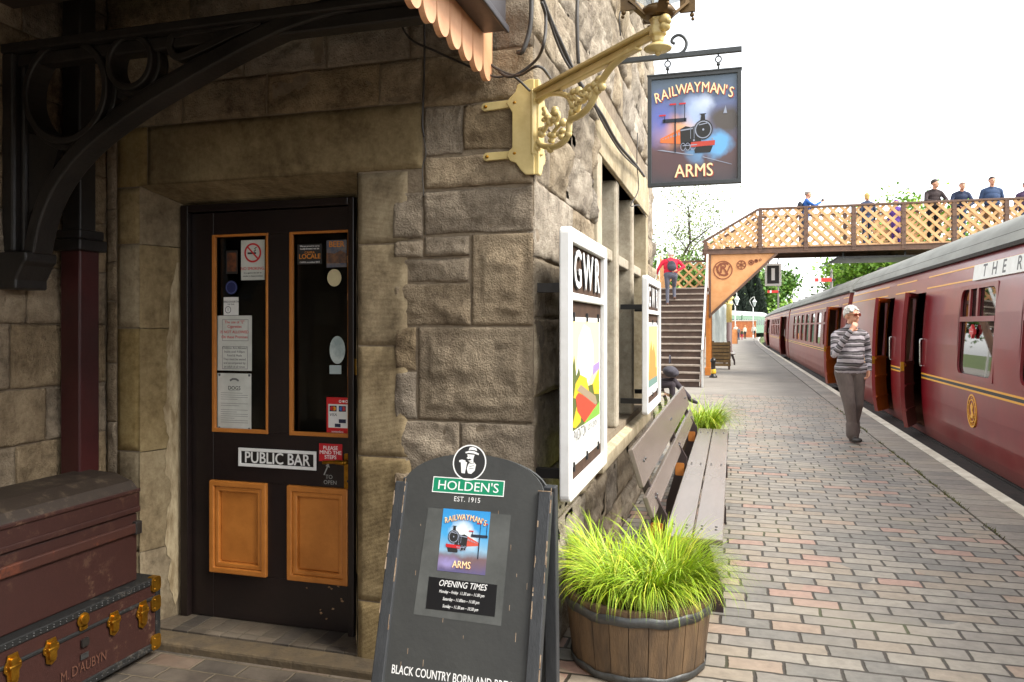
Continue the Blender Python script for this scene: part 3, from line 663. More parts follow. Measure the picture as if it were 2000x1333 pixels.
def latch(cy, cz, kind):
    b = MB(); d = .0015
    if kind == 'corner':
        b.prism(FT, rrect(cy-.028, cz-.035, cy+.03, cz+.035, .018), -.03, .004)
        for s in (-1, 1): b.ball((TX1+.005, cy-.012, cz+s*.02), .004, n=4)
    elif kind == 'round':
        b.prism(FT, circ(cy, cz, .030, n=20), 0, .006); b.prism(FT, circ(cy, cz+.004, .019, n=16), .006, .012); b.prism(FT, rrect(cy-.02, cz-.042, cy+.02, cz-.02, .008), 0, .006)
    else:
        k = 1.2 if kind == 'tall' else 1.0
        b.prism(FT, [(cy-.024,cz-.02*k),(cy-.036,cz-.008),(cy-.036,cz+.012),(cy-.026,cz+.022*k),(cy-.020,cz+.042*k),(cy+.020,cz+.042*k),(cy+.026,cz+.022*k),(cy+.036,cz+.012),(cy+.036,cz-.008),(cy+.024,cz-.02*k),(cy+.022,cz-.05*k),(cy,cz-.062*k),(cy-.022,cz-.05*k)], 0, .005)
        b.prism(FT, rrect(cy-.016, cz-.04*k, cy+.016, cz+.03*k, .008), .005, .016); b.tube([FT.P(cy-.024,cz+.004,.012), FT.P(cy+.024,cz+.004,.012)], .007, 8)
        for s in (-1, 1):
            for t in (-1, 1): b.ball(tuple(FT.P(cy+s*.028, cz+.002+t*.007, .005)), .003, n=4)
    b.build('latch' if kind != 'corner' else 'corner_cap', M_brass, tr, .002)
for x, y, k in ((24,1303,'tall'),(99,1268,'short'),(222,1214,'short'),(278,1196,'tall'),(162,1211,'round')):
    cy, cz = pxT(x, y); latch(cy, cz, k)
latch(TY1-.03, .345, 'corner'); latch(TY1-.03, .255, 'corner'); latch(TY1-.03, .075, 'corner')
b = MB(); x0, z0 = pxT(118,1322); x1, z1 = pxT(208,1278); 
b.text(FT, "M. D'AUBYN", (x0+x1)/2, (z0+z1)/2-.006, .060, .0012, fit=(x1-x0)*.98, bold=-.005); b.build('lettering', mat('faded_gilt', S(84,52,38), rough=.7), tr)
cy, cz = pxT(165,1281); b = MB(); b.prism(FT, rect(cy-.02,cz-.012,cy+.02,cz+.012), 0, .002); b.build('maker_plate', M_metal, tr)
cy, cz = pxT(165,1252); b = MB(); b.prism(FT, rrect(cy-.018,cz-.022,cy+.018,cz+.012,.006), 0, .008); b.build('lock_hasp', M_black, tr)
ut = thing('old_trunk', 'large scuffed dark maroon trunk with wooden slats stacked on the brass-latched trunk', 'trunk', (-2.8, 2.3, .376))
UX1, UX0, UY1, UY0 = -2.64, -3.0, 2.88, 1.80
FU = Frame((UX1, 0, 0), (0,1,0), (0,0,1)); FE = Frame((0, UY0, 0), (1,0,0), (0,0,1))
b = MB(); b.box((UX0, UY0, .377), (UX1, UY1, .69)); b.build('body', M_trunk, ut, .008)
b = MB(); b.prism(FE, [(UX0,.693),(UX1+.004,.693),(UX1+.004,.80),(UX1-.03,.835),(UX1-.12,.865),(UX0+.06,.875),(UX0,.85)], -(UY1-UY0)-.004, .004); b.build('lid', [M_lid], ut, .008)
b = MB(); b.box((UX1+.0045, UY0-.003, .693), (UX1+.0075, UY1+.003, .80)); b.build('lid_front', M_trunk, ut)
b = MB(); b.box((UX1, UY0-.002, .60), (UX1+.018, UY1+.004, .645)); b.build('slat', scuffed('worn_red_slat', S(54,26,18), S(104,52,28), 9), ut, .006)
b = MB(); b.box((UX1+.008, UY0-.002, .695), (UX1+.016, UY1+.004, .72)); b.box((UX1+.008,UY0-.002,.785), (UX1+.016,UY1+.004,.803)); b.build('slat', M_trunk, ut, .004)
b = MB(); b.box((UX1-.02, UY1-.03, .592), (UX1+.022, UY1+.008, .652)); b.build('corner_cap', M_black, ut, .005)
# ================================================================== things on the door
GD = DD-.006+.030                                     # paper sits on the outside of the panes
FG = Frame((0, DD+.0255, 0), (1,0,0), (0,0,1)); FS = Frame((0, DD-.0005, 0), (1,0,0), (0,0,1))
def pg(x, y): p = AY(x, y, DD+.0255); return p.x, p.z
def pbox(x0, y0, x1, y1, f=pg):
    a, b_ = f(x0, (y0+y0)/2), f(x1, (y1+y1)/2); return a[0], b_[1], b_[0], a[1]
def notice(name, label, cat, box, m=None, fr=None, shape=None, th=.0008):
    x0, z0, x1, z1 = box; t = thing(name, label, cat, (fr or FG).P((x0+x1)/2, z0, 0), None)
    b = MB(); b.prism(fr or FG, shape or rect(x0,z0,x1,z1), 0, th); b.build('sheet' if th < .003 else 'plate', m or M_paper, t); return t, x0, z0, x1, z1
def lines(t, fr, rows, m, d=.0014, **k):
    k.setdefault('bold', .014)
    b = MB()
    for s, x, z, size in rows: b.text(fr, s, x, z, size, d, **k)
    return b.build('lettering', m, t)
t, x0, z0, x1, z1 = notice('no_smoking_sign', 'white no smoking notice with red ring at top of left door pane', 'notice', pbox(471,470,517,547)); cx, w_, h_ = (x0+x1)/2, x1-x0, z1-z0
b = MB(); cz = z0+h_*.68; b.ring(FG, circ(cx,cz,w_*.36,n=28), circ(cx,cz,w_*.29,n=28), .0008, .0014); b.ribbon(FG, [(cx-w_*.22,cz+w_*.22),(cx+w_*.22,cz-w_*.22)], w_*.06, .0008, .0016); b.build('prohibition_ring', M_red, t)
b = MB(); b.fbox(FG, cx-w_*.22, cz-w_*.05, cx+w_*.14, cz+w_*.02, .0008, .0012); b.ribbon(FG, [(cx+w_*.05,cz+w_*.05),(cx+w_*.12,cz+w_*.09),(cx+w_*.08,cz+w_*.15),(cx+w_*.16,cz+w_*.2)], w_*.04, .0008, .0012); b.build('cigarette_symbol', M_ink, t)
lines(t, FG, [('NO SMOKING.', cx, z0+h_*.285, w_*.155)], M_red)
lines(t, FG, [('It is against the law to', cx, z0+h_*.18, w_*.085), ('smoke in these premises', cx, z0+h_*.10, w_*.085)], M_ink)
t, x0, z0, x1, z1 = notice('ale_sticker', 'small brown picture sticker left of the no smoking notice', 'sticker', pbox(442,490,464,535), mat('sticker_brown', S(120,70,40), S(60,40,34), 30, .5))
b = MB(); b.ring(FG, rect(x0,z0,x1,z1), rect(x0+.006,z0+.012,x1-.006,z1-.012), .0008, .0013); b.build('border', M_ink, t)
t, x0, z0, x1, z1 = notice('round_blue_sticker', 'dark blue round sticker on the left door pane above the white square', 'sticker', pbox(437,545,467,579), mat('sticker_blue', S(34,40,84), rough=.4), shape=circ(*pg(452,562), .036))
b = MB(); c_ = pg(452,562); b.ring(FG, circ(*c_, .031), circ(*c_, .028), .0008, .0013); b.build('border', mat('pale_blue', S(90,100,150)), t)
t, x0, z0, x1, z1 = notice('pub_trail_sticker', 'small white square sticker reading Bridgnorth in left door pane', 'sticker', pbox(437,581,466,616), M_white); cx, w_, h_ = (x0+x1)/2, x1-x0, z1-z0
lines(t, FG, [('BRIDGNORTH', cx, z0+h_*.74, w_*.16), ('PUB TRAIL', cx, z0+h_*.6, w_*.1)], M_ink, bold=.01)
b = MB(); b.ring(FG, circ(x0+w_*.3,z0+h_*.3,w_*.2), circ(x0+w_*.3,z0+h_*.3,w_*.17), .0008, .0013); b.text(FG, '1', x0+w_*.3, z0+h_*.3, w_*.25, .0013); b.build('trail_badge', M_ink, t)
t, x0, z0, x1, z1 = notice('cigarettes_notice', 'yellowed notice with red boxed lines about cigarettes in left door pane', 'notice', pbox(425,617,492,725)); cx, w_, h_ = (x0+x1)/2, x1-x0, z1-z0
b = MB(); b.ring(FG, rect(x0+w_*.14,z0+h_*.54,x1-w_*.1,z0+h_*.93), rect(x0+w_*.15,z0+h_*.547,x1-w_*.11,z0+h_*.923), .0008, .0012)
b.ring(FG, rect(x0+w_*.14,z0+h_*.03,x1-w_*.12,z0+h_*.44), rect(x0+w_*.15,z0+h_*.037,x1-w_*.13,z0+h_*.433), .0008, .0012); b.build('border', M_inkgrey, t)
lines(t, FG, [('The use of "E"', cx, z0+h_*.88, w_*.1), ('Cigarettes', cx, z0+h_*.80, w_*.1), ('IS NOT ALLOWED', cx, z0+h_*.70, w_*.1), ('On these Premises', cx, z0+h_*.61, w_*.1)], M_red)
lines(t, FG, [(s, cx, z0+h_*(.41-.068*i), w_*.078) for i, s in enumerate(('Children Are Allowed', 'Inside until 9.00pm', 'Food & Meals', 'They must be seated', 'and accompanied by', 'an adult at all times'))], M_inkgrey)
t, x0, z0, x1, z1 = notice('dogs_notice', 'white notice headed dogs at foot of left door pane', 'notice', pbox(425,729,491,842)); cx, w_, h_ = (x0+x1)/2, x1-x0, z1-z0
lines(t, FG, [('DOGS', cx, z0+h_*.74, w_*.135)], M_ink, bold=.015)
b = MB(); b.fbox(FG, cx-w_*.16, z0+h_*.695, cx+w_*.16, z0+h_*.70, .0008, .0012)
for i in range(15):
    if i in (4, 7): continue
    b.fbox(FG, x0+w_*.1, z0+h_*(.65-.037*i), x0+w_*(.9 if i % 3 else rnd.uniform(.5,.75)), z0+h_*(.656-.037*i), .0008, .0011)
b.ribbon(FG, [(cx-w_*.13,z0+h_*.87),(cx-w_*.05,z0+h_*.90),(cx+w_*.05,z0+h_*.90),(cx+w_*.13,z0+h_*.87)], w_*.05, .0008, .0012); b.build('small_print', M_inkgrey, t)
b = MB()
for sx, sz in ((.06,.97),(.94,.97),(.06,.03),(.94,.03)): b.flat(FG, circ(x0+w_*sx, z0+h_*sz, .007, n=8), .0016)
b.build('adhesive_tab', mat('tack_grey', S(80,84,84)), t)
t, x0, z0, x1, z1 = notice('local_ale_sticker', 'dark LocAle sticker with orange letters in right door pane', 'sticker', pbox(581,478,629,516), M_ink); cx, w_, h_ = (x0+x1)/2, x1-x0, z1-z0
lines(t, FG, [('LOCALE', cx, z0+h_*.38, w_*.24)], mat('print_orange', S(206,130,40)), bold=.03); lines(t, FG, [('We are proud to serve', cx, z0+h_*.9, w_*.085), ('locally-brewed real ale', cx, z0+h_*.77, w_*.085), ('CAMRA accredited 2012', cx, z0+h_*.1, w_*.08)], M_lw); lines(t, FG, [('CAMRA', cx, z0+h_*.58, w_*.12)], mat('print_orange', S(206,130,40)))
t, x0, z0, x1, z1 = notice('beer_poster', 'small faded beer poster at top right of right door pane', 'poster', pbox(638,470,677,522), mat('faded_blue_print', S(70,80,104), S(130,120,110), 26, .6)); cx, w_, h_ = (x0+x1)/2, x1-x0, z1-z0
lines(t, FG, [('BEER', cx, z0+h_*.84, w_*.36)], mat('print_orange', S(206,130,40)), bold=.03)
b = MB(); b.flat(FG, [(x0,z0+.02),(x1,z0+.02),(x1,z0+h_*.5),(x0+w_*.7,z0+h_*.62),(x0+w_*.4,z0+h_*.5),(x0,z0+h_*.55)], .0012); b.build('printed_scene', mat('faded_brown_print', S(130,92,64), S(70,60,60), 40), t)
c_ = pg(653,543); t, *_ = notice('round_cream_sticker', 'plain cream disc sticker on the right door pane', 'sticker', (c_[0]-.04,c_[1]-.04,c_[0]+.04,c_[1]+.04), mat('sticker_cream', S(212,200,160), S(196,184,146), 20), shape=circ(*c_, .039, .043))
c_ = pg(659,684); t, *_ = notice('oval_white_sticker', 'silvery white oval sticker on the right door pane', 'sticker', (c_[0]-.045,c_[1]-.07,c_[0]+.045,c_[1]+.07), mat('sticker_silver', S(205,214,210), S(150,166,166), 12, .4), shape=circ(*c_, .043, .069))
c_ = pg(656,723); t, *_ = notice('small_label', 'small pale label under the oval sticker', 'sticker', (c_[0]-.035,c_[1]-.02,c_[0]+.03,c_[1]+.023), mat('sticker_pale', S(170,184,184), rough=.5))
t, x0, z0, x1, z1 = notice('payment_card_sign', 'red payment cards sticker with a white box of card logos', 'sticker', pbox(638,776,681,852), mat('card_red', S(200,34,38), rough=.4)); w_, h_ = x1-x0, z1-z0
b = MB(); b.flat(FG, rect(x0+w_*.08,z0+h_*.2,x1-w_*.04,z0+h_*.82), .0012); b.build('white_box', M_white, t)
b = MB(); b.flat(FG, rect(x0+w_*.14,z0+h_*.63,x0+w_*.46,z0+h_*.78), .0016); b.flat(FG, rect(x0+w_*.56,z0+h_*.63,x0+w_*.88,z0+h_*.78), .0016); b.flat(FG, rect(x0+w_*.56,z0+h_*.33,x0+w_*.88,z0+h_*.43), .0016); b.flat(FG, rect(x0+w_*.38,z0+h_*.22,x0+w_*.64,z0+h_*.31), .0016); b.build('card_logo', mat('card_navy', S(26,32,60)), t)
for fx, cc in ((.25,(214,50,40)),(.35,(230,150,40)),(.67,(60,110,190)),(.77,(200,60,60))):
    b = MB(); b.flat(FG, circ(x0+w_*fx, z0+h_*.705, w_*.085), .002); b.build('card_disc', mat('disc%d%d' % (cc[0], cc[1]), S(*cc)), t)
lines(t, FG, [('VISA', x0+w_*.3, z0+h_*.54, w_*.17)], mat('card_navy', S(26,32,60)), shear=.2, bold=.02); lines(t, FG, [('contactless', x0+w_*.5, z0+h_*.1, w_*.12)], M_lw)
b = MB(); b.ring(FG, circ(x0+w_*.62,z0+h_*.9,w_*.06), circ(x0+w_*.62,z0+h_*.9,w_*.035), .0008,.0013); b.flat(FG, rrect(x0+w_*.72,z0+h_*.87,x0+w_*.82,z0+h_*.93,.003), .0013); b.ring(FG, circ(x0+w_*.91,z0+h_*.9,w_*.06), circ(x0+w_*.91,z0+h_*.9,w_*.035), .0008,.0013); b.build('pay_symbol', M_lw, t)
def ps(x, y): p = AY(x, y, DD); return p.x, p.z
bx = list(pbox(468,874,620,919,ps)); t, x0, z0, x1, z1 = notice('bar_nameplate', 'black public bar plate with raised white letters and border on the door', 'sign', bx, M_black, FS, th=.006); w_, h_ = x1-x0, z1-z0
b = MB(); b.ring(FS, rect(x0,z0,x1,z1), rect(x0+.016,z0+.016,x1-.016,z1-.016), .006, .012); b.build('border', M_white, t, .002)
b = MB(); b.text(FS, 'PUBLIC BAR', (x0+x1)/2, (z0+z1)/2-.002, .080, .010, bold=.022, fit=w_*.83); b.build('lettering', M_white, t)
bx = list(pbox(624,866,669,903,ps)); t, x0, z0, x1, z1 = notice('step_warning_plate', 'red plastic plate warning about the steps, beside the brass door handle', 'sign', bx, mat('plate_red', S(190,36,44), rough=.35), FS, th=.004)
lines(t, FS, [('PLEASE', (x0+x1)/2, z0+(z1-z0)*.76, .026), ('MIND THE', (x0+x1)/2, z0+(z1-z0)*.5, .026), ('STEPS', (x0+x1)/2, z0+(z1-z0)*.24, .026)], M_lw, d=.0046)
M_chalk = mat('chalk', S(150,150,146), rough=.9)
a = ps(643,925); t = thing('chalk_note', 'chalked arrow and the words to open below the red plate', 'writing', FS.P(a[0], a[1], 0))
b = MB(); b.text(FS, 'TO', a[0], a[1]-.018, .028, .0012); b.text(FS, 'OPEN', a[0]+.006, a[1]-.045, .028, .0012); b.build('lettering', M_chalk, t)
b = MB(); p0, p1 = ps(633,928), ps(640,912); b.ribbon(FS, [p0,p1], .006, .0006, .0012); b.flat(FS, [(p1[0]+.006,p1[1]+.018),(p1[0]-.012,p1[1]+.004),(p1[0]+.012,p1[1]-.004)], .0012); b.build('arrow', M_chalk, t)
# ================================================================== A-board
M_slate = mat('chalkboard_grey', S(62,63,61), S(54,55,54), 5, .55, .08, 60)
M_slate2 = mat('board_frame_grey', S(48,50,52), S(60,62,64), 7, .5, .15, 40, st=(6,6,1))
ab = thing('pavement_board', 'grey brewery A-board with opening times standing in front of the wall corner', 'sign board', (-.92, 2.6, 0))
lean = R(17); LH = 1.135; bx0, bx1 = -1.20, -.605
top = Vector((0, 2.60, 1.082)); ey = Vector((0, math.sin(lean), math.cos(lean)))
FB0 = Frame(Vector((0,2.60,1.082))-ey*LH, (1,-.02,0), ey); FB0.en = FB0.ex.cross(FB0.ey)
xm = (bx0+bx1)/2; sh = LH-.115
arch = [(xm+(bx1-bx0-.05)/2*math.cos(R(a)), sh-.03+.145*math.sin(R(a))**.9) for a in range(0, 181, 9)]
b = MB(); b.prism(FB0, [(bx0+.025,.06),(bx1-.025,.06)]+arch, -.014, .0, 0); b.build('front_panel', M_slate, ab)
b = MB()
for x0, x1 in ((bx0,bx0+.045),(bx1-.045,bx1)): b.fbox(FB0, x0, 0, x1, sh, -.03, .012)
b.build('front_stile', M_slate2, ab, .004)
b = MB()
for k in range(40):
    s = rnd.choice((0,1)); x = (bx0+rnd.choice((0,.04)) if s == 0 else bx1-rnd.choice((0,.004,.041))); y = sh-abs(rnd.gauss(0,.35)); b.flat(FB0, rect(x,y,x+rnd.uniform(.002,.005),y+rnd.uniform(.005,.05)), .0126)
b.fbox(FB0, bx1-.046, sh-.003, bx1, sh, .012, .0128)
for k in range(22):
    x = rnd.uniform(bx0+.06,bx1-.06); y = rnd.uniform(.1,1.05); l_ = rnd.uniform(.004,.03); b.flat(FB0, [(x,y),(x+.0015,y),(x+.001,y+l_),(x-.0006,y+l_)], .0007)
b.build('scuff_marks', mat('bare_wood_scuff', S(168,150,128), S(120,96,72), 40, .8), ab)
rl = R(2.5)
FB1 = Frame(Vector((0,2.65,1.055))-Vector((0,-math.sin(rl),math.cos(rl)))*1.10, (-1,.02,0), Vector((0,-math.sin(rl),math.cos(rl))))
b = MB(); b.prism(FB1, [(-bx1+.025,.06),(-bx0-.025,.06)]+[(-xm+(bx1-bx0-.05)/2*math.cos(R(a)), sh-.05+.145*math.sin(R(a))**.9) for a in range(0,181,9)], -.014, 0); b.build('rear_panel', M_slate, ab)
b = MB()
for x0, x1 in ((bx0,bx0+.045),(bx1-.045,bx1)): b.fbox(FB1, -x1, 0, -x0, sh, -.03, .012)
b.build('rear_stile', M_slate2, ab, .004)
def pb(x, y):                                          # a pixel on the board's face
    r = ray(x, y); o = Vector((0,0,EYE)); t = (FB0.o-o).dot(FB0.en)/r.dot(FB0.en); p = o+r*t-FB0.o
    return p.dot(FB0.ex), p.dot(FB0.ey)
def bbox_(x0, y0, x1, y1): a = pb(x0, (y0+y0)/2); c_ = pb(x1, y1); return a[0], c_[1], c_[0], a[1]
# logo roundel and banner
c_ = pb(920, 907); rr = (pb(953,907)[0]-c_[0])
b = MB(); b.flat(FB0, circ(*c_, rr, n=36), .0008); b.build('logo_roundel', M_ink, ab)
b = MB(); b.ring(FB0, circ(*c_, rr, n=36), circ(*c_, rr*.93, n=36), .0008, .0013); b.build('logo_ring', M_lw, ab)
u = rr; q = lambda pts: [(c_[0]+u*x, c_[1]+u*y) for x, y in pts]
b = MB(); b.flat(FB0, q([(-.30,.58),(-.05,.66),(.25,.64),(.52,.52),(.50,.44),(.2,.52),(-.1,.54),(-.28,.50)]), .0014)
b.flat(FB0, q([(-.12,.68),(-.06,.84),(.12,.88),(.32,.82),(.40,.66),(.25,.70),(.0,.72)]), .0014)
b.flat(FB0, q([(-.18,.46),(.28,.44),(.30,.22),(.24,.08),(.02,.04),(-.14,.12),(-.10,.2),(-.2,.24),(-.12,.32)]), .0014)
b.flat(FB0, q([(.02,.0),(.22,.08),(.40,-.1),(.36,-.42),(.18,-.62),(-.02,-.60),(-.12,-.35),(-.06,-.12)]), .0014)
b.flat(FB0, q([(-.52,.02),(-.30,.06),(-.14,.0),(-.22,-.62),(-.42,-.60)]), .0014); b.flat(FB0, q([(-.62,.0),(-.62,.1),(-.45,.14),(-.25,.10),(-.24,.02),(-.5,-.02)]), .0015); b.build('logo_figure', M_lw, ab)
b = MB(); 
for yy in (-.05,-.2,-.34): b.flat(FB0, q([(.02,yy),(.3,yy+.05),(.3,yy+.03),(.02,yy-.03)]), .0019)
b.flat(FB0, q([(-.16,.16),(.0,.22),(.12,.18),(.04,.12),(-.1,.1)]), .0019); b.flat(FB0, q([(-.08,.36),(.0,.38),(.0,.34)]), .0019); b.flat(FB0, q([(.26,.42),(.34,.42),(.34,.1),(.25,.0),(.22,.2)]), .0019); b.build('logo_shading', M_ink, ab)
x0, z0, x1, z1 = bbox_(851,936,985,972); w_, h_ = x1-x0, z1-z0
b = MB(); b.flat(FB0, rect(x0,z0,x1,z1), .0012); b.build('banner', mat('brewery_green', S(10,130,92), rough=.5), ab)
b = MB(); b.ring(FB0, rect(x0-.003,z0-.003,x1+.003,z1+.003), rect(x0,z0,x1,z1), .0006, .0016); b.text(FB0, "HOLDEN'S", (x0+x1)/2, (z0+z1)/2-.002, h_*.92, .0018, fit=w_*.86, bold=.002); b.build('banner_lettering', M_lw, ab)
p = pb(915, 980); b = MB(); b.text(FB0, 'EST. 1915', p[0], p[1], .025, .0012, sp=1.1, sx=.92); b.build('date_lettering', M_lw, ab)
a_, c2 = pb(765,1309), pb(1045,1336); b = MB(); b.text(FB0, 'BLACK COUNTRY BORN AND BREWED', (a_[0]+c2[0])/2-.015, a_[1]-.004, .040, .0012, bold=.012, fit=(c2[0]-a_[0])*.93); b.build('slogan_lettering', M_lw, ab)
# plastic sleeve with poster and opening times
x0, z0, x1, z1 = bbox_(833,995,980,1226)
mS = mat('clear_sleeve', S(96,98,96), S(78,80,78), 6, .18, .1, 9); b = MB(); b.flat(FB0, [(x0+.012,z1),(x1+.004,z1-.004),(x1,z0),(x0,z0+.003)], .0008); b.build('plastic_sleeve', mS, ab)
def painting(name, stops, blobs, ns=4, emit=0):
    m, n, l, p = new_mat(name); p.inputs['Roughness'].default_value = .45
    tc = n.new('ShaderNodeTexCoord'); nz = n.new('ShaderNodeTexNoise'); nz.inputs['Scale'].default_value = ns; nz.inputs['Detail'].default_value = 6; l.new(tc.outputs['UV'], nz.inputs['Vector'])
    mx = n.new('ShaderNodeMixRGB'); mx.blend_type = 'ADD'; mx.inputs[0].default_value = 1
    sb = n.new('ShaderNodeVectorMath'); sb.operation = 'SUBTRACT'; sb.inputs[1].default_value = (.5,.5,.5); l.new(nz.outputs['Color'], sb.inputs[0])
    scv = n.new('ShaderNodeVectorMath'); scv.operation = 'SCALE'; scv.inputs['Scale'].default_value = .22; l.new(sb.outputs[0], scv.inputs[0])
    ad = n.new('ShaderNodeVectorMath'); ad.operation = 'ADD'; l.new(tc.outputs['UV'], ad.inputs[0]); l.new(scv.outputs[0], ad.inputs[1]); V = ad.outputs[0]
    sx = n.new('ShaderNodeSeparateXYZ'); l.new(V, sx.inputs[0]); r = n.new('ShaderNodeValToRGB'); e = r.color_ramp.elements
    e[0].position, e[0].color = stops[0]; e[1].position, e[1].color = stops[-1]
    for ps_, c3 in stops[1:-1]: k = e.new(ps_); k.color = c3
    l.new(sx.outputs[1], r.inputs[0]); out = r.outputs[0]
    for (bx, by, rx, ry, cc, st_) in blobs:
        mp = n.new('ShaderNodeMapping'); mp.vector_type = 'TEXTURE'; mp.inputs['Location'].default_value = (bx,by,0); mp.inputs['Scale'].default_value = (rx,ry,1); l.new(V, mp.inputs[0])
        g = n.new('ShaderNodeTexGradient'); g.gradient_type = 'SPHERICAL'
        z_ = n.new('ShaderNodeVectorMath'); z_.operation = 'MULTIPLY'; z_.inputs[1].default_value = (1,1,0); l.new(mp.outputs[0], z_.inputs[0]); l.new(z_.outputs[0], g.inputs[0])
        ml = n.new('ShaderNodeMath'); ml.operation = 'MULTIPLY'; ml.use_clamp = True; ml.inputs[1].default_value = st_; l.new(g.outputs['Fac'], ml.inputs[0])
        q_ = n.new('ShaderNodeMixRGB'); q_.inputs[2].default_value = cc; l.new(ml.outputs[0], q_.inputs[0]); l.new(out, q_.inputs[1]); out = q_.outputs[0]
    l.new(out, p.inputs['Base Color']); return m
def arched(t, fr, s, cx, cy, rad, size, d, m, m2, spread, shift=.006, tall=None):
    b = MB(); b2 = MB(); n_ = len(s); wd = {'I':.45,'L':.75,"'":.35,'W':1.35,'M':1.25}; tot = sum(wd.get(c_, 1) for c_ in s); acc = 0
    for i, c_ in enumerate(s):
        f = (acc+wd.get(c_, 1)/2)/tot-.5; acc += wd.get(c_, 1); a = f*spread; x = cx+f*rad; y = cy-abs(f)**2*size*3.2; k = size*(1+.0*f)
        b.text(fr, c_, x, y, k*1.25, d+.001, bold=.008, rot=-f*22, sx=.74); b2.text(fr, c_, x+shift, y-shift*.7, k*1.25, d, bold=.016, rot=-f*22, sx=.76)
    b2.build('letter_shadow', m2, t); b.build('lettering', m, t)
def loco(t, fr, X, Y, W, flip, mblack, mred, mcoach, d):
    # a steam engine drawn in flat painted shapes: X, Y = middle of the buffer beam, W = beam width, flip = which way the train runs off
    f = lambda pts: [(X+W*x*flip, Y+W*y) for x, y in pts]
    b = MB(); b.flat(fr, f([(-.55,.10),(-.9,.06),(-2.1,.20),(-2.1,.40),(-1.1,.84),(-.6,.9)]), d); b.build('painted_coaches', mcoach, t)
    b = MB(); b.flat(fr, f([(-.4,-.05),(-1.1,.0),(-1.12,.82),(-.85,.95),(-.6,.88),(-.2,1.0),(-.1,.1)]), d+.0004)
    b.flat(fr, f(circ(.0,.72,.46,.5,n=22)), d+.0008); b.flat(fr, f([(-.14,1.15),(-.10,1.45),(-.2,1.52),(.16,1.52),(.08,1.45),(.1,1.15)]), d+.0012)
    b.flat(fr, f([(-.46,-.1),(.46,-.1),(.34,-.42),(-.4,-.42)]), d+.0004); b.flat(fr, f([(-.6,.15),(-.62,-.28),(-1.0,-.2),(-1.08,.1)]), d+.0004); b.build('painted_engine', mblack, t)
    b = MB(); b.flat(fr, f([(-.6,-.12),(.55,-.08),(.57,.16),(-.6,.13)]), d+.0014); b.build('painted_buffer_beam', mred, t)
    b = MB(); b.ring(fr, f(circ(.0,.72,.40,.44,n=22)), f(circ(.0,.72,.35,.39,n=22)), d+.0010, d+.0013); b.flat(fr, f([(-.5,.85),(-1.1,.78),(-1.1,.72),(-.5,.78)]), d+.0013); b.flat(fr, f(circ(-.45,.22,.05,n=8)), d+.0016); b.flat(fr, f(circ(.45,.24,.05,n=8)), d+.0016); 
    for k in range(7): b.flat(fr, f([(-1.15-.13*k,.52-.028*k),(-1.21-.13*k,.50-.028*k),(-1.21-.13*k,.64-.048*k),(-1.15-.13*k,.67-.048*k)]), d+.0007)
    for xx in (-.45,-.62): b.flat(fr, f([(xx,.3),(xx+.02,.3),(xx+.02,.92),(xx,.92)]), d+.0013)
    for xx in (-.5,-.75,-.98): b.ring(fr, f(circ(xx,-.08,.13,.2,n=14)), f(circ(xx,-.08,.10,.165,n=14)), d+.0010, d+.0013)
    b.flat(fr, f([(-.3,.02),(-1.0,.0),(-1.0,-.04),(-.3,-.03)]), d+.0015); b.flat(fr, f(circ(.0,.72,.05,.06,n=8)), d+.0013); b.flat(fr, f([(-.22,.98),(.2,1.06),(.24,1.02),(-.2,.94)]), d+.0013)
    b.build('painted_highlights', mat('paint_steel_blue', S(150,158,176)), t)
def signals(t, fr, pts, d, m, mr):
    (px, y0, y1, w_) = pts; b = MB(); b.flat(fr, rect(px-w_*.03,y0,px+w_*.03,y1), d); b.flat(fr, rect(px-w_*.5,y1-w_*.02,px+w_*.45,y1+w_*.13), d)
    for k, hh in ((-.42,.32),(.0,.75),(.38,.75)): b.flat(fr, rect(px+w_*k-w_*.015,y1,px+w_*k+w_*.015,y1+w_*hh), d)
    b.build('painted_signal_gantry', m, t); b = MB()
    for k, hh in ((-.42,.32),(.0,.75),(.38,.75)): b.flat(fr, rect(px+w_*k-w_*.22,y1+w_*(hh-.06),px+w_*k+w_*.04,y1+w_*hh), d+.0004)
    b.build('painted_signal_arms', mr, t)
x0, z0, x1, z1 = bbox_(858,996,958,1128); x0 = pb(862,1060)[0]; x1 = pb(956,1060)[0]; w_, h_ = x1-x0, z1-z0
M_pc = painting('poster_sky_blue', [(.0,S(96,90,130)),(.22,S(120,96,96)),(.34,S(140,180,206)),(.6,S(70,160,214)),(1,S(48,140,205))], [(.42,.62,.3,.26,S(225,232,232),1.8),(.62,.52,.25,.2,S(215,225,228),1.2),(.2,.14,.4,.12,S(150,140,190),1.2)])
b = MB(); b.quaduv(FB0, x0, z0, x1, z1, .0016); po = b.build('poster', M_pc, ab)
loco(po, FB0, x0+w_*.28, z0+h_*.40, w_*.26, -1, M_ink, M_red, mat('paint_carriage_red', S(206,84,66)), .0019)
signals(po, FB0, (x0+w_*.82, z0+h_*.24, z0+h_*.58, w_*.36), .0026, mat('paint_dark_slate', S(36,42,56)), M_red)
arched(po, FB0, "RAILWAYMAN'S", x0+w_*.5, z0+h_*.88, w_*.90, w_*.125, .0030, M_cream, M_lredshade, 1, .0015)
b = MB(); b.text(FB0, 'ARMS', x0+w_*.5+.0015, z0+h_*.12-.001, w_*.19, .0030, bold=.02, sx=.8); b.build('letter_shadow', M_lredshade, po); b = MB(); b.text(FB0, 'ARMS', x0+w_*.5, z0+h_*.12, w_*.19, .0036, bold=.012, sx=.8); b.build('lettering', M_cream, po)
x0, z0, x1, z1 = bbox_(840,1130,968,1208); w_, h_ = x1-x0, z1-z0
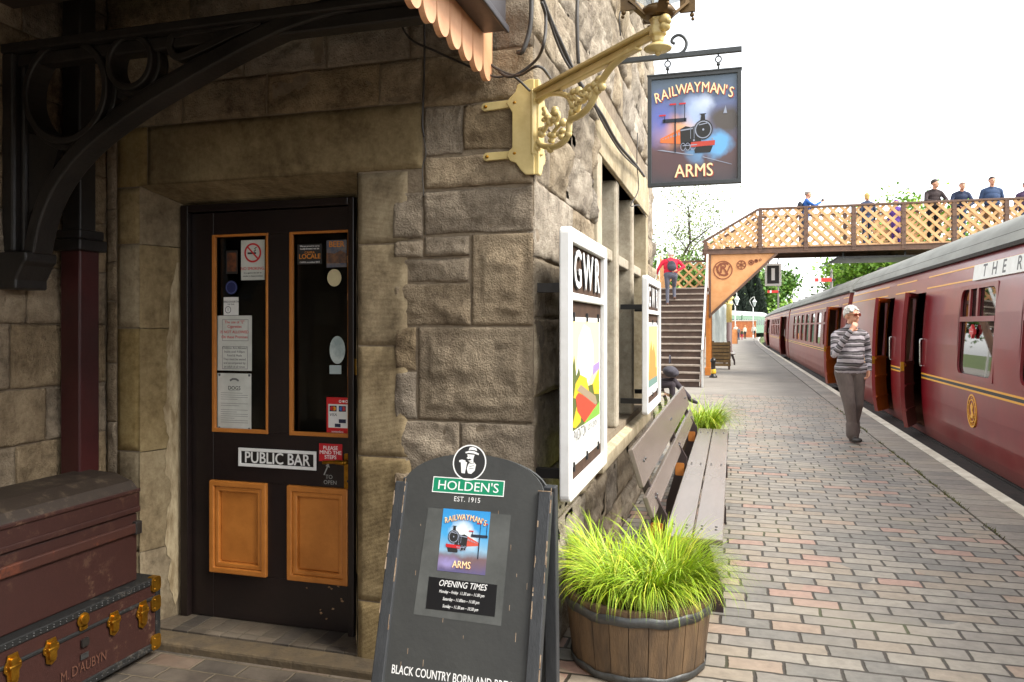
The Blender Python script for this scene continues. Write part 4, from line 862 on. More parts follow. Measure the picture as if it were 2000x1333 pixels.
b = MB(); b.flat(FB0, [(x0,z1),(x1,z1-.004),(x1,z0),(x0,z0)], .0016); oc = b.build('opening_times_card', mat('card_black', S(24,24,26), rough=.3), ab)
b = MB(); b.text(FB0, 'OPENING TIMES', (x0+x1)/2, z1-h_*.17, w_*.115, .0022, shear=.3, fit=w_*.70, bold=.006)
for i, s in enumerate(('Monday – Friday  11.30 am – 11.00 pm', 'Saturday – 11.00am – 11.00 pm', 'Sunday – 11.30 am – 10.30 pm')): b.text(FB0, s, (x0+x1)/2, z1-h_*(.42+.22*i), w_*.058, .0022, shear=.3, bold=.012, sx=.72)
b.build('lettering', M_lw, oc)
# ================================================================== hanging pub sign
SY = 5.54; FH = Frame((0, SY, 0), (1,0,0), (0,0,1))
hsn = thing('hanging_pub_sign', 'painted pub sign with steam engine hanging from an iron bar on the wall', 'pub sign', (XB, SY, 3.4))
sx0, sx1, sz0, sz1 = -.587, .063, 2.552, 3.352; w_, h_ = sx1-sx0, sz1-sz0
M_sf = mat('sign_frame_grey', S(58,62,64), S(48,52,54), 10, .45)
b = MB(); b.ring(FH, rect(sx0,sz0,sx1,sz1), rect(sx0+.028,sz0+.028,sx1-.028,sz1-.028), -.035, .012); b.fbox(FH, sx0-.004, sz1-.004, sx1+.004, sz1+.008, -.04, .018); b.build('sign_frame', M_sf, hsn, .003)
M_pp = painting('sign_painting', [(.0,S(74,72,78)),(.2,S(98,78,78)),(.36,S(110,84,86)),(.5,S(120,124,170)),(.7,S(104,116,160)),(.88,S(92,108,128)),(1,S(88,104,118))],
   [(.28,.5,.28,.2,S(236,170,120),1.5),(.5,.55,.2,.15,S(240,190,150),1.2),(.55,.66,.2,.2,S(170,190,226),1.7),(.62,.74,.14,.12,S(200,212,232),1.2),(.12,.6,.2,.3,S(96,110,190),1.0),(.86,.55,.3,.2,S(86,80,76),1.7),(.5,.26,.14,.1,S(120,180,230),2.4),(.76,.33,.2,.14,S(110,176,228),2.4),(.3,.2,.5,.2,S(92,70,74),1.0)])
b = MB(); b.quaduv(FH, sx0+.02, sz0+.02, sx1-.02, sz1-.02, -.002); b.add([FH.P(sx0+.02,sz0+.02,-.03),FH.P(sx1-.02,sz0+.02,-.03),FH.P(sx1-.02,sz1-.02,-.03),FH.P(sx0+.02,sz1-.02,-.03)], [(3,2,1,0)]); pn = b.build('painted_panel', M_pp, hsn)
loco(pn, FH, sx0+w_*.60, sz0+h_*.36, w_*.22, 1, M_ink, mat('paint_dull_red', S(190,70,56)), mat('paint_lit_carriage', S(226,120,64)), .0)
signals(pn, FH, (sx0+w_*.30, sz0+h_*.30, sz0+h_*.575, w_*.27), .003, mat('paint_dark_slate', S(36,42,56)), M_red)
b = MB(); b.flat(FH, [(sx0+w_*.1,sz0+h_*.33),(sx0+w_*.16,sz0+h_*.33),(sx0+w_*.5,sz0+h_*.27),(sx0+w_*.48,sz0+h_*.265)], .0004); b.flat(FH, [(sx0+w_*.6,sz0+h_*.25),(sx0+w_*.9,sz0+h_*.17),(sx0+w_*.9,sz0+h_*.165),(sx0+w_*.59,sz0+h_*.245)], .0004); b.flat(FH, [(sx0+w_*.81,sz0+h_*.62),(sx0+w_*.85,sz0+h_*.62),(sx0+w_*.835,sz0+h_*.69)], .0004); b.build('painted_rails', mat('paint_steel_blue', S(150,158,176)), pn)
arched(pn, FH, "RAILWAYMAN'S", sx0+w_*.5, sz0+h_*.865, w_*.86, w_*.128, .004, M_cream, M_lredshade, 1, .006)
b = MB(); b.text(FH, 'ARMS', sx0+w_*.50+.006, sz0+h_*.125-.004, w_*.2, .004, bold=.02, sx=.82); b.build('letter_shadow', M_lredshade, pn); b = MB(); b.text(FH, 'ARMS', sx0+w_*.50, sz0+h_*.125, w_*.2, .005, bold=.012, sx=.82); b.build('lettering', M_cream, pn)
zb_ = AY(1330,110,SY).z
b = MB(); b.bar((XB-.05,SY-.012,zb_), (.065,SY-.012,zb_+.004), .03, .036); b.build('hanging_bar', M_sf, hsn, .003)
for fx in (.22, .76):
    x = sx0+w_*fx; b = MB(); b.tube([(x,SY-.012,zb_-.012),(x,SY-.012,zb_-.03)], .006); cz = zb_-.052
    b.tube([(x+.020*math.cos(R(a)),SY-.012,cz+.022*math.sin(R(a))) for a in range(0,360,20)], .005, 6, closed=True); b.tube([(x,SY-.012,cz-.022),(x,SY-.012,sz1)], .006); b.ball((x,SY-.012,cz-.035), .014, n=6); b.build('hook', M_sf, hsn)
sc_pts = [AY(x,y,SY-.012) for x,y in ((1262,92),(1285,104),(1305,107),(1325,106),(1337,98),(1341,84),(1335,73),(1325,69),(1315,74),(1312,82),(1318,86))]
b = MB(); b.tube(smooth_pts(sc_pts, 5), .011, 8); b.build('scroll', M_sf, hsn)
# ================================================================== gas lamp on its cream bracket
M_lamp = mat('cream_gloss', S(206,186,128), S(190,168,108), 9, .4, .08, 40)
lm = thing('bracket_lamp', 'gas lamp on a cream cast iron scroll bracket at the wall corner', 'lamp', (XB, DW, 2.4))
FP = Frame((0, DW-.022, 0), (1,0,0), (0,0,1)); pp = lambda x, y: (AY(x,y,DW-.022).x, AY(x,y,DW-.022).z)
xr = XB+.012
hp = [pp(*p) for p in ((1034,157),(1012,168),(1008,182),(998,192),(990,203),(998,215),(1002,222),(1002,290),(995,297),(991,306),(998,316),(1009,320),(1018,333),(1028,343))]
hp = [(xr, hp[0][1])]+hp+[(xr, hp[-1][1])]
b = MB(); b.prism(FP, hp, -.0, .016); b.build('wall_plate', M_lamp, lm, .004)
Fs = Frame((XB+.03, 0, 0), (0,1,0), (0,0,1)); b = MB(); b.prism(Fs, [(DW-.03+ (xr-x) , z) for x, z in hp], -.02, .0); b.build('wall_plate', M_lamp, lm, .004)
for y, xl in ((211,942), (308,945)):
    a_, c2 = pp(xl, y), pp(1000, y-8 if y < 250 else y-5); b = MB(); b.prism(FP, [(a_[0]+.02,a_[1]-.016)]+[(a_[0]+.016+.018*math.cos(R(t_)),a_[1]+.018*math.sin(R(t_))) for t_ in range(270,89,-30)]+[(c2[0],c2[1]+.016),(c2[0],c2[1]-.016)], -.01, .008); b.build('strap', M_lamp, lm, .002)
    for x in (a_[0]+.018, c2[0]+.015): b = MB(); b.ball(tuple(FP.P(x, a_[1]+(.006 if x > a_[0]+.03 else 0), .012)), (.009,.009,.007), n=6); b.build('bolt', M_brass, lm)
D2 = Vector((.7071,-.7071,0)); P0 = Vector((XB, DW, 0)); FL = Frame(P0, D2, (0,0,1))
def pl(x, y):
    r = ray(x, y); o = Vector((0,0,EYE)); t_ = (FL.o-o).dot(FL.en)/r.dot(FL.en); p = o+r*t_-FL.o; return (p.dot(FL.ex), p.z)
A0, A1 = pl(1036,188), pl(1285,55); zarm = (A0[1]+A1[1])/2
b = MB(); b.fbox(FL, .02, zarm-.004, A1[0], zarm+.010, -.024, .024); b.fbox(FL, .02, zarm-.03, A1[0], zarm-.004, -.007, .007); b.fbox(FL, .02, zarm-.040, A1[0]-.1, zarm-.029, -.015, .015); b.build('arm', M_lamp, lm, .004)
b = MB(); b.fbox(FL, .0, pl(1045,305)[1], .035, zarm+.01, -.03, .03); b.build('back_bar', M_lamp, lm, .005)
def sm(pts, n=6): return [(p[0], p[1]) for p in smooth_pts([(a, c_, 0) for a, c_ in pts], n)]
def rope(b, pts, r): b.tube([FL.P(x, z, 0) for x, z in pts], r, 8)
b = MB()
low = sm([pl(*p) for p in ((1048,200),(1038,230),(1040,262),(1055,282),(1078,288),(1098,280),(1110,262),(1112,240),(1118,232),(1130,228),(1148,212),(1160,192),(1170,168),(1195,130),(1230,100))])
rope(b, low, .013); rope(b, [(x, z+.014) for x, z in sm([pl(*p) for p in ((1110,250),(1118,222),(1112,200),(1095,190),(1070,192),(1052,205))])], .011); b.build('scroll_rib', M_lamp, lm)
b = MB(); q2_ = random.Random(5)
for pts in (((1062,212),(1070,232),(1066,252),(1058,262)),((1070,232),(1085,238),(1092,226),(1084,216)),((1078,280),(1080,262),(1090,248),(1100,240)),((1090,248),(1084,238),(1074,240)),((1120,190),(1132,200),(1128,216),(1118,220)),((1132,200),(1145,192),(1142,180),(1130,178)),((1150,175),(1160,180),(1156,192)),((1165,158),(1172,166),(1168,176)),((1140,180),(1150,168),(1162,166))):
    p_ = sm([pl(*p) for p in pts], 4); rope(b, p_, [.011*(1-.5*i/len(p_)) for i in range(len(p_))]); e_ = p_[-1]; b.ball(tuple(FL.P(e_[0], e_[1], 0)), (.017,.017,.017), n=6)
for x, y in ((1066,228),(1084,225),(1060,256),(1096,262),(1078,268),(1126,208),(1140,190),(1154,182),(1118,186),(1172,160)):
    c3 = pl(x, y); a = q2_.uniform(0,3.14); 
    for k in range(3):
        an = a+k*2.1; b.ball(tuple(FL.P(c3[0]+.014*math.cos(an), c3[1]+.014*math.sin(an), 0)), (.016,.012,.012), n=6)
for x, y in ((1110,262),(1176,170),(1075,292),(1050,290)): c3 = pl(x, y); b.ball(tuple(FL.P(c3[0],c3[1],0)), .016, n=6)
b.build('foliate_scrollwork', M_lamp, lm)
ex_ = FL.P(A1[0], 0, 0); ex_.z = 0; zl = zarm+.022
b = MB(); b.lathe([(.020,-.07),(.022,-.05),(.030,-.045),(.030,-.03),(.026,-.015),(.026,.0),(.032,.008),(.02,.014)], ex_+Vector((0,0,zl)), 6, smooth=False); b.build('socket', M_lamp, lm, .004)
b = MB(); b.ball(tuple(ex_+D2*.034+Vector((0,0,zl-.004))), (.020,.020,.018), n=8); b.ball(tuple(ex_+D2*.036+Vector((0,0,zl-.028))), (.019,.019,.016), n=8); b.ball(tuple(ex_+D2*.052+Vector((0,0,zl-.016))), (.011,.011,.010), n=6); b.build('lion_boss', M_lamp, lm)
b = MB(); b.lathe([(.018,-.07),(.047,-.088),(.045,-.093),(.010,-.100),(.009,-.108),(.003,-.113)], ex_+Vector((0,0,zl)), 14); b.build('drip_dish', M_lamp, lm)
M_cop = mat('bronze_lantern', S(104,80,44), S(78,60,36), 20, .4, metal=.5)
b = MB(); zq = zl+.014
for k in range(4):
    a = R(20+90*k); dd = Vector((math.cos(a), math.sin(a), 0)); b.bar(ex_+Vector((0,0,zq)), ex_+dd*.045+Vector((0,0,zq+.004)), .034, .008); b.bar(ex_+dd*.045+Vector((0,0,zq+.004)), ex_+dd*.10+Vector((0,0,zq+.05)), .034, .008); b.bar(ex_+dd*.095+Vector((0,0,zq+.045)), ex_+dd*.17+Vector((0,0,zq+.36)), .012, .012)
    b.bar(ex_+dd*.10+Vector((0,0,zq+.02)), ex_+dd*.10+Vector((0,0,zq+.075)), .05, .01); b.ball(tuple(ex_+dd*.115+Vector((0,0,zq+.012))), .008, n=6); b.ball(tuple(ex_+dd*.118+Vector((0,0,zq-.002))), .006, n=6)
b.lathe([(.05,.0),(.06,.015),(.05,.03)], ex_+Vector((0,0,zq)), 12); b.build('lantern_frame', M_cop, lm)
b = MB()
for k in range(4):
    a0, a1 = R(20+90*k), R(110+90*k); v = [ex_+Vector((math.cos(a)*r_, math.sin(a)*r_, zq+z)) for a, r_, z in ((a0,.085,.06),(a1,.085,.06),(a1,.165,.36),(a0,.165,.36))]; b.add(v, [(0,1,2,3)])
b.build('lantern_pane', M_glass, lm)
b = MB(); b.lathe([(.18,.36),(.17,.39),(.07,.5),(.03,.52),(.03,.6),(.01,.64)], ex_+Vector((0,0,zq)), 4, smooth=False); b.build('lantern_roof', M_cop, lm)
# ================================================================== poster boards on the platform wall
def poster_board(label, px_l, px_r, y_t, y_b, xw, kind):
    PX = XB+.17; a_ = AX(px_l, y_t, PX); c2 = AX(px_l, y_b, PX); y1_ = AX(px_r, 600, PX).y; z0, z1 = c2.z, a_.z; y0 = a_.y
    t = thing('poster_board', label, 'poster frame', (XB, (y0+y1_)/2, z0), 'white framed poster boards on the platform wall'); f = Frame((PX, 0, 0), (0,1,0), (0,0,1))
    b = MB(); b.ring(f, rrect(y0,z0,y1_,z1,.03), rrect(y0+.062,z0+.062,y1_-.062,z1-.062,.004), -.045, 0); hd = z1-.29; b.fbox(f, y0+.062, hd-.016, y1_-.062, hd+.018, -.045, -.004); b.build('frame', M_white, t, .006)
    b = MB(); b.fbox(f, y0+.04, z0+.04, y1_-.04, z1-.04, -.042, -.025); b.build('backboard', mat('board_chocolate', S(84,66,54), S(70,56,48), 8, .9, spec=.1), t)
    for z in (z0+.1, z1-.25):
        for yq in (y0+.1, y1_-.14): b = MB(); b.box((XB-.06, yq, z-.02), (PX-.044, yq+.04, z+.02)); b.build('wall_fixing', M_black, t)
    b = MB()
    for i, ch in enumerate('GWR'): b.text(f, ch, y0+.075+(y1_-y0-.15)*(.2+.3*i), (hd+.02+z1-.075)/2, .235, -.012, bold=.025, sx=1.05); b.text(f, ch, y0+.075+(y1_-y0-.15)*(.2+.3*i)+.004, (hd+.02+z1-.075)/2-.003, .235, -.020, 1, bold=.03, sx=1.05)
    b.build('lettering', [M_lw, M_inkgrey], t)
    py0, py1, pz0, pz1 = y0+.10, y1_-.095, z0+.12, hd-.085; pw, ph = py1-py0, pz1-pz0; P = lambda pts: [(py0+pw*x, pz0+ph*y) for x, y in pts]
    b = MB(); b.fbox(f, py0, pz0, py1, pz1, -.025, -.022); po = b.build('poster', mat('poster_white', (.8,.8,.76,1), rough=.5), t)
    def col_(nm, c3, *polys, d=-.0214):
        b = MB()
        for i, pg_ in enumerate(polys): b.flat(f, P(pg_), d+.0001*i)
        b.build(nm, mat('print_%d_%d_%d' % c3, S(*c3)), po)
    if kind == 0:
        col_('printed_sky', (246,232,160), rect(.04,.24,.96,.97)); col_('printed_cloud', (244,240,232), [(.1,.5),(.5,.5),(.75,.62),(.72,.8),(.6,.92),(.42,.95),(.26,.86),(.22,.7)], d=-.0210)
        col_('printed_trees', (86,96,44), [(.04,.24),(.04,.62),(.12,.74),(.18,.6),(.26,.66),(.34,.52),(.5,.5),(.96,.5),(.96,.24)], d=-.0206)
        col_('printed_foliage', (222,178,36), [(.16,.55),(.3,.6),(.5,.56),(.58,.45),(.3,.42),(.1,.46)], [(.06,.27),(.2,.4),(.34,.36),(.3,.27),(.15,.25)], [(.7,.5),(.94,.6),(.94,.4),(.76,.42)], d=-.0202)
        col_('printed_hill', (150,128,176), [(.7,.56),(.96,.6),(.96,.66),(.72,.64)], d=-.0204)
        col_('printed_carriage', (206,66,42), [(.16,.46),(.24,.48),(.84,.34),(.84,.27),(.42,.25),(.2,.36)], d=-.0196); col_('printed_roof', (150,132,106), [(.2,.5),(.3,.53),(.8,.4),(.86,.34),(.8,.33)], d=-.0193)
        col_('printed_bank', (120,168,62), [(.38,.24),(.96,.24),(.96,.34),(.7,.3)], d=-.0190)
        b = MB(); b.text(f, 'PAIGNTON', py0+pw*.3, pz0+ph*.19, .075, -.021, sx=.75); b.text(f, 'SOUTH DEVON', py0+pw*.7, pz0+ph*.19, .045, -.021, sx=.8)
        b.f = b.f; b.build('printed_title', M_inkgrey, po)
    else:
        col_('printed_sky', (240,214,130), rect(.05,.12,.95,.95)); col_('printed_tower', (206,140,70), [(.2,.3),(.25,.6),(.4,.75),(.5,.6),(.62,.7),(.8,.5),(.8,.3)], [(.1,.2),(.9,.2),(.9,.34),(.5,.38),(.1,.32)], d=-.0208); col_('printed_sea', (110,140,130), rect(.05,.12,.95,.22), d=-.0202)
    b = MB()
    for k in range(3):
        for z in (pz1, pz0): b.fbox(f, py0+pw*(.1+.4*k)-.006, z-.02, py0+pw*(.1+.4*k)+.006, z+.02, -.024, -.014)
    b.build('clip', M_ink, po)
    return t
poster_board('nearer white framed poster board showing a red carriage in a landscape', 1113, 1186, 440, 985, 0, 0)
poster_board('farther white framed poster board near the end of the platform wall', 1265, 1291, 537, 812, 0, 1)
# ================================================================== cables
def cable(label, pts, r, group='black cables strung over the corner wall'):
    b = MB(); b.tube(smooth_pts(pts, 6), r*.85, 6); return tag(b.build('cable', M_cable), label, 'cable', group)
wA = lambda x, y: AY(x, y, DW-.045)
wBp = lambda x, y: AX(x, y, XB+.075)
cable('thin cable dropping straight down the door wall beside the lintel', [wA(828,20), wA(829,90), wA(828,160), wA(825,240), wA(829,268)], .006)
cable('pair of fine wires ending beside the lintel edge', [wA(826,262), wA(832,300), wA(825,330), wA(828,385)], .003)
cable('sagging cable running under the valance to the cream bracket', [wA(770,20), wA(800,75), wA(850,100), wA(905,125), AY(965,150,DW-.06), AY(1000,148,DW-.06), AY(1035,178,DW-.06)], .006)
cable('thick grey conduit bending down at the wall corner', [AY(1038,-20,DW-.04), AY(1036,50,DW-.04), AY(1022,98,DW-.05), AY(1012,103,DW-.03)], .013)
cable('cable looping from the valance end round the wall corner', [wA(975,140), AY(1000,150,DW-.08), AY(1045,120,DW-.1), AX(1062,85,XB+.09), AX(1066,35,XB+.08), AX(1058,5,XB+.08)], .008)
cable('second looping cable low on the corner', [wA(880,60), wA(960,128), AY(1010,148,DW-.09), AX(1052,130,XB+.1), AX(1080,160,XB+.08), AX(1110,190,XB+.075)], .007)
cable('thick cable falling from the eaves to the lamp bracket', [wBp(1052,-20), wBp(1075,40), wBp(1100,95), wBp(1125,150), wBp(1150,190), wBp(1175,225), wBp(1195,262), wBp(1212,288), wBp(1240,320), wBp(1258,345)], .013)
cable('thinner cable alongside the thick falling cable', [wBp(1068,20), wBp(1085,75), wBp(1108,125), wBp(1150,185), wBp(1180,245), wBp(1215,300), wBp(1252,335)], .007)
cable('vertical pair of cables clipped to the wall above the bracket arm', [wBp(1129,-30), wBp(1127,30), wBp(1128,90), wBp(1130,125)], .012)
cable('curly wire from the wall to the lantern', [wBp(1212,70), wBp(1210,30), wBp(1222,8), AX(1238,4,-.5), ex_+Vector((-.05,.02,zq+.03))], .006)
cable('thin wire hanging over the window head', [wBp(1245,260), wBp(1244,320), wBp(1247,370), wBp(1232,402), wBp(1248,402), wBp(1262,425)], .005)
# ================================================================== benches
M_bench = mat('bench_brown_grey', S(106,96,88), S(116,105,97), 2, .27, .03, 20, st=(6,1,6))
M_iron = mat('bench_iron_brown', S(58,44,42), S(46,36,34), 6, .45, .15, 40)
def make_bench(label, x, y0, y1, group, plaque=True):
    t = thing('platform_bench', label, 'bench', (x-.2, (y0+y1)/2, 0), group)
    for k, (a, c_) in enumerate(((x-.300, x-.158), (x-.150, x-.0))):
        b = MB(); b.box((a, y0, .425), (c_, y1, .455)); b.build('seat_plank', M_bench, t, .005)
        b = MB()
        for yy in (y0+.22, (y0+y1)/2, y1-.32):
            for q in (.25, .75):
                for dy in (-.03, .03): b.ball((a+(c_-a)*q, yy+dy, .456), (.008,.008,.004), n=5)
        b.build('bolt', M_metal, t)
    f = Frame((x, 0, 0), (0,1,0), (0,0,1))
    for (p, q) in (((-.47,.90),(-.41,.70)), ((-.395,.655),(-.355,.545))):
        b = MB(); d = Vector((q[0]-p[0],0,q[1]-p[1])).normalized(); nn = Vector((-d.z,0,d.x))*.014
        P_ = [Vector((x+p[0],0,p[1])), Vector((x+q[0],0,q[1]))]; v = []
        for yy in (y0-.02, y1+.02):
            for pt, s in ((P_[0],-1),(P_[0],1),(P_[1],1),(P_[1],-1)): w_ = pt+nn*s; v.append((w_.x, yy, w_.z))
        b.add(v, [(0,1,2,3),(7,6,5,4),(0,4,5,1),(1,5,6,2),(2,6,7,3),(3,7,4,0)]); b.build('back_plank', M_bench, t, .006)
        b = MB()
        for yy in (y0+.25, (y0+y1)/2, y1-.3):
            for dy in (-.04, .04): m_ = (P_[0]+P_[1])/2-nn*1.0; b.ball((m_.x+nn.x*(-.0)+.0, yy+dy, m_.z), (.009,.009,.009), n=5); m2 = (P_[0]+P_[1])/2+nn*1.05; b.ball((m2.x, yy+dy, m2.z), (.009,.009,.009), n=5)
        b.build('bolt', M_metal, t)
    fx = Frame((x, 0, 0), (1,0,0), (0,0,1))
    for yy in (y0+.25, (y0+y1)/2, y1-.3):
        fx = Frame((x, yy, 0), (1,0,0), (0,0,1)); b = MB()
        b.strip(fx, [(-.50,.86),(-.44,.66),(-.385,.5),(-.40,.36),(-.46,.15),(-.47,.0)], [(-.455,.87),(-.395,.67),(-.30,.5),(-.30,.36),(-.36,.15),(-.38,.0)], -.02, .02)
        b.strip(fx, [(-.33,.36),(-.2,.36),(-.06,.40),(-.02,.425)], [(-.33,.425),(-.2,.425),(-.06,.425),(-.02,.4255)], -.02, .02)
        b.strip(fx, [(-.16,.37),(-.12,.26),(-.06,.12),(-.06,.0)], [(-.08,.38),(-.05,.26),(-.0,.12),(.0,.0)], -.02, .02)
        b.ring(fx, circ(-.23,.3,.06,n=16), circ(-.23,.3,.045,n=16), -.012, .012)
        b.build('cast_support', M_iron, t, .006)
        if plaque: b = MB(); b.prism(fx, rrect(-.39,.36,-.32,.46,.012), .02, .026); b.prism(fx, rrect(-.39,.36,-.32,.46,.012), -.026, -.02); b.build('cast_emblem', M_orange, t)
    return t
make_bench('long brown slatted bench between the two tubs of grass', -.045, 4.02, 8.35, 'slatted platform benches')
make_bench('bench past the building end with a seated person in dark tights', -1.2, 12.2, 15.2, 'slatted platform benches', False)
# ================================================================== half-barrel tubs of grass
M_stave = mat('wet_oak_stave', S(116,94,66), S(76,62,46), 3.5, .65, .4, 40, isl=.16, st=(5,5,.8))
M_hoop = mat('zinc_hoop', S(96,98,98), S(70,70,68), 14, .5, .2, 50, metal=.5)
M_soil = mat('soil', S(44,34,26), S(70,54,38), 22, .95, 1, 25)
M_bladeA = mat('lime_grass', S(150,178,36), rough=.5, isl=.42)
def tub(label, cx, cy, r1, r0, h, group):
    t = thing('barrel_planter', label, 'planter', (cx, cy, 0), group); n = 24
    for k in range(n):
        b = MB(); v = []; a0, a1 = 2*math.pi*(k+.02)/n, 2*math.pi*(k+.98)/n; jit = rnd.uniform(-.004,.004)
        for z, r_ in ((0,r0),(h*.35,r0+(r1-r0)*.42),(h*.7,r0+(r1-r0)*.8),(h+jit,r1)):
            for a in (a0, (a0+a1)/2, a1): v.append((cx+r_*math.cos(a), cy+r_*math.sin(a), z))
            for a in (a1, a0): v.append((cx+(r_-.028)*math.cos(a), cy+(r_-.028)*math.sin(a), z))
        fs = [(4,3,2,1,0), (15,16,17,18,19)]
        for q in range(3):
            for s in range(5): fs.append((q*5+s, q*5+(s+1) % 5, q*5+5+(s+1) % 5, q*5+5+s))
        b.add(v, fs); b.build('stave', M_stave, t)
    for z0, z1 in ((h*.80,h*.93),(h*.03,h*.13)):
        rr = lambda z: r0+(r1-r0)*(z/h)**.85+.003; b = MB(); m_ = 48; v = []
        for k in range(m_):
            a = 2*math.pi*k/m_; wv = .004*math.sin(k*1.7)+.003*math.sin(k*.9)
            for z, d in ((z0+wv,.001),(z1+wv,.001),(z1+wv,.004),(z0+wv,.004)): v.append((cx+(rr(z)+d)*math.cos(a), cy+(rr(z)+d)*math.sin(a), z))
        b.add(v, [(k*4+s, k*4+(s+1) % 4, ((k+1) % m_)*4+(s+1) % 4, ((k+1) % m_)*4+s) for k in range(m_) for s in range(4)], 0, True); b.build('hoop', M_hoop, t)
    b = MB(); b.lathe([(r1-.03,h-.055),(r1*.7,h-.035),(r1*.3,h-.02),(.01,h-.02)], (cx,cy,0), 24); b.build('soil', M_soil, t)
    return t
def grass(label, cx, cy, r, h0, hh, n, seed, w_=.006):
    q = random.Random(seed); b = MB(); straw = MB(); cl = [(q.uniform(-.8,.8)*r, q.uniform(-.58,.75)*r) for _ in range(16)]
    for k in range(n):
        a = q.uniform(0, 6.283); c_ = cl[q.randrange(16)]; rad = abs(q.gauss(0,.042)); x = cx+c_[0]+rad*math.cos(a); y = cy+c_[1]+rad*math.sin(a)
        out = Vector((x-cx, y-cy, 0))*1.1+Vector((math.cos(a), math.sin(a), 0))*q.uniform(.05,.25); out = out.normalized() if out.length > .01 else Vector((1,0,0))
        out = (out+Vector((q.uniform(-.5,.5), q.uniform(-.5,.5), 0))).normalized()
        L = hh*q.uniform(.55,1.25)*(1+.16*math.sin(c_[0]*37+c_[1]*23)); bend = q.uniform(.6,1.6); ww = w_*q.uniform(.6,1.25); p = Vector((x, y, h0)); ang = q.uniform(.05,.4); side = out.cross(Vector((0,0,1))); v = []; S_ = 7
        for s in range(S_+1):
            t_ = s/S_; wd = ww*(1-t_**1.8)*(.7+.3*min(1,t_*5)); tw = side*math.cos(t_*.9)+Vector((0,0,.3))*math.sin(t_*.9)
            v += [p-tw*wd/2, p+tw*wd/2] if s < S_ else [p]
            ang += bend*1.9/S_*(.5+t_); p = p+(out*math.sin(ang)+Vector((0,0,1))*math.cos(ang))*L/S_
        fs = [(2*s, 2*s+1, 2*s+3, 2*s+2) for s in range(S_-1)]+[(2*S_-2, 2*S_-1, 2*S_)]
        b.add(v, fs, 0 if q.random() < .9 else 1, True)
        if k % 4 == 0:
            a = q.uniform(0,6.28); p = Vector((cx+c_[0]*1.1+q.uniform(-.1,.1), cy+c_[1]*1.1+q.uniform(-.1,.1), h0+.01)); d = Vector((math.cos(a), math.sin(a), q.uniform(-.1,.5)))*q.uniform(.05,.14)
            b.add([p, p+Vector((.003,.002,0)), p+d], [(0,1,2)], 2)
    return tag(b.build('ornamental_grass', [M_bladeA, mat('yellow_grass', S(206,206,70), rough=.5, isl=.2), mat('dry_straw', S(150,120,80), rough=.8, isl=.3)]), label, 'plant', 'lime green grasses in barrel tubs')
TB = (-.425, 3.57)
tub('large oak half-barrel tub in front of the bench, beside the A-board', TB[0], TB[1], .335, .30, .33, 'half-barrel planters'); grass('lime green arching grass filling the tub nearest the A-board', TB[0]+.01, TB[1], .32, .30, .345, 3000, 3, .0072)
tub('half-barrel tub at the far end of the long bench', -.37, 8.86, .33, .30, .36, 'half-barrel planters'); grass('lime green grass in the tub behind the far end of the bench', -.37, 8.86, .30, .34, .50, 1300, 4, .008)
# ================================================================== footbridge
M_lat = mat('footbridge_ochre', S(224,180,128), S(206,158,106), 6, .6, .1, 40)
M_brn = mat('footbridge_brown', S(112,82,64), S(88,66,54), 5, .6, .2, 30)
M_tread = mat('stair_tread', S(160,146,132), S(130,118,106), 9, .7, .2, 40)
M_riser = mat('stair_riser', S(88,68,56), S(70,54,46), 6, .7)
BYF, BYB = 24.5, 26.3
fb = thing('footbridge', 'ochre and brown lattice footbridge with stairs crossing above the maroon train', 'footbridge', (-.7, BYF, 0))
def lattice(name, fr, poly, pitch, w_, parent, m, th=.03):
    b = MB(); n = len(poly); area = sum(poly[i][0]*poly[(i+1)%n][1]-poly[(i+1)%n][0]*poly[i][1] for i in range(n)); poly = poly if area > 0 else poly[::-1]
    for s, dz in ((1, 0), (-1, th)):
        d = Vector((1, s)).normalized(); nn = Vector((-d.y, d.x)); pr = [Vector(p).dot(nn) for p in poly]; k0 = math.floor(min(pr)/pitch)
        for k in range(k0, int(max(pr)/pitch)+2):
            o = nn*(k+.5)*pitch; lo, hi = -1e9, 1e9
            for i in range(n):
                a, c_ = Vector(poly[i]), Vector(poly[(i+1)%n]); e = c_-a; inn = Vector((-e.y, e.x)); den = d.dot(inn); num = (a-o).dot(inn)
                if abs(den) < 1e-9:
                    if num > 0: lo, hi = 1, 0
                elif den > 0: lo = max(lo, num/den)
                else: hi = min(hi, num/den)
            if hi-lo > .03:
                p0, p1 = o+d*lo, o+d*hi; q = nn*w_/2; b.prism(fr, [tuple(p0-q), tuple(p1-q), tuple(p1+q), tuple(p0+q)], dz-th/2, dz+th/2)
    return b.build(name, m, parent)
PX_ = [-.80, .83, 2.14, 3.47, 4.81, 6.13, 7.45, 8.8, 10.1]; ZG0, ZG1, ZR = 3.80, 3.97, 5.11
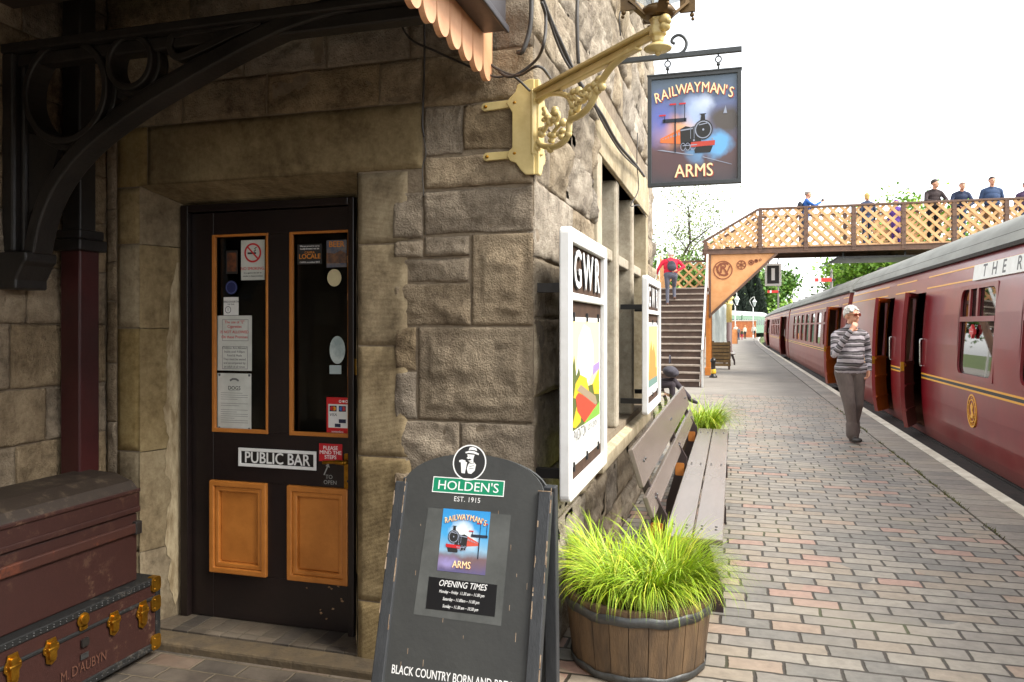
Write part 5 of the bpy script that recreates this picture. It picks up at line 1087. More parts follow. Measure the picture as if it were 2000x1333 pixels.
for YY in (BYF, BYB):
    f = Frame((0, YY, 0), (1,0,0), (0,0,1)); fr_ = YY == BYF
    b = MB(); b.box((PX_[0]-.1, YY-.07, ZG0), (PX_[-1], YY+.07, ZG1-.05)); b.box((PX_[0]-.12, YY-.11, ZG0-.03), (PX_[-1]+.02, YY+.11, ZG0-.001)); b.box((PX_[0]-.12, YY-.10, ZG1-.049), (PX_[-1], YY+.10, ZG1-.02)); b.build('girder', M_brn, fb, .01)
    b = MB(); b.box((PX_[1]-.05, YY-.08, ZR), (PX_[-1], YY+.08, ZR+.06)); b.bar((PX_[0]-.1,YY,4.17), (PX_[1]-.05,YY,ZR+.03), .16, .06); b.build('top_rail', M_brn, fb, .008)
    for i in range(len(PX_)-1):
        x0, x1 = PX_[i]+.07, PX_[i+1]-.07
        poly = [(x0-.05,ZG1),(x1,ZG1),(x1,ZR-.02),(x0-.05,4.18)] if i == 0 else [(x0,ZG1),(x1,ZG1),(x1,ZR),(x0,ZR)]
        lattice('lattice_panel', f, poly, .228, .08, fb, M_lat)
        b = MB()
        for z in (ZG1+.05,): b.box((x0, YY-.02, ZG1-.02), (x1, YY+.02, ZG1+.03))
        if i: b.build('panel_rail', M_lat, fb)
    for i, x in enumerate(PX_):
        zt_ = 4.18 if i == 0 else ZR; b = MB(); b.box((x-.055, YY-.09, ZG0+.02), (x+.055, YY+.09, zt_-.001))
        for z in [ZG0+.1+k*.2 for k in range(7)]:
            if z < zt_: b.ball((x-.03, YY-.092, z), .014, n=4); b.ball((x+.03, YY-.092, z), .014, n=4)
        b.build('post', M_brn, fb)
b = MB(); b.box((-.2, BYF+.08, ZG1-.06), (10.1, BYB-.08, 4.02)); 
for k in range(4): b.box((-.8+.25*k-.25, BYF+.08, 2.75+.3*k), (-.8+.25*(k+1), BYB-.08, 2.8+.3*k+.02))
b.build('deck', M_riser, fb)
b = MB(); b.box((3.05, BYF+.1, 3.58), (5.2, BYB+.3, 3.63)); b.add([(2.75,BYF-.1,3.40),(3.05,BYF-.1,3.60),(3.05,BYB+.3,3.60),(2.75,BYB+.3,3.40),(2.75,BYF-.1,3.44),(3.05,BYF-.1,3.64),(3.05,BYB+.3,3.64),(2.75,BYB+.3,3.44)], [(0,3,2,1),(4,5,6,7),(0,1,5,4),(2,3,7,6),(3,0,4,7)])
for x in (3.2, 4.9): b.box((x, BYF+.3, 3.62), (x+.05, BYF+.35, ZG0)); b.box((x, BYB-.3, 3.62), (x+.05, BYB-.25, ZG0))
b.build('smoke_deflector', M_black, fb)
# stairs
SX0, SX1 = -2.15, -.78; NS = 15; SY0, SY1, SZ = 19.7, 23.6, 2.70
for k in range(NS):
    y = SY0+(SY1-SY0)*k/NS; z = SZ*(k+1)/NS; b = MB(); b.box((SX0, y-.03, z-.045), (SX1, y+.27, z)); b.build('stair_tread', M_tread, fb, .006)
    b = MB(); b.box((SX0+.02, y+.012, z-SZ/NS+.001), (SX1-.02, y+.03, z-.046)); b.build('stair_riser', M_riser, fb)
for x in (SX0-.06, SX1+.005):
    b = MB(); f = Frame((x, 0, 0), (0,1,0), (0,0,1)); b.strip(f, [(SY0-.1,.0),(SY0+.15,.30),(SY1,SZ+.05),(SY1+.2,SZ+.05)], [(SY0-.1,-.0),(SY0+.15,-.0),(SY1,SZ-.35),(SY1+.2,SZ-.3)], 0, .055); b.build('stringer', M_brn, fb)
for x in (SX0-.02, SX1+.06):
    b = MB(); b.bar((x,SY0-.1,.92), (x,SY1+.1,SZ+1.0), .05, .07); b.bar((x,SY0-.08,0), (x,SY0-.08,.95), .05, .05); b.bar((x,SY1+.08,SZ-.2), (x,SY1+.08,SZ+1.02), .06, .06); b.build('handrail', mat('white_handrail', S(206,206,202), S(180,180,176), 8, .5), fb, .01)
b = MB(); b.box((SX0-.1, SY1, SZ-.1), (SX1+.1, BYB+.1, SZ-.001)); b.build('landing', M_riser, fb)
f = Frame((0, BYB+.05, 0), (1,0,0), (0,0,1)); lattice('lattice_panel', f, rect(SX0+.1,SZ+.05,SX1-.02,SZ+1.0), .25, .065, fb, M_lat)
b = MB(); b.box((SX0-.1,BYB,SZ+1.0),(SX1,BYB+.12,SZ+1.06)); b.box((SX0-.1,BYB,SZ-.1),(SX0+.05,BYB+.12,SZ+1.0)); b.box((SX0+.0,BYB-.0,SZ+.0),(SX1,BYB+.1,SZ+.05)); b.build('landing_rail', M_brn, fb)
f = Frame((SX0-.05, 0, 0), (0,1,0), (0,0,1)); lattice('lattice_panel', f, rect(SY1,SZ+.05,BYB,SZ+1.0), .25, .065, fb, M_lat)
for (x, y) in ((-.72, BYF), (-.72, BYB), (SX0, BYB)):
    b = MB(); zt_ = ZG0 if x > -1 else SZ; b.box((x-.10, y-.09, 0), (x+.10, y+.09, .25)); b.box((x-.07, y-.06, .25), (x+.07, y+.06, zt_)); b.build('column', mat('column_orange', S(206,128,48), S(186,110,42), 5, .55), fb, .012)
f = Frame((0, BYF-.03, 0), (1,0,0), (0,0,1)); tri = [(-.68,1.86),(1.32,ZG0-.03),(-.68,ZG0-.03)]
b = MB(); b.prism(f, tri, -.03, 0); spd = b.build('spandrel', mat('spandrel_orange', S(224,164,108), S(210,148,92), 4, .55, .1, 30), fb)
b = MB(); b.ribbon(f, [tri[0], tri[1]], .07, -.07, .06); b.ribbon(f, [(-.66,1.8),(-.66,ZG0-.03)], .05, -.05, .05); b.build('spandrel_edge', M_brn, spd)
M_mono = mat('monogram_brown', S(132,72,44), rough=.6)
def sp(x, y): p = AY(x, y, BYF-.03); return p.x, p.z
c0 = sp(1412, 528); rr = .29; b = MB()
b.ring(f, [p for p in circ(*c0, rr, n=32)], circ(*c0, rr-.03, n=32), 0, .015)
b.text(f, 'C', c0[0]-.02, c0[1], .62, .012, bold=-.0, sx=.95); b.text(f, 'W', c0[0], c0[1]-.04, .44, .018); b.text(f, 'R', c0[0]+.02, c0[1]+.04, .44, .016); b.build('monogram', M_mono, spd)
for x, y, r_ in ((1448,518,.145),(1467,513,.085),(1477,510,.055),(1485,508,.04)):
    c0 = sp(x, y); b = MB(); b.ring(f, circ(*c0, r_, n=24), circ(*c0, r_-.018, n=24), 0, .015)
    if r_ > .05:
        for k in range(6): a = k*math.pi/3; c2 = (c0[0]+r_*.5*math.cos(a), c0[1]+r_*.5*math.sin(a)); b.ring(f, circ(*c2, r_*.42, n=12), circ(*c2, r_*.42-.012, n=12), 0, .013)
    b.build('roundel', M_mono, spd)
# ================================================================== train
XT = 2.75; XW = 2*XT+2.8
prof = [(-.10,.085),(.05,.045),(.25,.02),(.5,.004),(.85,0),(1.3,.012),(1.7,.035),(2.05,.07),(2.28,.105),(2.40,.135)]
def xs(z):
    for (a, b_), (c_, d) in zip(prof, prof[1:]):
        if z <= c_: return XT+b_+(d-b_)*(z-a)/(c_-a) if z > a else XT+b_
    return XT+prof[-1][1]
def maroon(name, c, c2, rough, coat=.2):
    m = mat(name, c, c2, 2.2, rough, 0, 6, coat=coat); n, l = m.node_tree.nodes, m.node_tree.links; p = n['Principled BSDF']
    src = p.inputs['Base Color'].links[0].from_socket; tc = n.new('ShaderNodeTexCoord'); sp = n.new('ShaderNodeSeparateXYZ'); l.new(tc.outputs['Object'], sp.inputs[0])
    nz = n.new('ShaderNodeTexNoise'); nz.inputs['Scale'].default_value = 1.6; nz.inputs['Detail'].default_value = 8; l.new(tc.outputs['Object'], nz.inputs['Vector'])
    a = n.new('ShaderNodeMath'); a.operation = 'MULTIPLY_ADD'; a.inputs[1].default_value = .7; l.new(nz.outputs['Fac'], a.inputs[0]); l.new(sp.outputs[2], a.inputs[2])
    mr = n.new('ShaderNodeMapRange'); mr.inputs['From Min'].default_value = .75; mr.inputs['From Max'].default_value = .35; mr.inputs['To Max'].default_value = .4; l.new(a.outputs[0], mr.inputs[0])
    mx = n.new('ShaderNodeMixRGB'); mx.inputs[2].default_value = S(150,112,100); l.new(mr.outputs[0], mx.inputs[0]); l.new(src, mx.inputs[1]); l.new(mx.outputs[0], p.inputs['Base Color']); return m
M_mar = maroon('coach_maroon', S(124,18,28), S(110,15,24), .32)
M_mar2 = maroon('coach_dusty_maroon', S(132,56,46), S(114,44,38), .5, .08)
M_roofg = mat('coach_roof_grey', S(150,150,143), S(126,126,119), 3, .7, .15, 30, st=(1,.3,1))
M_yel = mat('lining_yellow', S(222,160,48), rough=.45)
M_under = mat('underframe_black', S(34,31,29), S(56,48,42), 12, .85, .4, 30)
M_teak = mat('varnished_teak', S(214,112,42), S(186,90,32), 5, .3, .1, 30, coat=.4, st=(4,4,.7))
M_ruffle = mat('coach_interior', S(130,84,62), S(150,104,78), 4, .6)
def coach(label, y0, y1, wins, doors, dusty=False, detail=True, xoff=0.0, vents=True, th_default=35):
    t = thing('train_coach', label, 'train coach', (XT+1.4, (y0+y1)/2, -1), 'maroon coaches of the train at the platform')
    MM = M_mar2 if dusty else M_mar; T = lambda p: p
    holes = [(a, c_, .93, 2.03) for a, c_ in wins]+[(d[0]-d[1], d[0], .02, 2.06) for d in doors]
    ys_ = sorted(set([y0, y1]+[h[0] for h in holes]+[h[1] for h in holes])); zs_ = sorted(set([p[0] for p in prof]+[.93, 2.03, .02, 2.06]))
    b = MB()
    for side in (0, 1):
        for i in range(len(ys_)-1):
            for j in range(len(zs_)-1):
                ym, zm = (ys_[i]+ys_[i+1])/2, (zs_[j]+zs_[j+1])/2
                if any(h[0] < ym < h[1] and h[2] < zm < h[3] for h in (holes if side == 0 else holes[:len(wins)])): continue
                v = []
                for yy, zz in ((ys_[i],zs_[j]),(ys_[i],zs_[j+1]),(ys_[i+1],zs_[j+1]),(ys_[i+1],zs_[j])):
                    x = xs(zz); v.append((x if side == 0 else XW-x, yy, zz))
                b.add(v, [(0,3,2,1) if side == 0 else (0,1,2,3)], 0, False)
    for yy in (y0, y1):
        v = [(xs(z), yy, z) for z in zs_]+[(XW-xs(z), yy, z) for z in zs_[::-1]]; b.add(v, [tuple(range(len(v)))], 0)
    b.build('body', MM, t)
    # roof: elliptical arc with a gutter
    prf = [(XT+.10,2.40),(XT+.12,2.45)]+[(XT+1.4-1.26*math.cos(R(a)), 2.45+.56*math.sin(R(a))) for a in range(10,171,10)]+[(XW-XT-.12,2.45),(XW-XT-.10,2.40)]
    b = MB(); n = len(prf); ky = 2 if detail else 2; yy_ = [y0-.04, y1+.04]
    v = [(x, y, z) for y in yy_ for x, z in prf]; b.add(v, [(i, i+1, n+i+1, n+i) for i in range(n-1)], 0, True); b.add(v, [tuple(range(n)), tuple(range(2*n-1, n-1, -1))], 0)
    ro = b.build('roof', M_roofg, t)
    b = MB(); b.box((XT+.085, y0-.03, 2.395), (XT+.13, y1+.03, 2.44)); b.box((XT+.17, y0-.03, 2.55), (XT+.185, y1+.03, 2.57)); b.build('gutter', M_under, ro)
    if vents:
        b = MB()
        for k in range(int((y1-y0)/2.1)):
            yy = y0+1.2+2.1*k; b.lathe([(.0,.0),(.15,.0),(.15,.09),(.1,.13),(.01,.13)], (XT+1.1+(k % 2)*.35, yy, 2.97), 10)
        for k in range(int((y1-y0)/1.0)): b.box((XT+.13, y0+.5+k, 2.46), (XT+.14, y0+.54+k, 2.47))
        b.build('roof_vent', M_under, ro)
        b = MB()
        for k in range(1, int((y1-y0)/1.1)):
            yy = y0+1.1*k; v = [(x, yy+dy, z+.012) for dy in (0,.04) for x, z in prf[2:-2]]; m_ = len(prf)-4; b.add(v, [(i, i+1, m_+i+1, m_+i) for i in range(m_-1)], 0)
        b.build('roof_rib', M_roofg, ro)
    b = MB(); b.box((XT+.10, y0+.03, -.02), (XW-XT-.10, y1-.03, .02)); b.box((XT+1.35, y0+.1, .02), (XT+1.39, y1-.1, 2.38)); b.box((XT+.14,y0+.03,2.36),(XW-XT-.14,y1-.03,2.39)); b.build('interior', M_ruffle, t)
    b = MB(); b.box((XT+.06, y0, -.26), (XT+.18, y1, -.11)); b.box((XW-XT-.18, y0, -.26), (XW-XT-.06, y1, -.11)); b.box((XT+.5,y0+.2,-.30),(XW-XT-.5,y1-.2,-.03))
    for k in (5.2, 7.5, 10.2, 12.6): b.box((XT+.15, y0+k, -.75), (XT+.7, y0+k+1.5, -.28)); 
    b.bar((XT+.25,y0+4.6,-.26),(XT+.25,y0+7,-.62),.06,.06); b.bar((XT+.25,y0+7,-.62),(XT+.25,y0+12.5,-.62),.06,.06); b.bar((XT+.25,y0+12.5,-.62),(XT+.25,y0+15,-.26),.06,.06)
    b.box((XT-.22, y0+1.5, -.16), (XT+.06, y1-1.5, -.125))
    b.build('underframe', M_under, t)
    for yc in (y0+2.7, y1-2.7):
        b = MB(); b.box((XT+.18, yc-1.7, -.68), (XT+.34, yc+1.7, -.40)); b.box((XT+.12, yc-.4, -.62), (XT+.2, yc+.4, -.38)); b.box((XW-XT-.34,yc-1.7,-.68),(XW-XT-.18,yc+1.7,-.40)); bo = b.build('bogie', M_under, t, .02)
        for dy in (-1.3, 1.3):
            b = MB(); M9 = Matrix.Rotation(R(90), 3, 'Y'); b.lathe([(.02,.0),(.4,.0),(.46,.0),(.46,.10),(.49,.11),(.49,.14),(.02,.14)], (XT+.38, yc+dy, -.50), 20, 0, M9); b.lathe([(.02,.0),(.46,.0),(.46,.10),(.02,.14)], (XW-XT-.52, yc+dy, -.50), 20, 0, M9); b.box((XT+.10,yc+dy-.13,-.6),(XT+.18,yc+dy+.13,-.42)); b.build('wheel_set', M_under, bo)
    for (a, c_) in wins:
        z0, z1 = .93, 2.03; x0, x1 = xs(z0), xs(z1); ey = Vector((x1-x0,0,z1-z0)).normalized(); f = Frame((x0, 0, z0), (0,-1,0), ey); H_ = math.hypot(x1-x0, z1-z0)
        b = MB(); o_ = rrect(-c_-.02, -.02, -a+.02, H_+.02, .02, 5); i_ = rrect(-c_+.03, .03, -a-.03, H_-.03, .13, 5); b.ring(f, o_, i_, -.02, .008); hv = H_*.64; b.fbox(f, -c_+.03, hv-.03, -a-.03, hv+.03, -.02, .012)
        if detail: b.fbox(f, -(a+c_)/2-.03, hv+.03, -(a+c_)/2+.03, H_-.03, -.02, .006); b.fbox(f, -c_+.36, hv+.03, -c_+.42, H_-.03, -.02, .006)
        wf = b.build('window_frame', MM, t); b = MB(); b.fbox(f, -c_+.01, .01, -a-.01, H_-.01, -.030, -.026); b.build('pane', M_coachglass, wf)
        b = MB(); b.fbox(Frame((XW-xs(1.5),0,z0),(0,1,0),(0,0,1)), a-.02, -.02, c_+.02, 1.12, -.02, -.015); b.build('far_pane', M_coachglass, wf)
    # lining
    b = MB(); cuts = sorted([(d[0]-d[1]-.02, d[0]+.02) for d in doors]); segs = []; y = y0+.03
    for a, c_ in cuts: segs.append((y, a)); y = c_
    segs.append((y, y1-.03))
    wcut = sorted(cuts)
    for z, h in ((.955-.12,.022),(.775,.022),(2.115,.020),(2.28,.020)):
        for s0, s1 in segs:
            if z > 2.1: s0, s1 = (s0, s1)
            f = Frame((xs(z), 0, z), (0,-1,0), (xs(z+.05)-xs(z),0,.05)); b.fbox(f, -s1, -h/2, -s0, h/2, -.002, .004)
    if not dusty or True: b.build('lining', M_yel, t)
    b = MB()
    for s0, s1 in segs:
        z = .805; f = Frame((xs(z), 0, z), (0,-1,0), (0,0,1)); b.fbox(f, -s1, -.017, -s0, .018, -.002, .002)
    b.build('lining_black', M_ink, t)
    # doors
    for d in doors:
        hy, w_, th, inner = d[:4]; b = MB(); th_ = .055; za = [.0,.1,.25,.5,.85,1.0,1.3,1.7,1.98,2.06]; hx_ = XT-.01
        Rz = Matrix.Rotation(-R(th), 4, 'Z'); Tm = Matrix.Translation((hx_, hy, 0)) @ Rz
        def dp(t_, dx, z): return Tm @ Vector((xs(z)-XT+dx, -t_, z))
        w0, w1 = .12, w_-.12
        for z0, z1 in zip(za, za[1:]):
            glaz = 1.0 <= z0 and z1 <= 1.98
            for (ta, tb) in (((.01, w0), (w1, w_-.01)) if glaz else ((.01, w_-.01),)):
                v = [dp(ta,0,z0), dp(tb,0,z0), dp(tb,0,z1), dp(ta,0,z1), dp(ta,th_,z0), dp(tb,th_,z0), dp(tb,th_,z1), dp(ta,th_,z1)]
                b.add(v, [(0,1,2,3)], 0); b.add(v, [(4,7,6,5)], 1); b.add(v, [(0,4,5,1),(3,2,6,7),(1,5,6,2),(0,3,7,4)], 0)
        dr = b.build('door', [MM, inner], t)
        b = MB(); v = [dp(w0,.03,1.0), dp(w1,.03,1.0), dp(w1,.03,1.98), dp(w0,.03,1.98)]; b.add(v, [(0,1,2,3)]); b.build('pane', M_coachglass, dr)
        b = MB()
        for z in (.25,.62,.95,2.0):
            v = [dp(.02,th_+.001,z), dp(w_-.02,th_+.001,z), dp(w_-.02,th_+.018,z), dp(.02,th_+.018,z), dp(.02,th_+.001,z+.03), dp(w_-.02,th_+.001,z+.03), dp(w_-.02,th_+.018,z+.03), dp(.02,th_+.018,z+.03)]
            b.add(v, [(0,1,2,3),(4,7,6,5),(0,4,5,1),(3,2,6,7),(1,5,6,2),(0,3,7,4)])
        b.build('door_rail', inner, dr)
        b = MB(); p = dp(w_-.06,th_,.95); b.ball(tuple(p), .03, n=6); p2 = dp(w_-.012,th_*.5,.93); b.box((p2.x-.03,p2.y-.02,.86), (p2.x+.02,p2.y+.012,1.0)); b.build('door_handle', M_brass, dr)
        b = MB(); b.tube([(XT-.03,hy-w_-.06,.95+q*.05) for q in range(9)], .012, 6); b.tube([(XT+.01,hy-w_-.06,.95),(XT-.03,hy-w_-.06,.95)], .012, 6); b.tube([(XT+.03,hy-w_-.06,1.35),(XT-.03,hy-w_-.06,1.35)], .012, 6); b.build('grab_rail', mat('chrome', S(200,200,196), rough=.2, metal=1), t)
    return t
W1 = [(9.5+.0-2.2*k, 10.9-2.2*k) for k in range(8)]
c1 = coach('nearest gloss maroon coach with white roof board, round crest and two open doors', -9.5, 20.15, W1, [(13.47,.72,22,M_mar),(15.7,.66,27,M_teak)], vents=False)
b = MB(); Fm = Frame((XT-.0, 0, 0), (0,-1,0), (0,0,1)); cz = AX(1898,803,XT-.0).z; cy = AX(1898,803,XT).y; fz = Frame((xs(cz)-.001, 0, 0), (0,-1,0), (0,0,1))
b.ring(fz, circ(-cy,cz,.185,.20,n=28), circ(-cy,cz,.165,.18,n=28), -.03, .006); b.ring(fz, circ(-cy,cz,.125,.14,n=28), circ(-cy,cz,.112,.127,n=28), -.03, .006)
b.prism(fz, [(-cy-.07,cz-.08),(-cy-.02,cz-.03),(-cy-.05,cz+.06),(-cy+.0,cz+.10),(-cy+.05,cz+.05),(-cy+.02,cz),(-cy+.07,cz-.05),(-cy+.03,cz-.09)], -.03, .006)
for k in range(16): a = k*math.pi/8; b.prism(fz, circ(-cy+.145*math.cos(a), cz+.158*math.sin(a), .009, n=5), -.03, .006)
b.build('crest', M_yel, c1)
yb = AX(1905,535,XT+.08).y; fz = Frame((XT+.045, 0, 0), (0,-1,0), (.09/.22*.2,0,.22)); 
b = MB(); z0 = 2.09; fz = Frame((xs(2.10)-.02, 0, 2.095), (0,-1,0), (.025,0,.2)); b.fbox(fz, -yb, 0, -3.2, .185, -.012, .008); rb = b.build('roof_board', M_white, c1)
b = MB()
for ch, px in (('T',1923),('H',1942),('E',1961),('R',1991)): yy = AX(px,530,xs(2.1)-.02).y; b.text(fz, ch, -yy, .093, .205, .0086, bold=.03, sx=1.2)
b.build('lettering', M_inkgrey, rb)
p = AX(1898,648,xs(1.45)); fz = Frame((xs(1.5)+.022, 0, 0), (0,-1,0), (0,0,1)); b = MB(); b.prism(fz, circ(-p.y, p.z, .075, .085, n=4, a0=0)+[], 0, .03); b.prism(fz, rect(-p.y-.085,p.z-.03,-p.y+.085,p.z+.03), 0, .031); b.text(fz, 'NO SMOKING', -p.y, p.z, .022, .033, 1); b.build('window_sticker', [M_red, M_lw], c1)
def wins(y0, y1, skip): return [(y, y+1.35) for y in [y0+1.6+2.05*k for k in range(int((y1-y0-2.5)/2.05))] if not any(a-.3 < y+.6 < c_+.3+1 for a, c_ in skip)]
def far_coach(lbl, y0, y1, doors): return coach(lbl, y0, y1, wins(y0, y1, [(d[0]-d[1]-.6, d[0]+.3) for d in doors]), doors, True, False)
c2 = far_coach('second coach of the train, dusty maroon with orange inner door open at its near end', 20.85, 41.0, [(22.6,.74,30,M_teak)])
c3 = far_coach('third coach of the train with a red door swung open', 41.7, 61.8, [(44.2,.72,24,M_mar)])
c4 = far_coach('fourth coach of the train bending away to the right', 62.5, 82.6, [(64,.72,20,M_mar)])
c4.rotation_euler.z = R(-1.0); c4.location.x += .22
b = MB(); b.box((XT+.55,20.16,-.1),(XW-XT-.55,20.84,2.5)); 
for k in range(5): b.box((XT+.45,20.2+k*.13,-.1),(XW-XT-.45,20.25+k*.13,2.6))
b.box((XT+.2,20.25,-.1),(XT+.5,20.75,2.1)); b.build('gangway_bellows', mat('gangway_slate', S(44,52,60), S(34,40,48), 6, .7), c1)
# ================================================================== people
def sd_caps(p, a, b, ra, rb):
    ab = b-a; t = max(0, min(1, (p-a).dot(ab)/max(ab.length_squared, 1e-9))); return (p-(a+ab*t)).length-(ra+(rb-ra)*t)
class Body:
    def __init__(s, M): s.M = M; s.pr = []
    def cap(s, a, b, ra, rb, tag_, st=0): s.pr.append(('c', s.M @ Vector(a), s.M @ Vector(b), ra, rb, tag_, st)); return s
    def ell(s, c, r, tag_, rot=None, st=0):
        Rm = s.M.to_3x3() @ (rot if rot else Matrix.Identity(3)); s.pr.append(('e', s.M @ Vector(c), Rm, Vector(r), None, tag_, st)); return s
    def mesh(s, name, voxel, mats, tags, parent, smooth_it=6):
        b = MB()
        for p in s.pr:
            if p[0] == 'c':
                a, c_, ra, rb = p[1:5]; t = (c_-a); L = t.length; t = t.normalized() if L > 1e-6 else Vector((0,0,1)); q = t.to_track_quat('Z', 'Y').to_matrix(); pf = []
                for k in range(7): an = -math.pi/2+k*math.pi/12; pf.append((max(ra*math.cos(an), .0006), ra*math.sin(an)))
                for k in range(7): an = k*math.pi/12; pf.append((max(rb*math.cos(an), .0006), L+rb*math.sin(an)))
                b.lathe(pf, a, 14, 0, q)
            else: b.ball(p[1], 1, 0, 14, p[2] @ Matrix.Diagonal(p[3]))
        me = bpy.data.meshes.new('w'); me.from_pydata(b.v, [], b.f); o = bpy.data.objects.new('w', me); tmp.collection.objects.link(o)
        m = o.modifiers.new('r', 'REMESH'); m.mode = 'VOXEL'; m.voxel_size = voxel; m.use_smooth_shade = True
        m2 = o.modifiers.new('s', 'SMOOTH'); m2.factor = .5; m2.iterations = smooth_it
        out = bpy.data.meshes.new_from_object(o.evaluated_get(bench_graph())); bpy.data.objects.remove(o); bpy.data.meshes.remove(me); out.name = name
        out.materials.clear()
        for m_ in mats: out.materials.append(m_)
        lab = []; stv = []
        for v in out.vertices:
            best = (9e9, 0, 0)
            for p in s.pr:
                if p[0] == 'c':
                    d = sd_caps(v.co, p[1], p[2], p[3], p[4]); w_ = (v.co-p[1]).dot((p[2]-p[1]).normalized()) if (p[2]-p[1]).length > 1e-6 else 0
                else:
                    l_ = p[2].inverted() @ (v.co-p[1]); k = Vector((l_.x/p[3].x, l_.y/p[3].y, l_.z/p[3].z)).length; d = (k-1)*min(p[3]); w_ = 0
                if d < best[0]: best = (d, tags.index(p[5]), (w_+p[6][1]) if p[6] else v.co.z)
            lab.append(best[1]); stv.append(best[2])
        for f in out.polygons:
            c_ = [lab[i] for i in f.vertices]; f.material_index = max(set(c_), key=c_.count); f.use_smooth = True
        at = out.attributes.new('stripe', 'FLOAT', 'POINT'); at.data.foreach_set('value', stv)
        ob = bpy.data.objects.new(name, out); col.objects.link(ob)
        if parent: adopt(ob, parent)
        return ob
def hand(B, w_, d, n, r=1.0, curl=.5, tag_='skin', side=1, fine=True):
    # palm from the wrist along d, n = palm normal; four fingers of different lengths and a thumb leaving the side of the palm
    w_, d, n = Vector(w_), Vector(d).normalized(), Vector(n); n = (n-d*n.dot(d)).normalized(); s = d.cross(n)*side
    for k in (-.5, 0, .5): B.cap(w_+d*.015*r+s*k*.025*r, w_+d*.082*r+s*k*.05*r, .017*r, .014*r, tag_)
    for k, L in ((-1.5,.072),(-.5,.084),(.5,.079),(1.5,.060)):
        a = w_+d*.088*r+s*k*.0205*r; d1 = (d*math.cos(curl)+n*math.sin(curl)); d2 = (d*math.cos(curl*2.1)+n*math.sin(curl*2.1)); b_ = a+d1*L*.5*r; c_ = b_+d2*L*.5*r
        B.cap(a, b_, .0095*r, .0088*r, tag_); B.cap(b_, c_, .0088*r, .0075*r, tag_)
    a = w_+d*.03*r-s*.026*r; b_ = a+(d*.6-s*.7+n*.35).normalized()*.04*r; B.cap(a, b_, .0125*r, .011*r, tag_); B.cap(b_, b_+(d*.85+n*.45-s*.1).normalized()*.033*r, .010*r, .0085*r, tag_)
SKIN = M_skin
def head(B, c, yaw, pitch, r=1.0, wide=1.0):
    Rm = Matrix.Rotation(R(yaw), 3, 'Z') @ Matrix.Rotation(R(-pitch), 3, 'X'); c = Vector(c); P = lambda x, y, z: c+Rm @ Vector((x*r*wide, y*r, z*r))
    B.ell(P(0,-.012,.03), (.077*r*wide,.096*r,.092*r), 'skin', Rm); B.ell(P(0,.022,-.035), (.060*r*wide,.070*r,.078*r), 'skin', Rm); B.ell(P(0,.052,-.088), (.028*r*wide,.026*r,.024*r), 'skin', Rm)
    B.cap(P(0,.090,.012), P(0,.106,-.022), .0095*r, .0145*r, 'skin'); B.cap(P(-.022,.078,-.052), P(.022,.078,-.052), .011*r, .011*r, 'skin')
    for s in (-1, 1): B.ell(P(s*.079,-.006,-.004), (.012*r,.022*r,.033*r), 'skin', Rm); B.ell(P(s*.030,.074,.026), (.022*r,.014*r,.010*r), 'skin', Rm)
    return P, Rm
def face(P, r, parent, eyes=True):
    if not eyes: return
    b = MB()
    for s in (-1, 1): b.ball(P(s*.030,.083,.008), .0085*r, n=6)
    b.build('eye', mat('eye_dark', S(40,32,30), rough=.25), parent)
    b = MB(); b.tube([P(x,.0885-abs(x)*.3,-.050) for x in (-.024,-.01,.01,.024)], .0035*r, 6); b.build('mouth', mat('lip', S(150,84,76), rough=.5), parent)
def hair(P, Rm, c, r, m, parent, length=.0, bald=0, seed=1):
    b = MB(); q = random.Random(seed); nl, na = 12, 24; V = []; cc = P(0,-.014,.034)
    for i in range(nl+1):
        for j_ in range(na):
            a = 2*math.pi*j_/na; fwd = math.sin(a); lim = 1.08+.92*(-fwd*.5+.5)+length*(-fwd*.5+.62 if fwd < .55 else 0)*1.1; th = lim*i/nl
            if bald and th < bald: th = bald+(lim-bald)*i/nl
            rr = 1.10+.05*fbm((a*1.5, th*2, seed), 2.2, 3)
            v = Vector((.079*math.sin(th)*math.cos(a), .098*math.sin(th)*math.sin(a), .094*math.cos(th)))*rr
            if th > 1.57: v = Vector((.084*math.cos(a), .102*math.sin(a), -.094*(th-1.57)*1.15))*(1.0-.12*(th-1.57))*1.0
            V.append(cc+Rm @ (v*r))
    b.add(V, [(i*na+j_, i*na+(j_+1) % na, (i+1)*na+(j_+1) % na, (i+1)*na+j_) for i in range(nl) for j_ in range(na)], 0, True)
    o = b.build('hair', m, parent); s_ = o.modifiers.new('thick', 'SOLIDIFY'); s_.thickness = .012; s_.offset = 1; return o
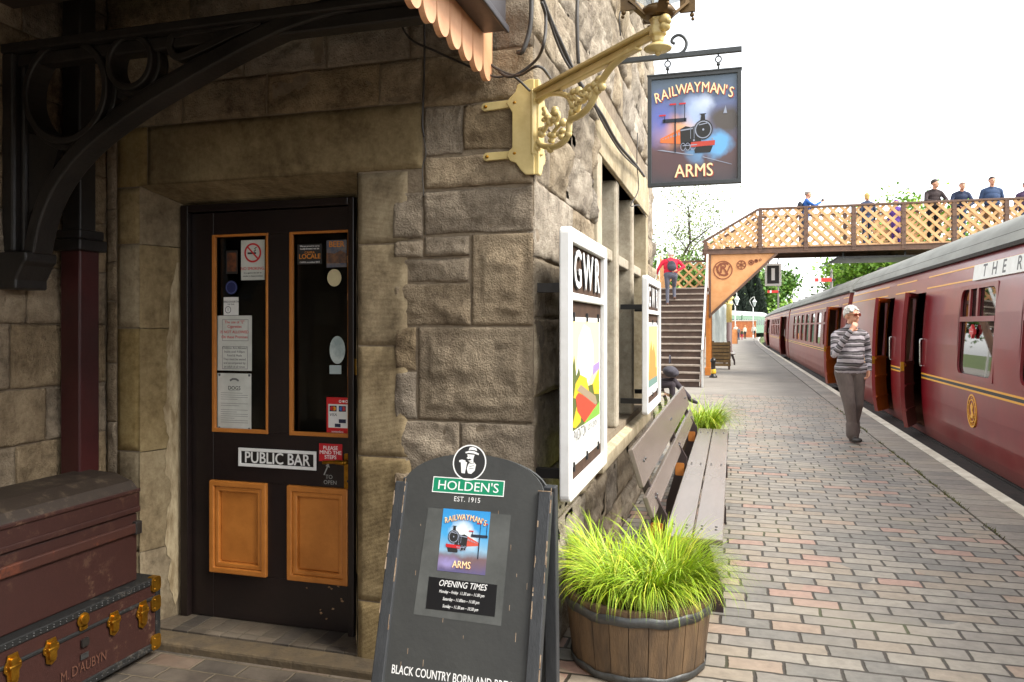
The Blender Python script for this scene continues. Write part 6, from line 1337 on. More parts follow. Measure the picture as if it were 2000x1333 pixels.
def person(label, loc, yaw, h=1.75, top=None, leg=None, shoe=None, hairm=None, hyaw=0, hpitch=0, lean=0, armL=None, armR=None, legs=None, voxel=.014, wide=1.1, hlen=0, bald=0, faceon=True, group=None, skirt=None, seat=None, stripe=False, hands=True, thigh=.086):
    s = h/1.75; t = thing('person', label, 'person', loc, group); Z = Matrix.Translation(Vector(loc)) @ Matrix.Rotation(R(yaw), 4, 'Z'); B = Body(Z)
    V = lambda *a: Vector(a)*s
    hz = .93 if seat is None else seat/s+.09
    Rl = Matrix.Rotation(R(-lean), 3, 'X'); hip = V(0,0,hz); U = lambda x, y, z: hip+Rl @ (Vector((x*wide, y, z-.93))*s)
    W = wide*s
    B.ell(U(0,.0,.93), (.165*W,.115*s,.12*s), 'leg'); B.ell(U(0,.015,1.05), (.165*W,.120*s,.14*s), 'top'); B.ell(U(0,.01,1.2), (.170*W,.118*s,.17*s), 'top'); B.ell(U(0,-.005,1.32), (.180*W,.112*s,.13*s), 'top')
    B.cap(U(-.13,-.01,1.385), U(.13,-.01,1.385), .062*s, .062*s, 'top'); B.cap(U(-.035,-.01,1.455), U(-.16,-.01,1.395), .05*s, .056*s, 'top'); B.cap(U(.035,-.01,1.455), U(.16,-.01,1.395), .05*s, .056*s, 'top'); B.cap(U(0,-.01,1.38), U(0,.0,1.47), .085*s, .064*s, 'top'); B.cap(U(0,.0,1.44), U(0,.015,1.55), .056*s, .052*s, 'skin')
    hc = U(0,.03,1.635); P, Rm = head(B, hc, hyaw, hpitch, s)
    for sd, arm in ((-1, armL), (1, armR)):
        sh_ = U(sd*.18,-.01,1.375); e_, w_, hd, pn = arm if arm else ((sd*.235,-.03,1.12), (sd*.24,.05,.87), (0,.15,-1), (-sd,0,0))
        e_, w_ = (U(*e_), U(*w_)); st_ = (1, sh_.z) if False else None
        B.cap(sh_, e_, .058*s, .047*s, 'top', (1,.0)); B.cap(e_, w_, .047*s, .036*s, 'top', (1,.29))
        dv = (Rl @ Vector(hd)).normalized()
        B.cap(w_, w_+dv*.02*s, .030*s, .028*s, 'skin')
        if hands: hand(B, w_+dv*.01*s, dv, Rl @ Vector(pn), 1.0*s, .55, side=sd)
        else: B.cap(w_, w_+dv*.04*s, .036*s, .036*s, 'top')
    if legs is None: legs = (((-.10,.02,.49),(-.105,-.02,.08),(0,1,0)), ((.10,.02,.49),(.105,-.02,.08),(0,1,0)))
    for sd, (k_, a_, toe) in zip((-1, 1), legs):
        h0 = hip+V(sd*.085*wide,0,-.03); k_, a_ = V(*k_), V(*a_); toe = Vector(toe).normalized()
        B.cap(h0, k_, thigh*s*min(wide,1.12), (thigh-.026)*s, 'leg', (1,0)); B.cap(k_, a_, (thigh-.026)*s, .047*s, 'leg', (1,0)); 
        B.cap(a_+V(0,0,-.0), a_+Vector((0,0,-.03*s)), .043*s, .040*s, 'shoe'); up = Vector((0,0,1)); 
        B.cap(a_+toe*-.045*s+V(0,0,-.038), a_+toe*.08*s+V(0,0,-.042), .036*s, .038*s, 'shoe'); B.cap(a_+toe*.08*s+V(0,0,-.042), a_+toe*.165*s+V(0,0,-.045), .038*s, .030*s, 'shoe')
    if skirt: B.cap(hip+V(0,0,.0), hip+V(0,.02,-.35), .16*s, .19*s, 'top')
    tags = ['skin', 'top', 'leg', 'shoe']; mats = [SKIN, top, leg, shoe or mat('shoe_dark', S(44,36,32), rough=.5)]
    return t, B, tags, mats, P, Rm, s, Z, U, hairm, hlen, bald, voxel, faceon
def finish(a, glasses=False, seed=1):
    t, B, tags, mats, P, Rm, s, Z, U, hairm, hlen, bald, voxel, faceon = a
    B.mesh('body', voxel, mats, tags, t, 4)
    Pw = lambda x, y, z: Z @ P(x, y, z); Rw = Z.to_3x3() @ Rm
    face(Pw, s, t, faceon)
    if hairm: hair(Pw, Rw, None, s, hairm, t, hlen, bald, seed)
    return t
def cloth(nm, rgb, rgb2=None, bump=.5): return mat(nm, S(*rgb), S(*(rgb2 or [max(0, int(c*.8)) for c in rgb])), 5, .9, bump, 16)
M_whair = mat('white_hair', S(226,223,216), S(176,172,166), 60, .7, .6, 90, st=(1,1,.3)); M_dhair = mat('dark_hair', S(44,34,28), rough=.6); M_blond = mat('blonde_hair', S(220,186,112), S(190,152,84), 30, .6); M_grey = mat('grey_hair', S(150,140,132), rough=.7)
# --- striped jumper
def jumper():
    m, n, l, p = new_mat('striped_jumper'); p.inputs['Roughness'].default_value = .95; at = n.new('ShaderNodeAttribute'); at.attribute_name = 'stripe'
    tc = n.new('ShaderNodeTexCoord'); nz = n.new('ShaderNodeTexNoise'); nz.inputs['Scale'].default_value = 5; l.new(tc.outputs['Object'], nz.inputs['Vector'])
    a = n.new('ShaderNodeMath'); a.operation = 'MULTIPLY_ADD'; a.inputs[1].default_value = .045; l.new(nz.outputs['Fac'], a.inputs[0]); l.new(at.outputs['Fac'], a.inputs[2])
    d = n.new('ShaderNodeMath'); d.operation = 'DIVIDE'; d.inputs[1].default_value = .155; l.new(a.outputs[0], d.inputs[0]); f = n.new('ShaderNodeMath'); f.operation = 'FRACT'; l.new(d.outputs[0], f.inputs[0])
    r = n.new('ShaderNodeValToRGB'); r.color_ramp.interpolation = 'CONSTANT'; e = r.color_ramp.elements; lt, md, dk = S(176,168,172), S(112,108,108), S(62,56,60)
    e[0].position = 0; e[0].color = lt; e[1].position = .3; e[1].color = dk
    for q, c_ in ((.42, md), (.58, lt), (.68, dk), (.74, md), (.88, dk)): k = e.new(q); k.color = c_
    l.new(f.outputs[0], r.inputs[0]); l.new(r.outputs[0], p.inputs['Base Color'])
    z = n.new('ShaderNodeTexNoise'); z.inputs['Scale'].default_value = 18; z.inputs['Detail'].default_value = 4; l.new(tc.outputs['Object'], z.inputs['Vector']); bp = n.new('ShaderNodeBump'); bp.inputs['Strength'].default_value = .6; bp.inputs['Distance'].default_value = .02; l.new(z.outputs['Fac'], bp.inputs['Height']); l.new(bp.outputs[0], p.inputs['Normal']); return m
M_trous = mat('grey_brown_trousers', S(104,92,86), S(82,72,68), 5, .9, .7, 9, st=(1.5,1.5,.7))
pm = GZ(1660, 862); 
# walking towards the viewer: local +Y faces the camera side
a = person('white-haired man in a striped grey jumper walking along the platform, hand at his mouth', (pm.x, pm.y, 0), 196, 1.80, jumper(), M_trous, mat('shoe_dark', S(44,36,32), rough=.5), None, hyaw=22, hpitch=-3, lean=2,
   armL=((-.245,-.06,1.14), (-.215,.05,.94), (.3,.25,-1), (1,0,0)), armR=((.235,.10,1.14), (.10,.225,1.44), (-.50,.0,.70), (-.3,-1,.1)),
   legs=(((-.085,.02,.49),(-.10,-.12,.13),(.1,1,-.45)), ((.065,.13,.50),(.03,.17,.085),(-.05,1,.12))), voxel=.009, wide=1.06, thigh=.104)
t, B, tags, mats, P, Rm, s, Z, U, *_ = a
# soft belly, ribbed hem, polo neck, trouser breaks, back pocket
B.ell(U(0,.07,1.08), (.15,.11,.15), 'top'); B.cap(U(-.095,.02,.955), U(.095,.02,.955), .108, .108, 'top'); B.cap(U(0,-.005,1.45), U(0,.006,1.50), .075, .072, 'top')
B.cap(Vector((-.10,-.10,.24)), Vector((-.10,-.11,.12)), .075, .082, 'leg', (1,0)); B.cap(Vector((.045,.155,.24)), Vector((.035,.16,.12)), .074, .084, 'leg', (1,0))
B.mesh('body', .009, mats, tags, t, 4); Pw = lambda x, y, z: Z @ P(x, y, z); Rw = Z.to_3x3() @ Rm
face(Pw, s, t); hair(Pw, Rw, None, s, M_whair, t, .12, 0, 4)
b = MB(); q = random.Random(9)
for k in range(90):
    a_ = q.uniform(0,6.28); th = q.uniform(.0,1.5); p0 = Vector((.082*math.sin(th)*math.cos(a_), -.014+.1*math.sin(th)*math.sin(a_), .034+.1*math.cos(th)))
    if p0.y > .06 and p0.z < .09: continue
    b.ball(Pw(*p0), (.020,.022,.016), n=5)
b.build('hair_tufts', M_whair, t)
b = MB()
for sd in (-1, 1):
    Fg = Frame(Pw(sd*.034,.100,.012), Rw @ Vector((1,-.25*sd,0)), Rw @ Vector((0,0,1))); b.prism(Fg, rrect(-.026,-.020,.026,.018,.012), -.002, .003)
    b.tube([Pw(sd*.060,.094,.018), Pw(sd*.080,.05,.014), Pw(sd*.083,-.01,.008)], .003, 6, 1)
b.tube([Pw(-.01,.104,.016), Pw(.01,.104,.016)], .003, 6, 1); b.build('sunglasses', [mat('lens_brown', S(96,40,26), rough=.1), mat('frame_gold', S(120,90,50), rough=.3, metal=.6)], t)
# --- red coat on the stairs, back to us
yr = 22.65; pr = AY(1310, 560, yr); kst = int((yr-SY0)/(SY1-SY0)*NS); zst = SZ*(kst+1)/NS
a = person('white-haired person in a red jacket climbing the footbridge stairs with a dark shoulder bag', (pr.x, yr, zst-SZ/NS*0), 4, 1.66, cloth('red_jacket', (214,30,58)), cloth('slate_trousers', (92,92,104)), mat('shoe_brown', S(92,62,50), rough=.6), M_whair, lean=20, hpitch=-16,
   armL=((-.28,.02,1.15), (-.33,.18,1.02), (-.1,.5,-.3), (1,0,0)), armR=((.30,-.06,1.17), (.16,-.14,1.02), (-.8,-.1,-.1), (0,1,0)), legs=(((-.10,.03,.48),(-.10,-.05,.08),(0,1,0)), ((.10,.20,.58),(.11,.10,.26),(0,1,-.2))), voxel=.013, wide=1.34, faceon=False)
rt = finish(a); U_ = a[8]; Zr = a[7]
bg_ = thing('shoulder_bag', 'dark grey shoulder bag on the back of the person in the red jacket', 'bag', Zr @ U_(0,-.16,1.1))
Bb = Body(Zr); Bb.ell(U_(.02,-.17,1.18), (.13,.06,.14), 'a'); Bb.ell(U_(.03,-.18,1.10), (.14,.06,.10), 'a'); Bb.mesh('bag_body', .015, [cloth('bag_grey', (66,66,74))], ['a'], bg_)
b = MB(); b.tube(smooth_pts([Zr @ U_(-.02,-.17,1.28), Zr @ U_(-.10,-.11,1.44), Zr @ U_(-.13,.02,1.47), Zr @ U_(-.10,.12,1.38)]), .014, 6); b.build('strap', cloth('bag_grey', (66,66,74)), bg_)
# --- people on the deck
DK = 4.02; GP = 'people on the footbridge'
def deckp(label, px, yaw, y=25.15, **k):
    p = AY(px, 400, y); return person(label, (p.x, y, DK), yaw, group=GP, **k)
navy = cloth('navy_jacket', (52,62,88)); denim = cloth('denim', (66,84,116)); black = cloth('black_trousers', (38,38,44)); brownf = cloth('brown_fleece', (58,46,46)); khaki = cloth('khaki', (142,110,72)); blue = cloth('bright_blue_jacket', (40,96,176)); purple = cloth('purple_coat', (112,78,170))
lean_arms = dict(armL=((-.27,.16,1.16), (-.10,.34,1.10), (.7,.4,-.1), (0,0,-1)), armR=((.27,.16,1.16), (.10,.34,1.10), (-.7,.4,-.1), (0,0,-1)))
a = deckp('photographer in a bright blue jacket with a small backpack raising a camera on the footbridge', 1572, -80, h=1.72, top=blue, leg=denim, hairm=M_grey, bald=.9, lean=6, armL=((-.22,.20,1.26), (-.08,.40,1.42), (.3,.7,.3), (0,-.3,1)), armR=((.22,.20,1.26), (.08,.40,1.42), (-.3,.7,.3), (0,-.3,1)))
pt = finish(a); U_, Zr = a[8], a[7]
cm = thing('camera', 'small black camera held up by the photographer in blue', 'camera', Zr @ U_(0,.46,1.48)); b = MB(); Mx = Zr @ Matrix.Translation(U_(0,.47,1.50)); b.box((-.06,-.02,-.035), (.06,.02,.04), 0, Mx); b.box((-.03,.02,-.03), (.03,.07,.03), 0, Mx); b.build('camera_body', M_black, cm, .006)
bp_ = thing('backpack', 'dark backpack worn by the photographer in blue', 'bag', Zr @ U_(0,-.2,1.2)); Bb = Body(Zr); Bb.ell(U_(0,-.18,1.22), (.13,.085,.19), 'a'); Bb.mesh('pack_body', .018, [cloth('pack_dark', (50,50,58))], ['a'], bp_)
a = deckp('woman with blonde hair and a navy top turned away on the footbridge', 1694, 20, h=1.62, top=navy, leg=denim, hairm=M_blond, hlen=.9, faceon=False, y=25.5); finish(a)
a = deckp('child in a purple coat and purple hat on the footbridge', 1750, 160, h=1.36, top=purple, leg=purple, hairm=cloth('purple_hat', (132,96,190)), skirt=True, y=25.4); finish(a)
a = deckp('dark-haired man in a brown fleece leaning on the footbridge rail, looking sideways', 1822, 190, h=1.84, top=brownf, leg=black, hairm=M_dhair, hyaw=62, lean=10, y=25.0, armL=((-.24,.22,1.18), (-.12,.42,1.16), (.3,.7,-.1), (0,0,-1)), armR=((.26,.2,1.18), (.10,.40,1.16), (-.3,.7,-.1), (0,0,-1))); finish(a)
a = deckp('bald bearded man in navy leaning forward with clasped hands on the footbridge rail', 1874, 182, h=1.76, top=navy, leg=denim, hairm=M_grey, bald=1.35, lean=20, hpitch=-4, y=25.05, wide=1.1, **lean_arms); finish(a)
a = deckp('tall man in a padded navy jacket standing upright at the footbridge rail', 1937, 180, h=1.86, top=cloth('padded_navy', (58,78,112)), leg=khaki, hairm=M_dhair, wide=1.2, y=25.1, hyaw=6); finish(a)
a = deckp('person in a plum top at the right edge of the footbridge', 2003, 175, h=1.66, top=cloth('plum_top', (78,60,88)), leg=denim, hairm=M_dhair, y=25.1); finish(a)
# --- seated person by the second bench
a = person('person in dark tights and a pale coat seated cross-legged on the bench beyond the wall', (-1.42, 13.5, 0), -90, 1.66, cloth('pale_coat', (196,184,164)), cloth('dark_tights', (58,50,56), bump=.1), mat('shoe_black', S(40,36,36), rough=.4), M_dhair, hlen=.5, seat=.46, lean=-3,
   legs=(((-.06,.46,.62),(.14,.74,.34),(.3,1,-.3)), ((.09,.44,.56),(.09,.46,.09),(0,1,0))), armL=((-.24,.05,.72),(-.1,.26,.72),(.6,.6,0),(0,0,-1)), armR=((.24,.05,.72),(.1,.26,.72),(-.6,.6,0),(0,0,-1)), voxel=.013); finish(a)
hb = thing('handbag', 'grey handbag on the lap of the seated person', 'bag', (-1.04, 13.42, .72)); Bb = Body(Matrix.Translation((-1.04,13.42,.79))); Bb.ell((0,0,-.02), (.13,.2,.085), 'a'); Bb.ell((.03,.05,-.06), (.13,.2,.08), 'a'); Bb.mesh('bag_body', .018, [cloth('bag_charcoal', (70,68,76))], ['a'], hb)
b = MB(); b.tube(smooth_pts([(-1.04,13.3,.9),(-1.04,13.36,1.02),(-1.04,13.5,1.02),(-1.04,13.56,.9)]), .012, 6); b.build('handle', cloth('bag_charcoal', (70,68,76)), hb)
# --- far platform people
def far_person(label, px, py, yaw, h, top, leg, **k):
    p = GZ(px, py); a = person(label, (p.x, p.y, 0), yaw, h=h, top=top, leg=leg, voxel=.022, group='people far along the platform', **k); return finish(a)
white_t = cloth('white_jacket', (226,222,206)); 
far_person('far figure in a white jacket and black trousers walking down the platform', 1472.5, 661.5, 180, 1.70, white_t, black, hairm=M_dhair)
far_person('small far child in pink trousers', 1449, 664, 150, 1.15, cloth('olive_top', (90,96,70)), cloth('pink_trousers', (206,52,96)), hairm=M_dhair)
far_person('far standing figure in a white shirt at the left of the platform group', 1437, 664, 200, 1.72, white_t, black, hairm=M_grey)
far_person('far seated-looking figure in blue jeans beside the white shirt', 1443, 664, 120, 1.45, cloth('grey_top', (130,130,136)), denim, hairm=M_dhair)
far_person('far figure in a cream top near the orange wall', 1455, 662, 220, 1.6, cloth('cream_top', (214,206,180)), black, hairm=M_blond)
# ================================================================== far platform furniture
# cream pillar with ball finial
p = GZ(1423, 690); t = thing('finial_pillar', 'cream and brown pillar topped by a gold ball finial on the platform', 'pillar', (p.x, p.y, 0))
b = MB(); b.lathe([(.24,0),(.24,.1),(.19,.14),(.19,1.75)], (p.x,p.y,0), 16); b.build('lower_shaft', mat('pillar_brown', S(88,68,66), rough=.6), t)
b = MB(); b.lathe([(.185,1.75),(.185,2.72),(.23,2.76),(.23,2.86),(.19,2.9),(.19,3.05),(.27,3.1),(.27,3.2),(.2,3.25)], (p.x,p.y,0), 16); b.build('upper_shaft', mat('pillar_cream', S(236,212,140), S(220,194,120), 4, .5), t)
b = MB(); b.lathe([(.2,3.25),(.3,3.4),(.33,3.55),(.28,3.72),(.12,3.84),(.07,3.9),(.09,3.96),(.03,4.05),(.015,4.3)], (p.x,p.y,0), 18); b.build('ball_finial', mat('pillar_gold', S(206,160,84), S(190,140,66), 5, .45), t)
# platform lamps
M_lw_ = mat('lamp_white', S(226,226,220), rough=.5)
def plat_lamp(label, px, d, zt_):
    r = ray(px, 640); q = Vector((0,0,EYE))+r*d; x, y = q.x, q.y; t = thing('platform_lamp', label, 'lamp post', (x, y, 0), 'white swan-neck platform lamps')
    b = MB(); b.tube([(x,y,0),(x,y,.5)], .07, 8); b.tube([(x,y,.5),(x,y,zt_-1.0)], .045, 8); b.build('post', M_lw_, t)
    b = MB(); b.tube(smooth_pts([(x,y,zt_-1.0),(x-.25,y,zt_-.55),(x-.36,y,zt_-.25),(x-.2,y,zt_+.02),(x+.1,y,zt_+.2),(x+.14,y,zt_-.05)]), .03, 6); b.build('swan_neck', M_lw_, t)
    b = MB(); b.lathe([(.03,.55),(.1,.5),(.24,.28),(.26,.24),(.22,.24)], (x+.14,y,zt_-.62), 8); b.lathe([(.07,-.22),(.09,-.2),(.06,-.25),(.02,-.27)], (x+.14,y,zt_-.62), 8); b.build('lantern_cap', M_lw_, t)
    b = MB(); b.lathe([(.21,.235),(.08,-.2)], (x+.14,y,zt_-.62), 6, smooth=False); b.build('lantern_pane', mat('lantern_glass', S(196,206,204), rough=.1), t)
plat_lamp('nearest white lamp post left of the gold-topped pillar', 1404, 52, 4.05)
plat_lamp('white lamp post just right of the gold-topped pillar', 1436, 68, 4.3)
plat_lamp('farthest white lamp post alone by the end of the train', 1471, 85, 4.6)
# slatted crate planter
p = GZ(1408, 722); x, y = p.x, p.y; t = thing('slatted_planter', 'tall brown slatted wooden planter by the foot of the stairs', 'planter', (x, y, 0))
b = MB()
for sx in (-.28, .28):
    for sy in (0, .55): b.box((x+sx-.035, y+sy-.035, 0), (x+sx+.035, y+sy+.035, 1.0))
b.build('corner_post', mat('planter_brown', S(76,58,42), S(62,46,34), 5, .7), t)
for k in range(7):
    z = .12+k*.125; b = MB(); b.box((x-.30, y-.06, z), (x+.30, y-.036, z+.10)); b.box((x-.335, y-.03, z), (x-.316, y+.58, z+.10)); b.box((x+.316, y-.03, z), (x+.335, y+.58, z+.10)); b.build('slat', mat('planter_olive', S(122,96,56), S(96,76,46), 6, .7, .2, 30), t)
b = MB(); b.box((x-.26,y+.04,.3),(x+.26,y+.52,.95)); b.build('liner', M_black, t)
# pale tarpaulin-covered stack
p = GZ(1403, 702); x, y = p.x, p.y; t = thing('covered_stack', 'tall stack wrapped in pale grey plastic sheeting behind the slatted planter', 'covered stack', (x, y, 0))
b = MB(); n = 40; V = []
for i in range(15):
    z = 2.55*i/14
    for j_ in range(n):
        a = 2*math.pi*j_/n; k = 1/max(abs(math.cos(a)), abs(math.sin(a)))*.40; fl = .05*fbm((math.cos(a)*2, math.sin(a)*2, z*.35), 3, 3)+.03*math.sin(a*9+z*.6); V.append((x-.06+math.cos(a)*(k+fl)*(1-.03*z), y+.6+math.sin(a)*(k+fl), z+(.08*fbm((a,z,2),2,2) if i == 14 else 0)))
b.add(V, [(i*n+j_, i*n+(j_+1)%n, (i+1)*n+(j_+1)%n, (i+1)*n+j_) for i in range(14) for j_ in range(n)]+[tuple(14*n+k for k in range(n))], 0, True); b.build('plastic_sheet', mat('plastic_sheeting', S(178,184,178), S(146,152,148), 2.5, .35, .3, 4, st=(1,1,.3)), t)
# little cast-iron pump at the column foot
p = GZ(1393, 738); x, y = p.x, p.y; t = thing('iron_hydrant', 'small black iron hydrant with a yellow band at the foot of the orange column', 'hydrant', (x, y, 0)); b = MB(); b.lathe([(.12,0),(.12,.05),(.07,.08),(.06,.45),(.09,.48),(.08,.54),(.02,.6)], (x,y,0), 12); b.build('barrel', M_black, t); b = MB(); b.lathe([(.075,.12),(.078,.15),(.075,.24),(.06,.26)], (x+.005,y,0), 12); b.build('band', mat('hydrant_yellow', S(214,170,40), rough=.5), t)
# benches seen end-on, and orange panels
make_bench('bench seen end-on behind the slatted planter', .12, 31, 33.4, 'slatted platform benches', False)
p = GZ(1434, 672); t = thing('orange_hoarding', 'low peach painted hoarding beside the pillar', 'hoarding', (p.x-.1, p.y, 0)); b = MB(); b.box((p.x-.3, p.y, 0), (p.x+.25, p.y+.08, 1.25)); b.build('board', mat('hoarding_peach', S(222,150,92), S(204,130,74), 3, .6), t); b = MB(); b.box((p.x-.34,p.y-.03,0),(p.x-.3,p.y+.11,1.3)); b.box((p.x+.25,p.y-.03,0),(p.x+.29,p.y+.11,1.3)); b.build('hoarding_post', M_brn, t)
t = thing('brick_wall', 'low orange brick wall closing the far end of the platform', 'wall', (1.7, 107, 0)); b = MB(); b.box((-1.2,107,-.2),(3.1,107.4,2.2)); b.build('brickwork', mat('orange_brick', S(196,120,72), S(170,98,58), 3, .8), t); b = MB(); b.box((-1.3,106.95,2.2),(3.2,107.45,2.32)); b.build('coping', mat('pale_coping', S(210,200,184)), t)
# number board hung beyond the bridge
bx_ = AY(1510, 537, 27); t = thing('number_board', 'white framed black signal board with a white bar hanging below the footbridge', 'sign', tuple(bx_)); f = Frame((bx_.x, 27, bx_.z), (1,0,0), (0,0,1))
b = MB(); b.prism(f, rect(-.26,-.38,.26,.38), -.05, 0); b.build('board', M_white, t, .01); b = MB(); b.flat(f, rect(-.19,-.30,.19,.31), .004); b.build('black_panel', M_black, t); b = MB(); b.flat(f, rect(-.055,-.19,.055,.22), .007); b.build('white_bar', M_lw, t)
b = MB(); 
for s in (-.14, .14): b.tube([(bx_.x+s, 26.97, bx_.z+.37), (bx_.x+s, 26.4, 3.82)], .018, 6)
b.build('hanger', M_black, t)
# semaphore signals
def sema(label, px, py, d, post):
    r = ray(px, py); q = Vector((0,0,EYE))+r*d; x, y, z = q; t = thing('semaphore_signal', label, 'signal', (x, y, -1), 'red semaphore signals')
    b = MB(); b.lathe([(.14,-1),(.10,z+.4),(.05,z+.55),(.12,z+.62),(.02,z+.9)], (x,y,0), 10); b.build('post', mat('signal_post', S(120,116,112)), t)
    b = MB(); f = Frame((x, y-.14, z), (1,0,0), (0,0,1)); L = 1.25; b.prism(f, rect(-L,-.15,-.0,.15), -.02, 0); b.prism(f, rect(-L*.78,-.151,-L*.62,.151), -.022, .003, 1); b.prism(f, circ(.16,-.02,.13,n=12), -.02, .01, 2); b.build('signal_arm', [mat('signal_red', S(214,52,46), rough=.5), M_lw, M_black], t)
sema('red semaphore signal arm above the coach roofs', 1624, 547, 60, 0); sema('red semaphore signal arm in front of the leafy tree', 1520, 570, 92, 0)
# far green train
M_gr = mat('far_train_green', S(108,136,112), S(90,116,98), 3, .5); M_grr = mat('far_train_roof', S(196,202,196), S(176,182,178), 3, .6)
def green(label, px0, px1, d0, d1):
    a = Vector((0,0,0))+ray(px0, HOR)*d0; c_ = ray(px1, HOR)*d1; a.z = c_.z = .4; L = (c_-a).length; f = Frame(a, (c_-a), (0,0,1)); t = thing('green_train', label, 'train', tuple(a), 'green coaches far behind the platform')
    if f.en.y > 0: f.en = -f.en
    k = 1 if f.ex.cross(f.ey).dot(f.en) > 0 else -1
    b = MB(); b.prism(f, rect(0,0,L,2.75), -2.6*k if k > 0 else 0, 0 if k > 0 else 2.6); bo = b.build('body', M_gr, t)
    cs_ = [(-.05, 2.72)]+[(.0-1.3+1.35*math.cos(R(q)), 2.75+.75*math.sin(R(q))) for q in range(0,181,15)]
    b = MB(); V = [a+f.ex*x+f.en*dd+Vector((0,0,z)) for x in (0, L) for dd, z in cs_[1:]]; n = len(cs_)-1; b.add(V, [(i, i+1, n+i+1, n+i) for i in range(n-1)]+[tuple(range(n)), tuple(range(n,2*n))], 0, True); b.build('roof', M_grr, t)
    for q in range(int(L/1.3)):
        b = MB(); x = .7+q*1.3; P_ = lambda x_, z_, d_: a+f.ex*x_+f.en*d_+Vector((0,0,z_)); b.add([P_(x,1.3,.012),P_(x+.8,1.3,.012),P_(x+.8,2.2,.012),P_(x,2.2,.012),P_(x,1.3,.002),P_(x+.8,1.3,.002),P_(x+.8,2.2,.002),P_(x,2.2,.002)], [(0,1,2,3),(0,4,5,1),(1,5,6,2),(2,6,7,3),(3,7,4,0)]); b.build('window', M_coachglass if False else mat('far_window', S(56,70,70), rough=.15), t)
green('left pale-roofed green coach far behind the platform', 1386, 1448, 108, 116); green('right pale-roofed green coach far behind the platform', 1450, 1500, 116.5, 130)
# ================================================================== trees
def tree(name, label, cat_group, base, h, cr, leafm, n, size, seed, kind='broad', trunk=.25, bare=False):
    q = random.Random(seed); base = Vector(base); t = thing(name, label, 'tree', tuple(base), cat_group); b = MB(); tips = []
    def limb(p, d, L, r, lv):
        pts = [p]; dd = d.copy()
        for k in range(4):
            dd = (dd+Vector((q.uniform(-1,1), q.uniform(-1,1), q.uniform(-.3,.6)))*.16).normalized(); pts.append(pts[-1]+dd*L/4)
        b.tube(pts, [r*(1-.6*k/4) for k in range(5)], 6 if lv < 2 else 4)
        tips.extend(pts[2:])
        if lv < (4 if bare else 3):
            for k in range(4 if lv else 6):
                a = q.uniform(0,6.28); nd = (dd*.65+Vector((math.cos(a), math.sin(a), q.uniform(.0,.6)))*.8).normalized(); limb(pts[q.choice((2,3,4))], nd, L*q.uniform(.5,.72), r*.42, lv+1)
    if kind == 'conifer':
        b.tube([base, base+Vector((0,0,h*.97))], [trunk, .03], 8)
    else: limb(base, Vector((q.uniform(-.05,.05), 0, 1)), h*.42, trunk, 0)
    b.build('trunk', mat('bark', S(84,72,58), S(62,54,44), 6, .9, .5, 20), t); lf = MB()
    for k in range(n):
        if kind == 'conifer':
            z = q.random()**1.25; a = q.uniform(0,6.28); lob = .78+.28*math.sin(a*5+seed+z*3); rr = cr*(1-z**1.7)*lob*q.uniform(.55,1)**.6*(min(1,z*9+.35)); c_ = base+Vector((rr*math.cos(a), rr*math.sin(a), h*(.03+.97*z))); up = Vector((math.cos(a)*.5, math.sin(a)*.5, 1.0))
        else:
            tp = tips[q.randrange(len(tips))]; g = .10*cr if bare else .22*cr; c_ = tp+Vector((q.gauss(0,g), q.gauss(0,g), q.gauss(0,g*.8))); up = Vector((q.uniform(-1,1), q.uniform(-1,1), q.uniform(.2,1)))
        up.normalize(); x = up.orthogonal().normalized(); x = Matrix.Rotation(q.uniform(0,6.28), 3, up) @ x; y = up.cross(x); s = size*q.uniform(.6,1.3)
        if kind == 'conifer': x, y = y*.35, up
        lf.add([c_-x*s*.5, c_-y*s*.22+x*0, c_+x*s*.5, c_+y*s*.5], [(0,1,2,3)])
    lf.build('crown', leafm, t); return t
def leafmat(nm, rgb, rgb2, isl=.4):
    m = mat(nm, S(*rgb), S(*rgb2), .9, .65, isl=isl, contrast=(.38,.62)); return m
L_con = leafmat('conifer_leaf', (46,58,46), (30,40,34), .3); L_br = leafmat('broad_leaf', (104,138,52), (68,104,40)); L_sp = leafmat('spring_leaf', (150,166,84), (110,130,64)); L_li = leafmat('lime_leaf', (140,176,60), (98,140,44))
def atpx(px, d, z=-1): r = ray(px, HOR); return (r.x*d, r.y*d, z)
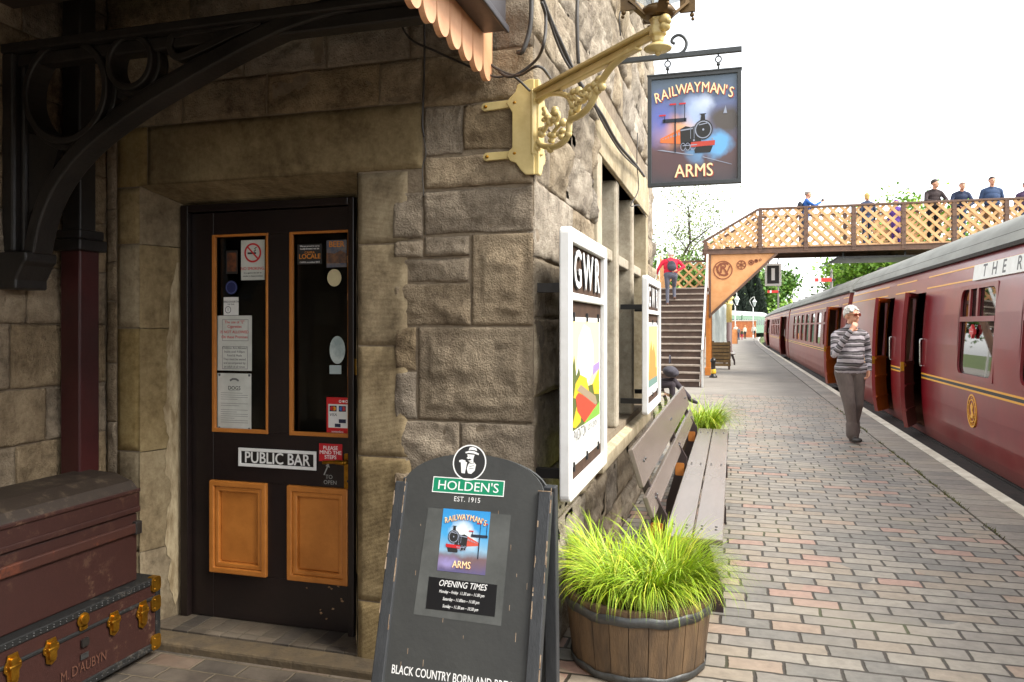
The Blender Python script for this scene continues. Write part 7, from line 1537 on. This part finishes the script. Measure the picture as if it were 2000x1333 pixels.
for k, (px, d, h, cr) in enumerate(((1423,142,11.0,3.0),(1440,138,13.2,3.0),(1456,140,14.2,3.0),(1474,140,13.4,3.2),(1400,150,10.5,3.6))):
    tree('conifer_tree', ('dark conifer at the left of the row behind the pillar','dark conifer second in the row behind the pillar','tallest dark conifer in the middle of the row','dark conifer at the right of the row beside the leafy tree','dark conifer half hidden behind the orange spandrel')[k], 'dark conifers behind the far train', atpx(px, d), h, cr, L_con, 5200, .75, 20+k, 'conifer')
tree('leafy_tree', 'bright green broadleaf tree right of the dark conifers', 'leafy trees', atpx(1512, 165), 19.0, 6.0, L_br, 8000, .85, 31)
tree('leafy_tree', 'small lime green tree above the far coach roofs', 'leafy trees', atpx(1545, 150), 9.5, 3.6, L_li, 2500, .7, 32)
tree('leafy_tree', 'green tree behind the coach roofs below the footbridge', 'leafy trees', atpx(1690, 90), 12.5, 6.0, L_br, 6500, .55, 33)
tree('leafy_tree', 'lime green tree seen through the footbridge lattice', 'leafy trees', atpx(1775, 74), 18.6, 4.0, L_li, 8000, .42, 34)
tree('leafy_tree', 'lime green tree behind the lattice left of the child', 'leafy trees', atpx(1715, 78), 14.5, 3.0, L_li, 4000, .45, 38)
tree('spring_tree', 'thin spring tree with sparse new leaves behind the stairs', None, atpx(1288, 46), 12.0, 6.5, L_sp, 9000, .13, 35, bare=True, trunk=.34)
tree('leafy_tree', 'dense green bush behind the stair landing', 'leafy trees', atpx(1318, 37, 0), 7.2, 2.2, L_br, 8000, .17, 36)
tree('leafy_tree', 'dense green tree left of the footbridge stairs', 'leafy trees', atpx(1262, 42, 0), 7.0, 2.6, L_br, 4500, .22, 37)
# swan-neck lamp behind the red jacket
p = AY(1293, 470, 28); t = thing('stair_lamp', 'thin curved lamp standard behind the person in the red jacket', 'lamp post', (p.x, 28, 0)); b = MB(); b.tube(smooth_pts([(p.x,28,0),(p.x,28,p.z),(p.x-.05,28,p.z+.9),(p.x-.35,28,p.z+1.5),(p.x-.6,28,p.z+1.6)]), .035, 6); b.build('post', M_lw_, t); b = MB(); b.lathe([(.02,.1),(.25,.0),(.2,-.03)], (p.x+.2,28,p.z+2.05), 10); b.tube(smooth_pts([(p.x-.05,28,p.z+.9),(p.x,28,p.z+1.7),(p.x+.2,28,p.z+2.12)]), .025, 6); b.build('lamp_head', M_lw_, t)
bpy.data.scenes.remove(tmp)
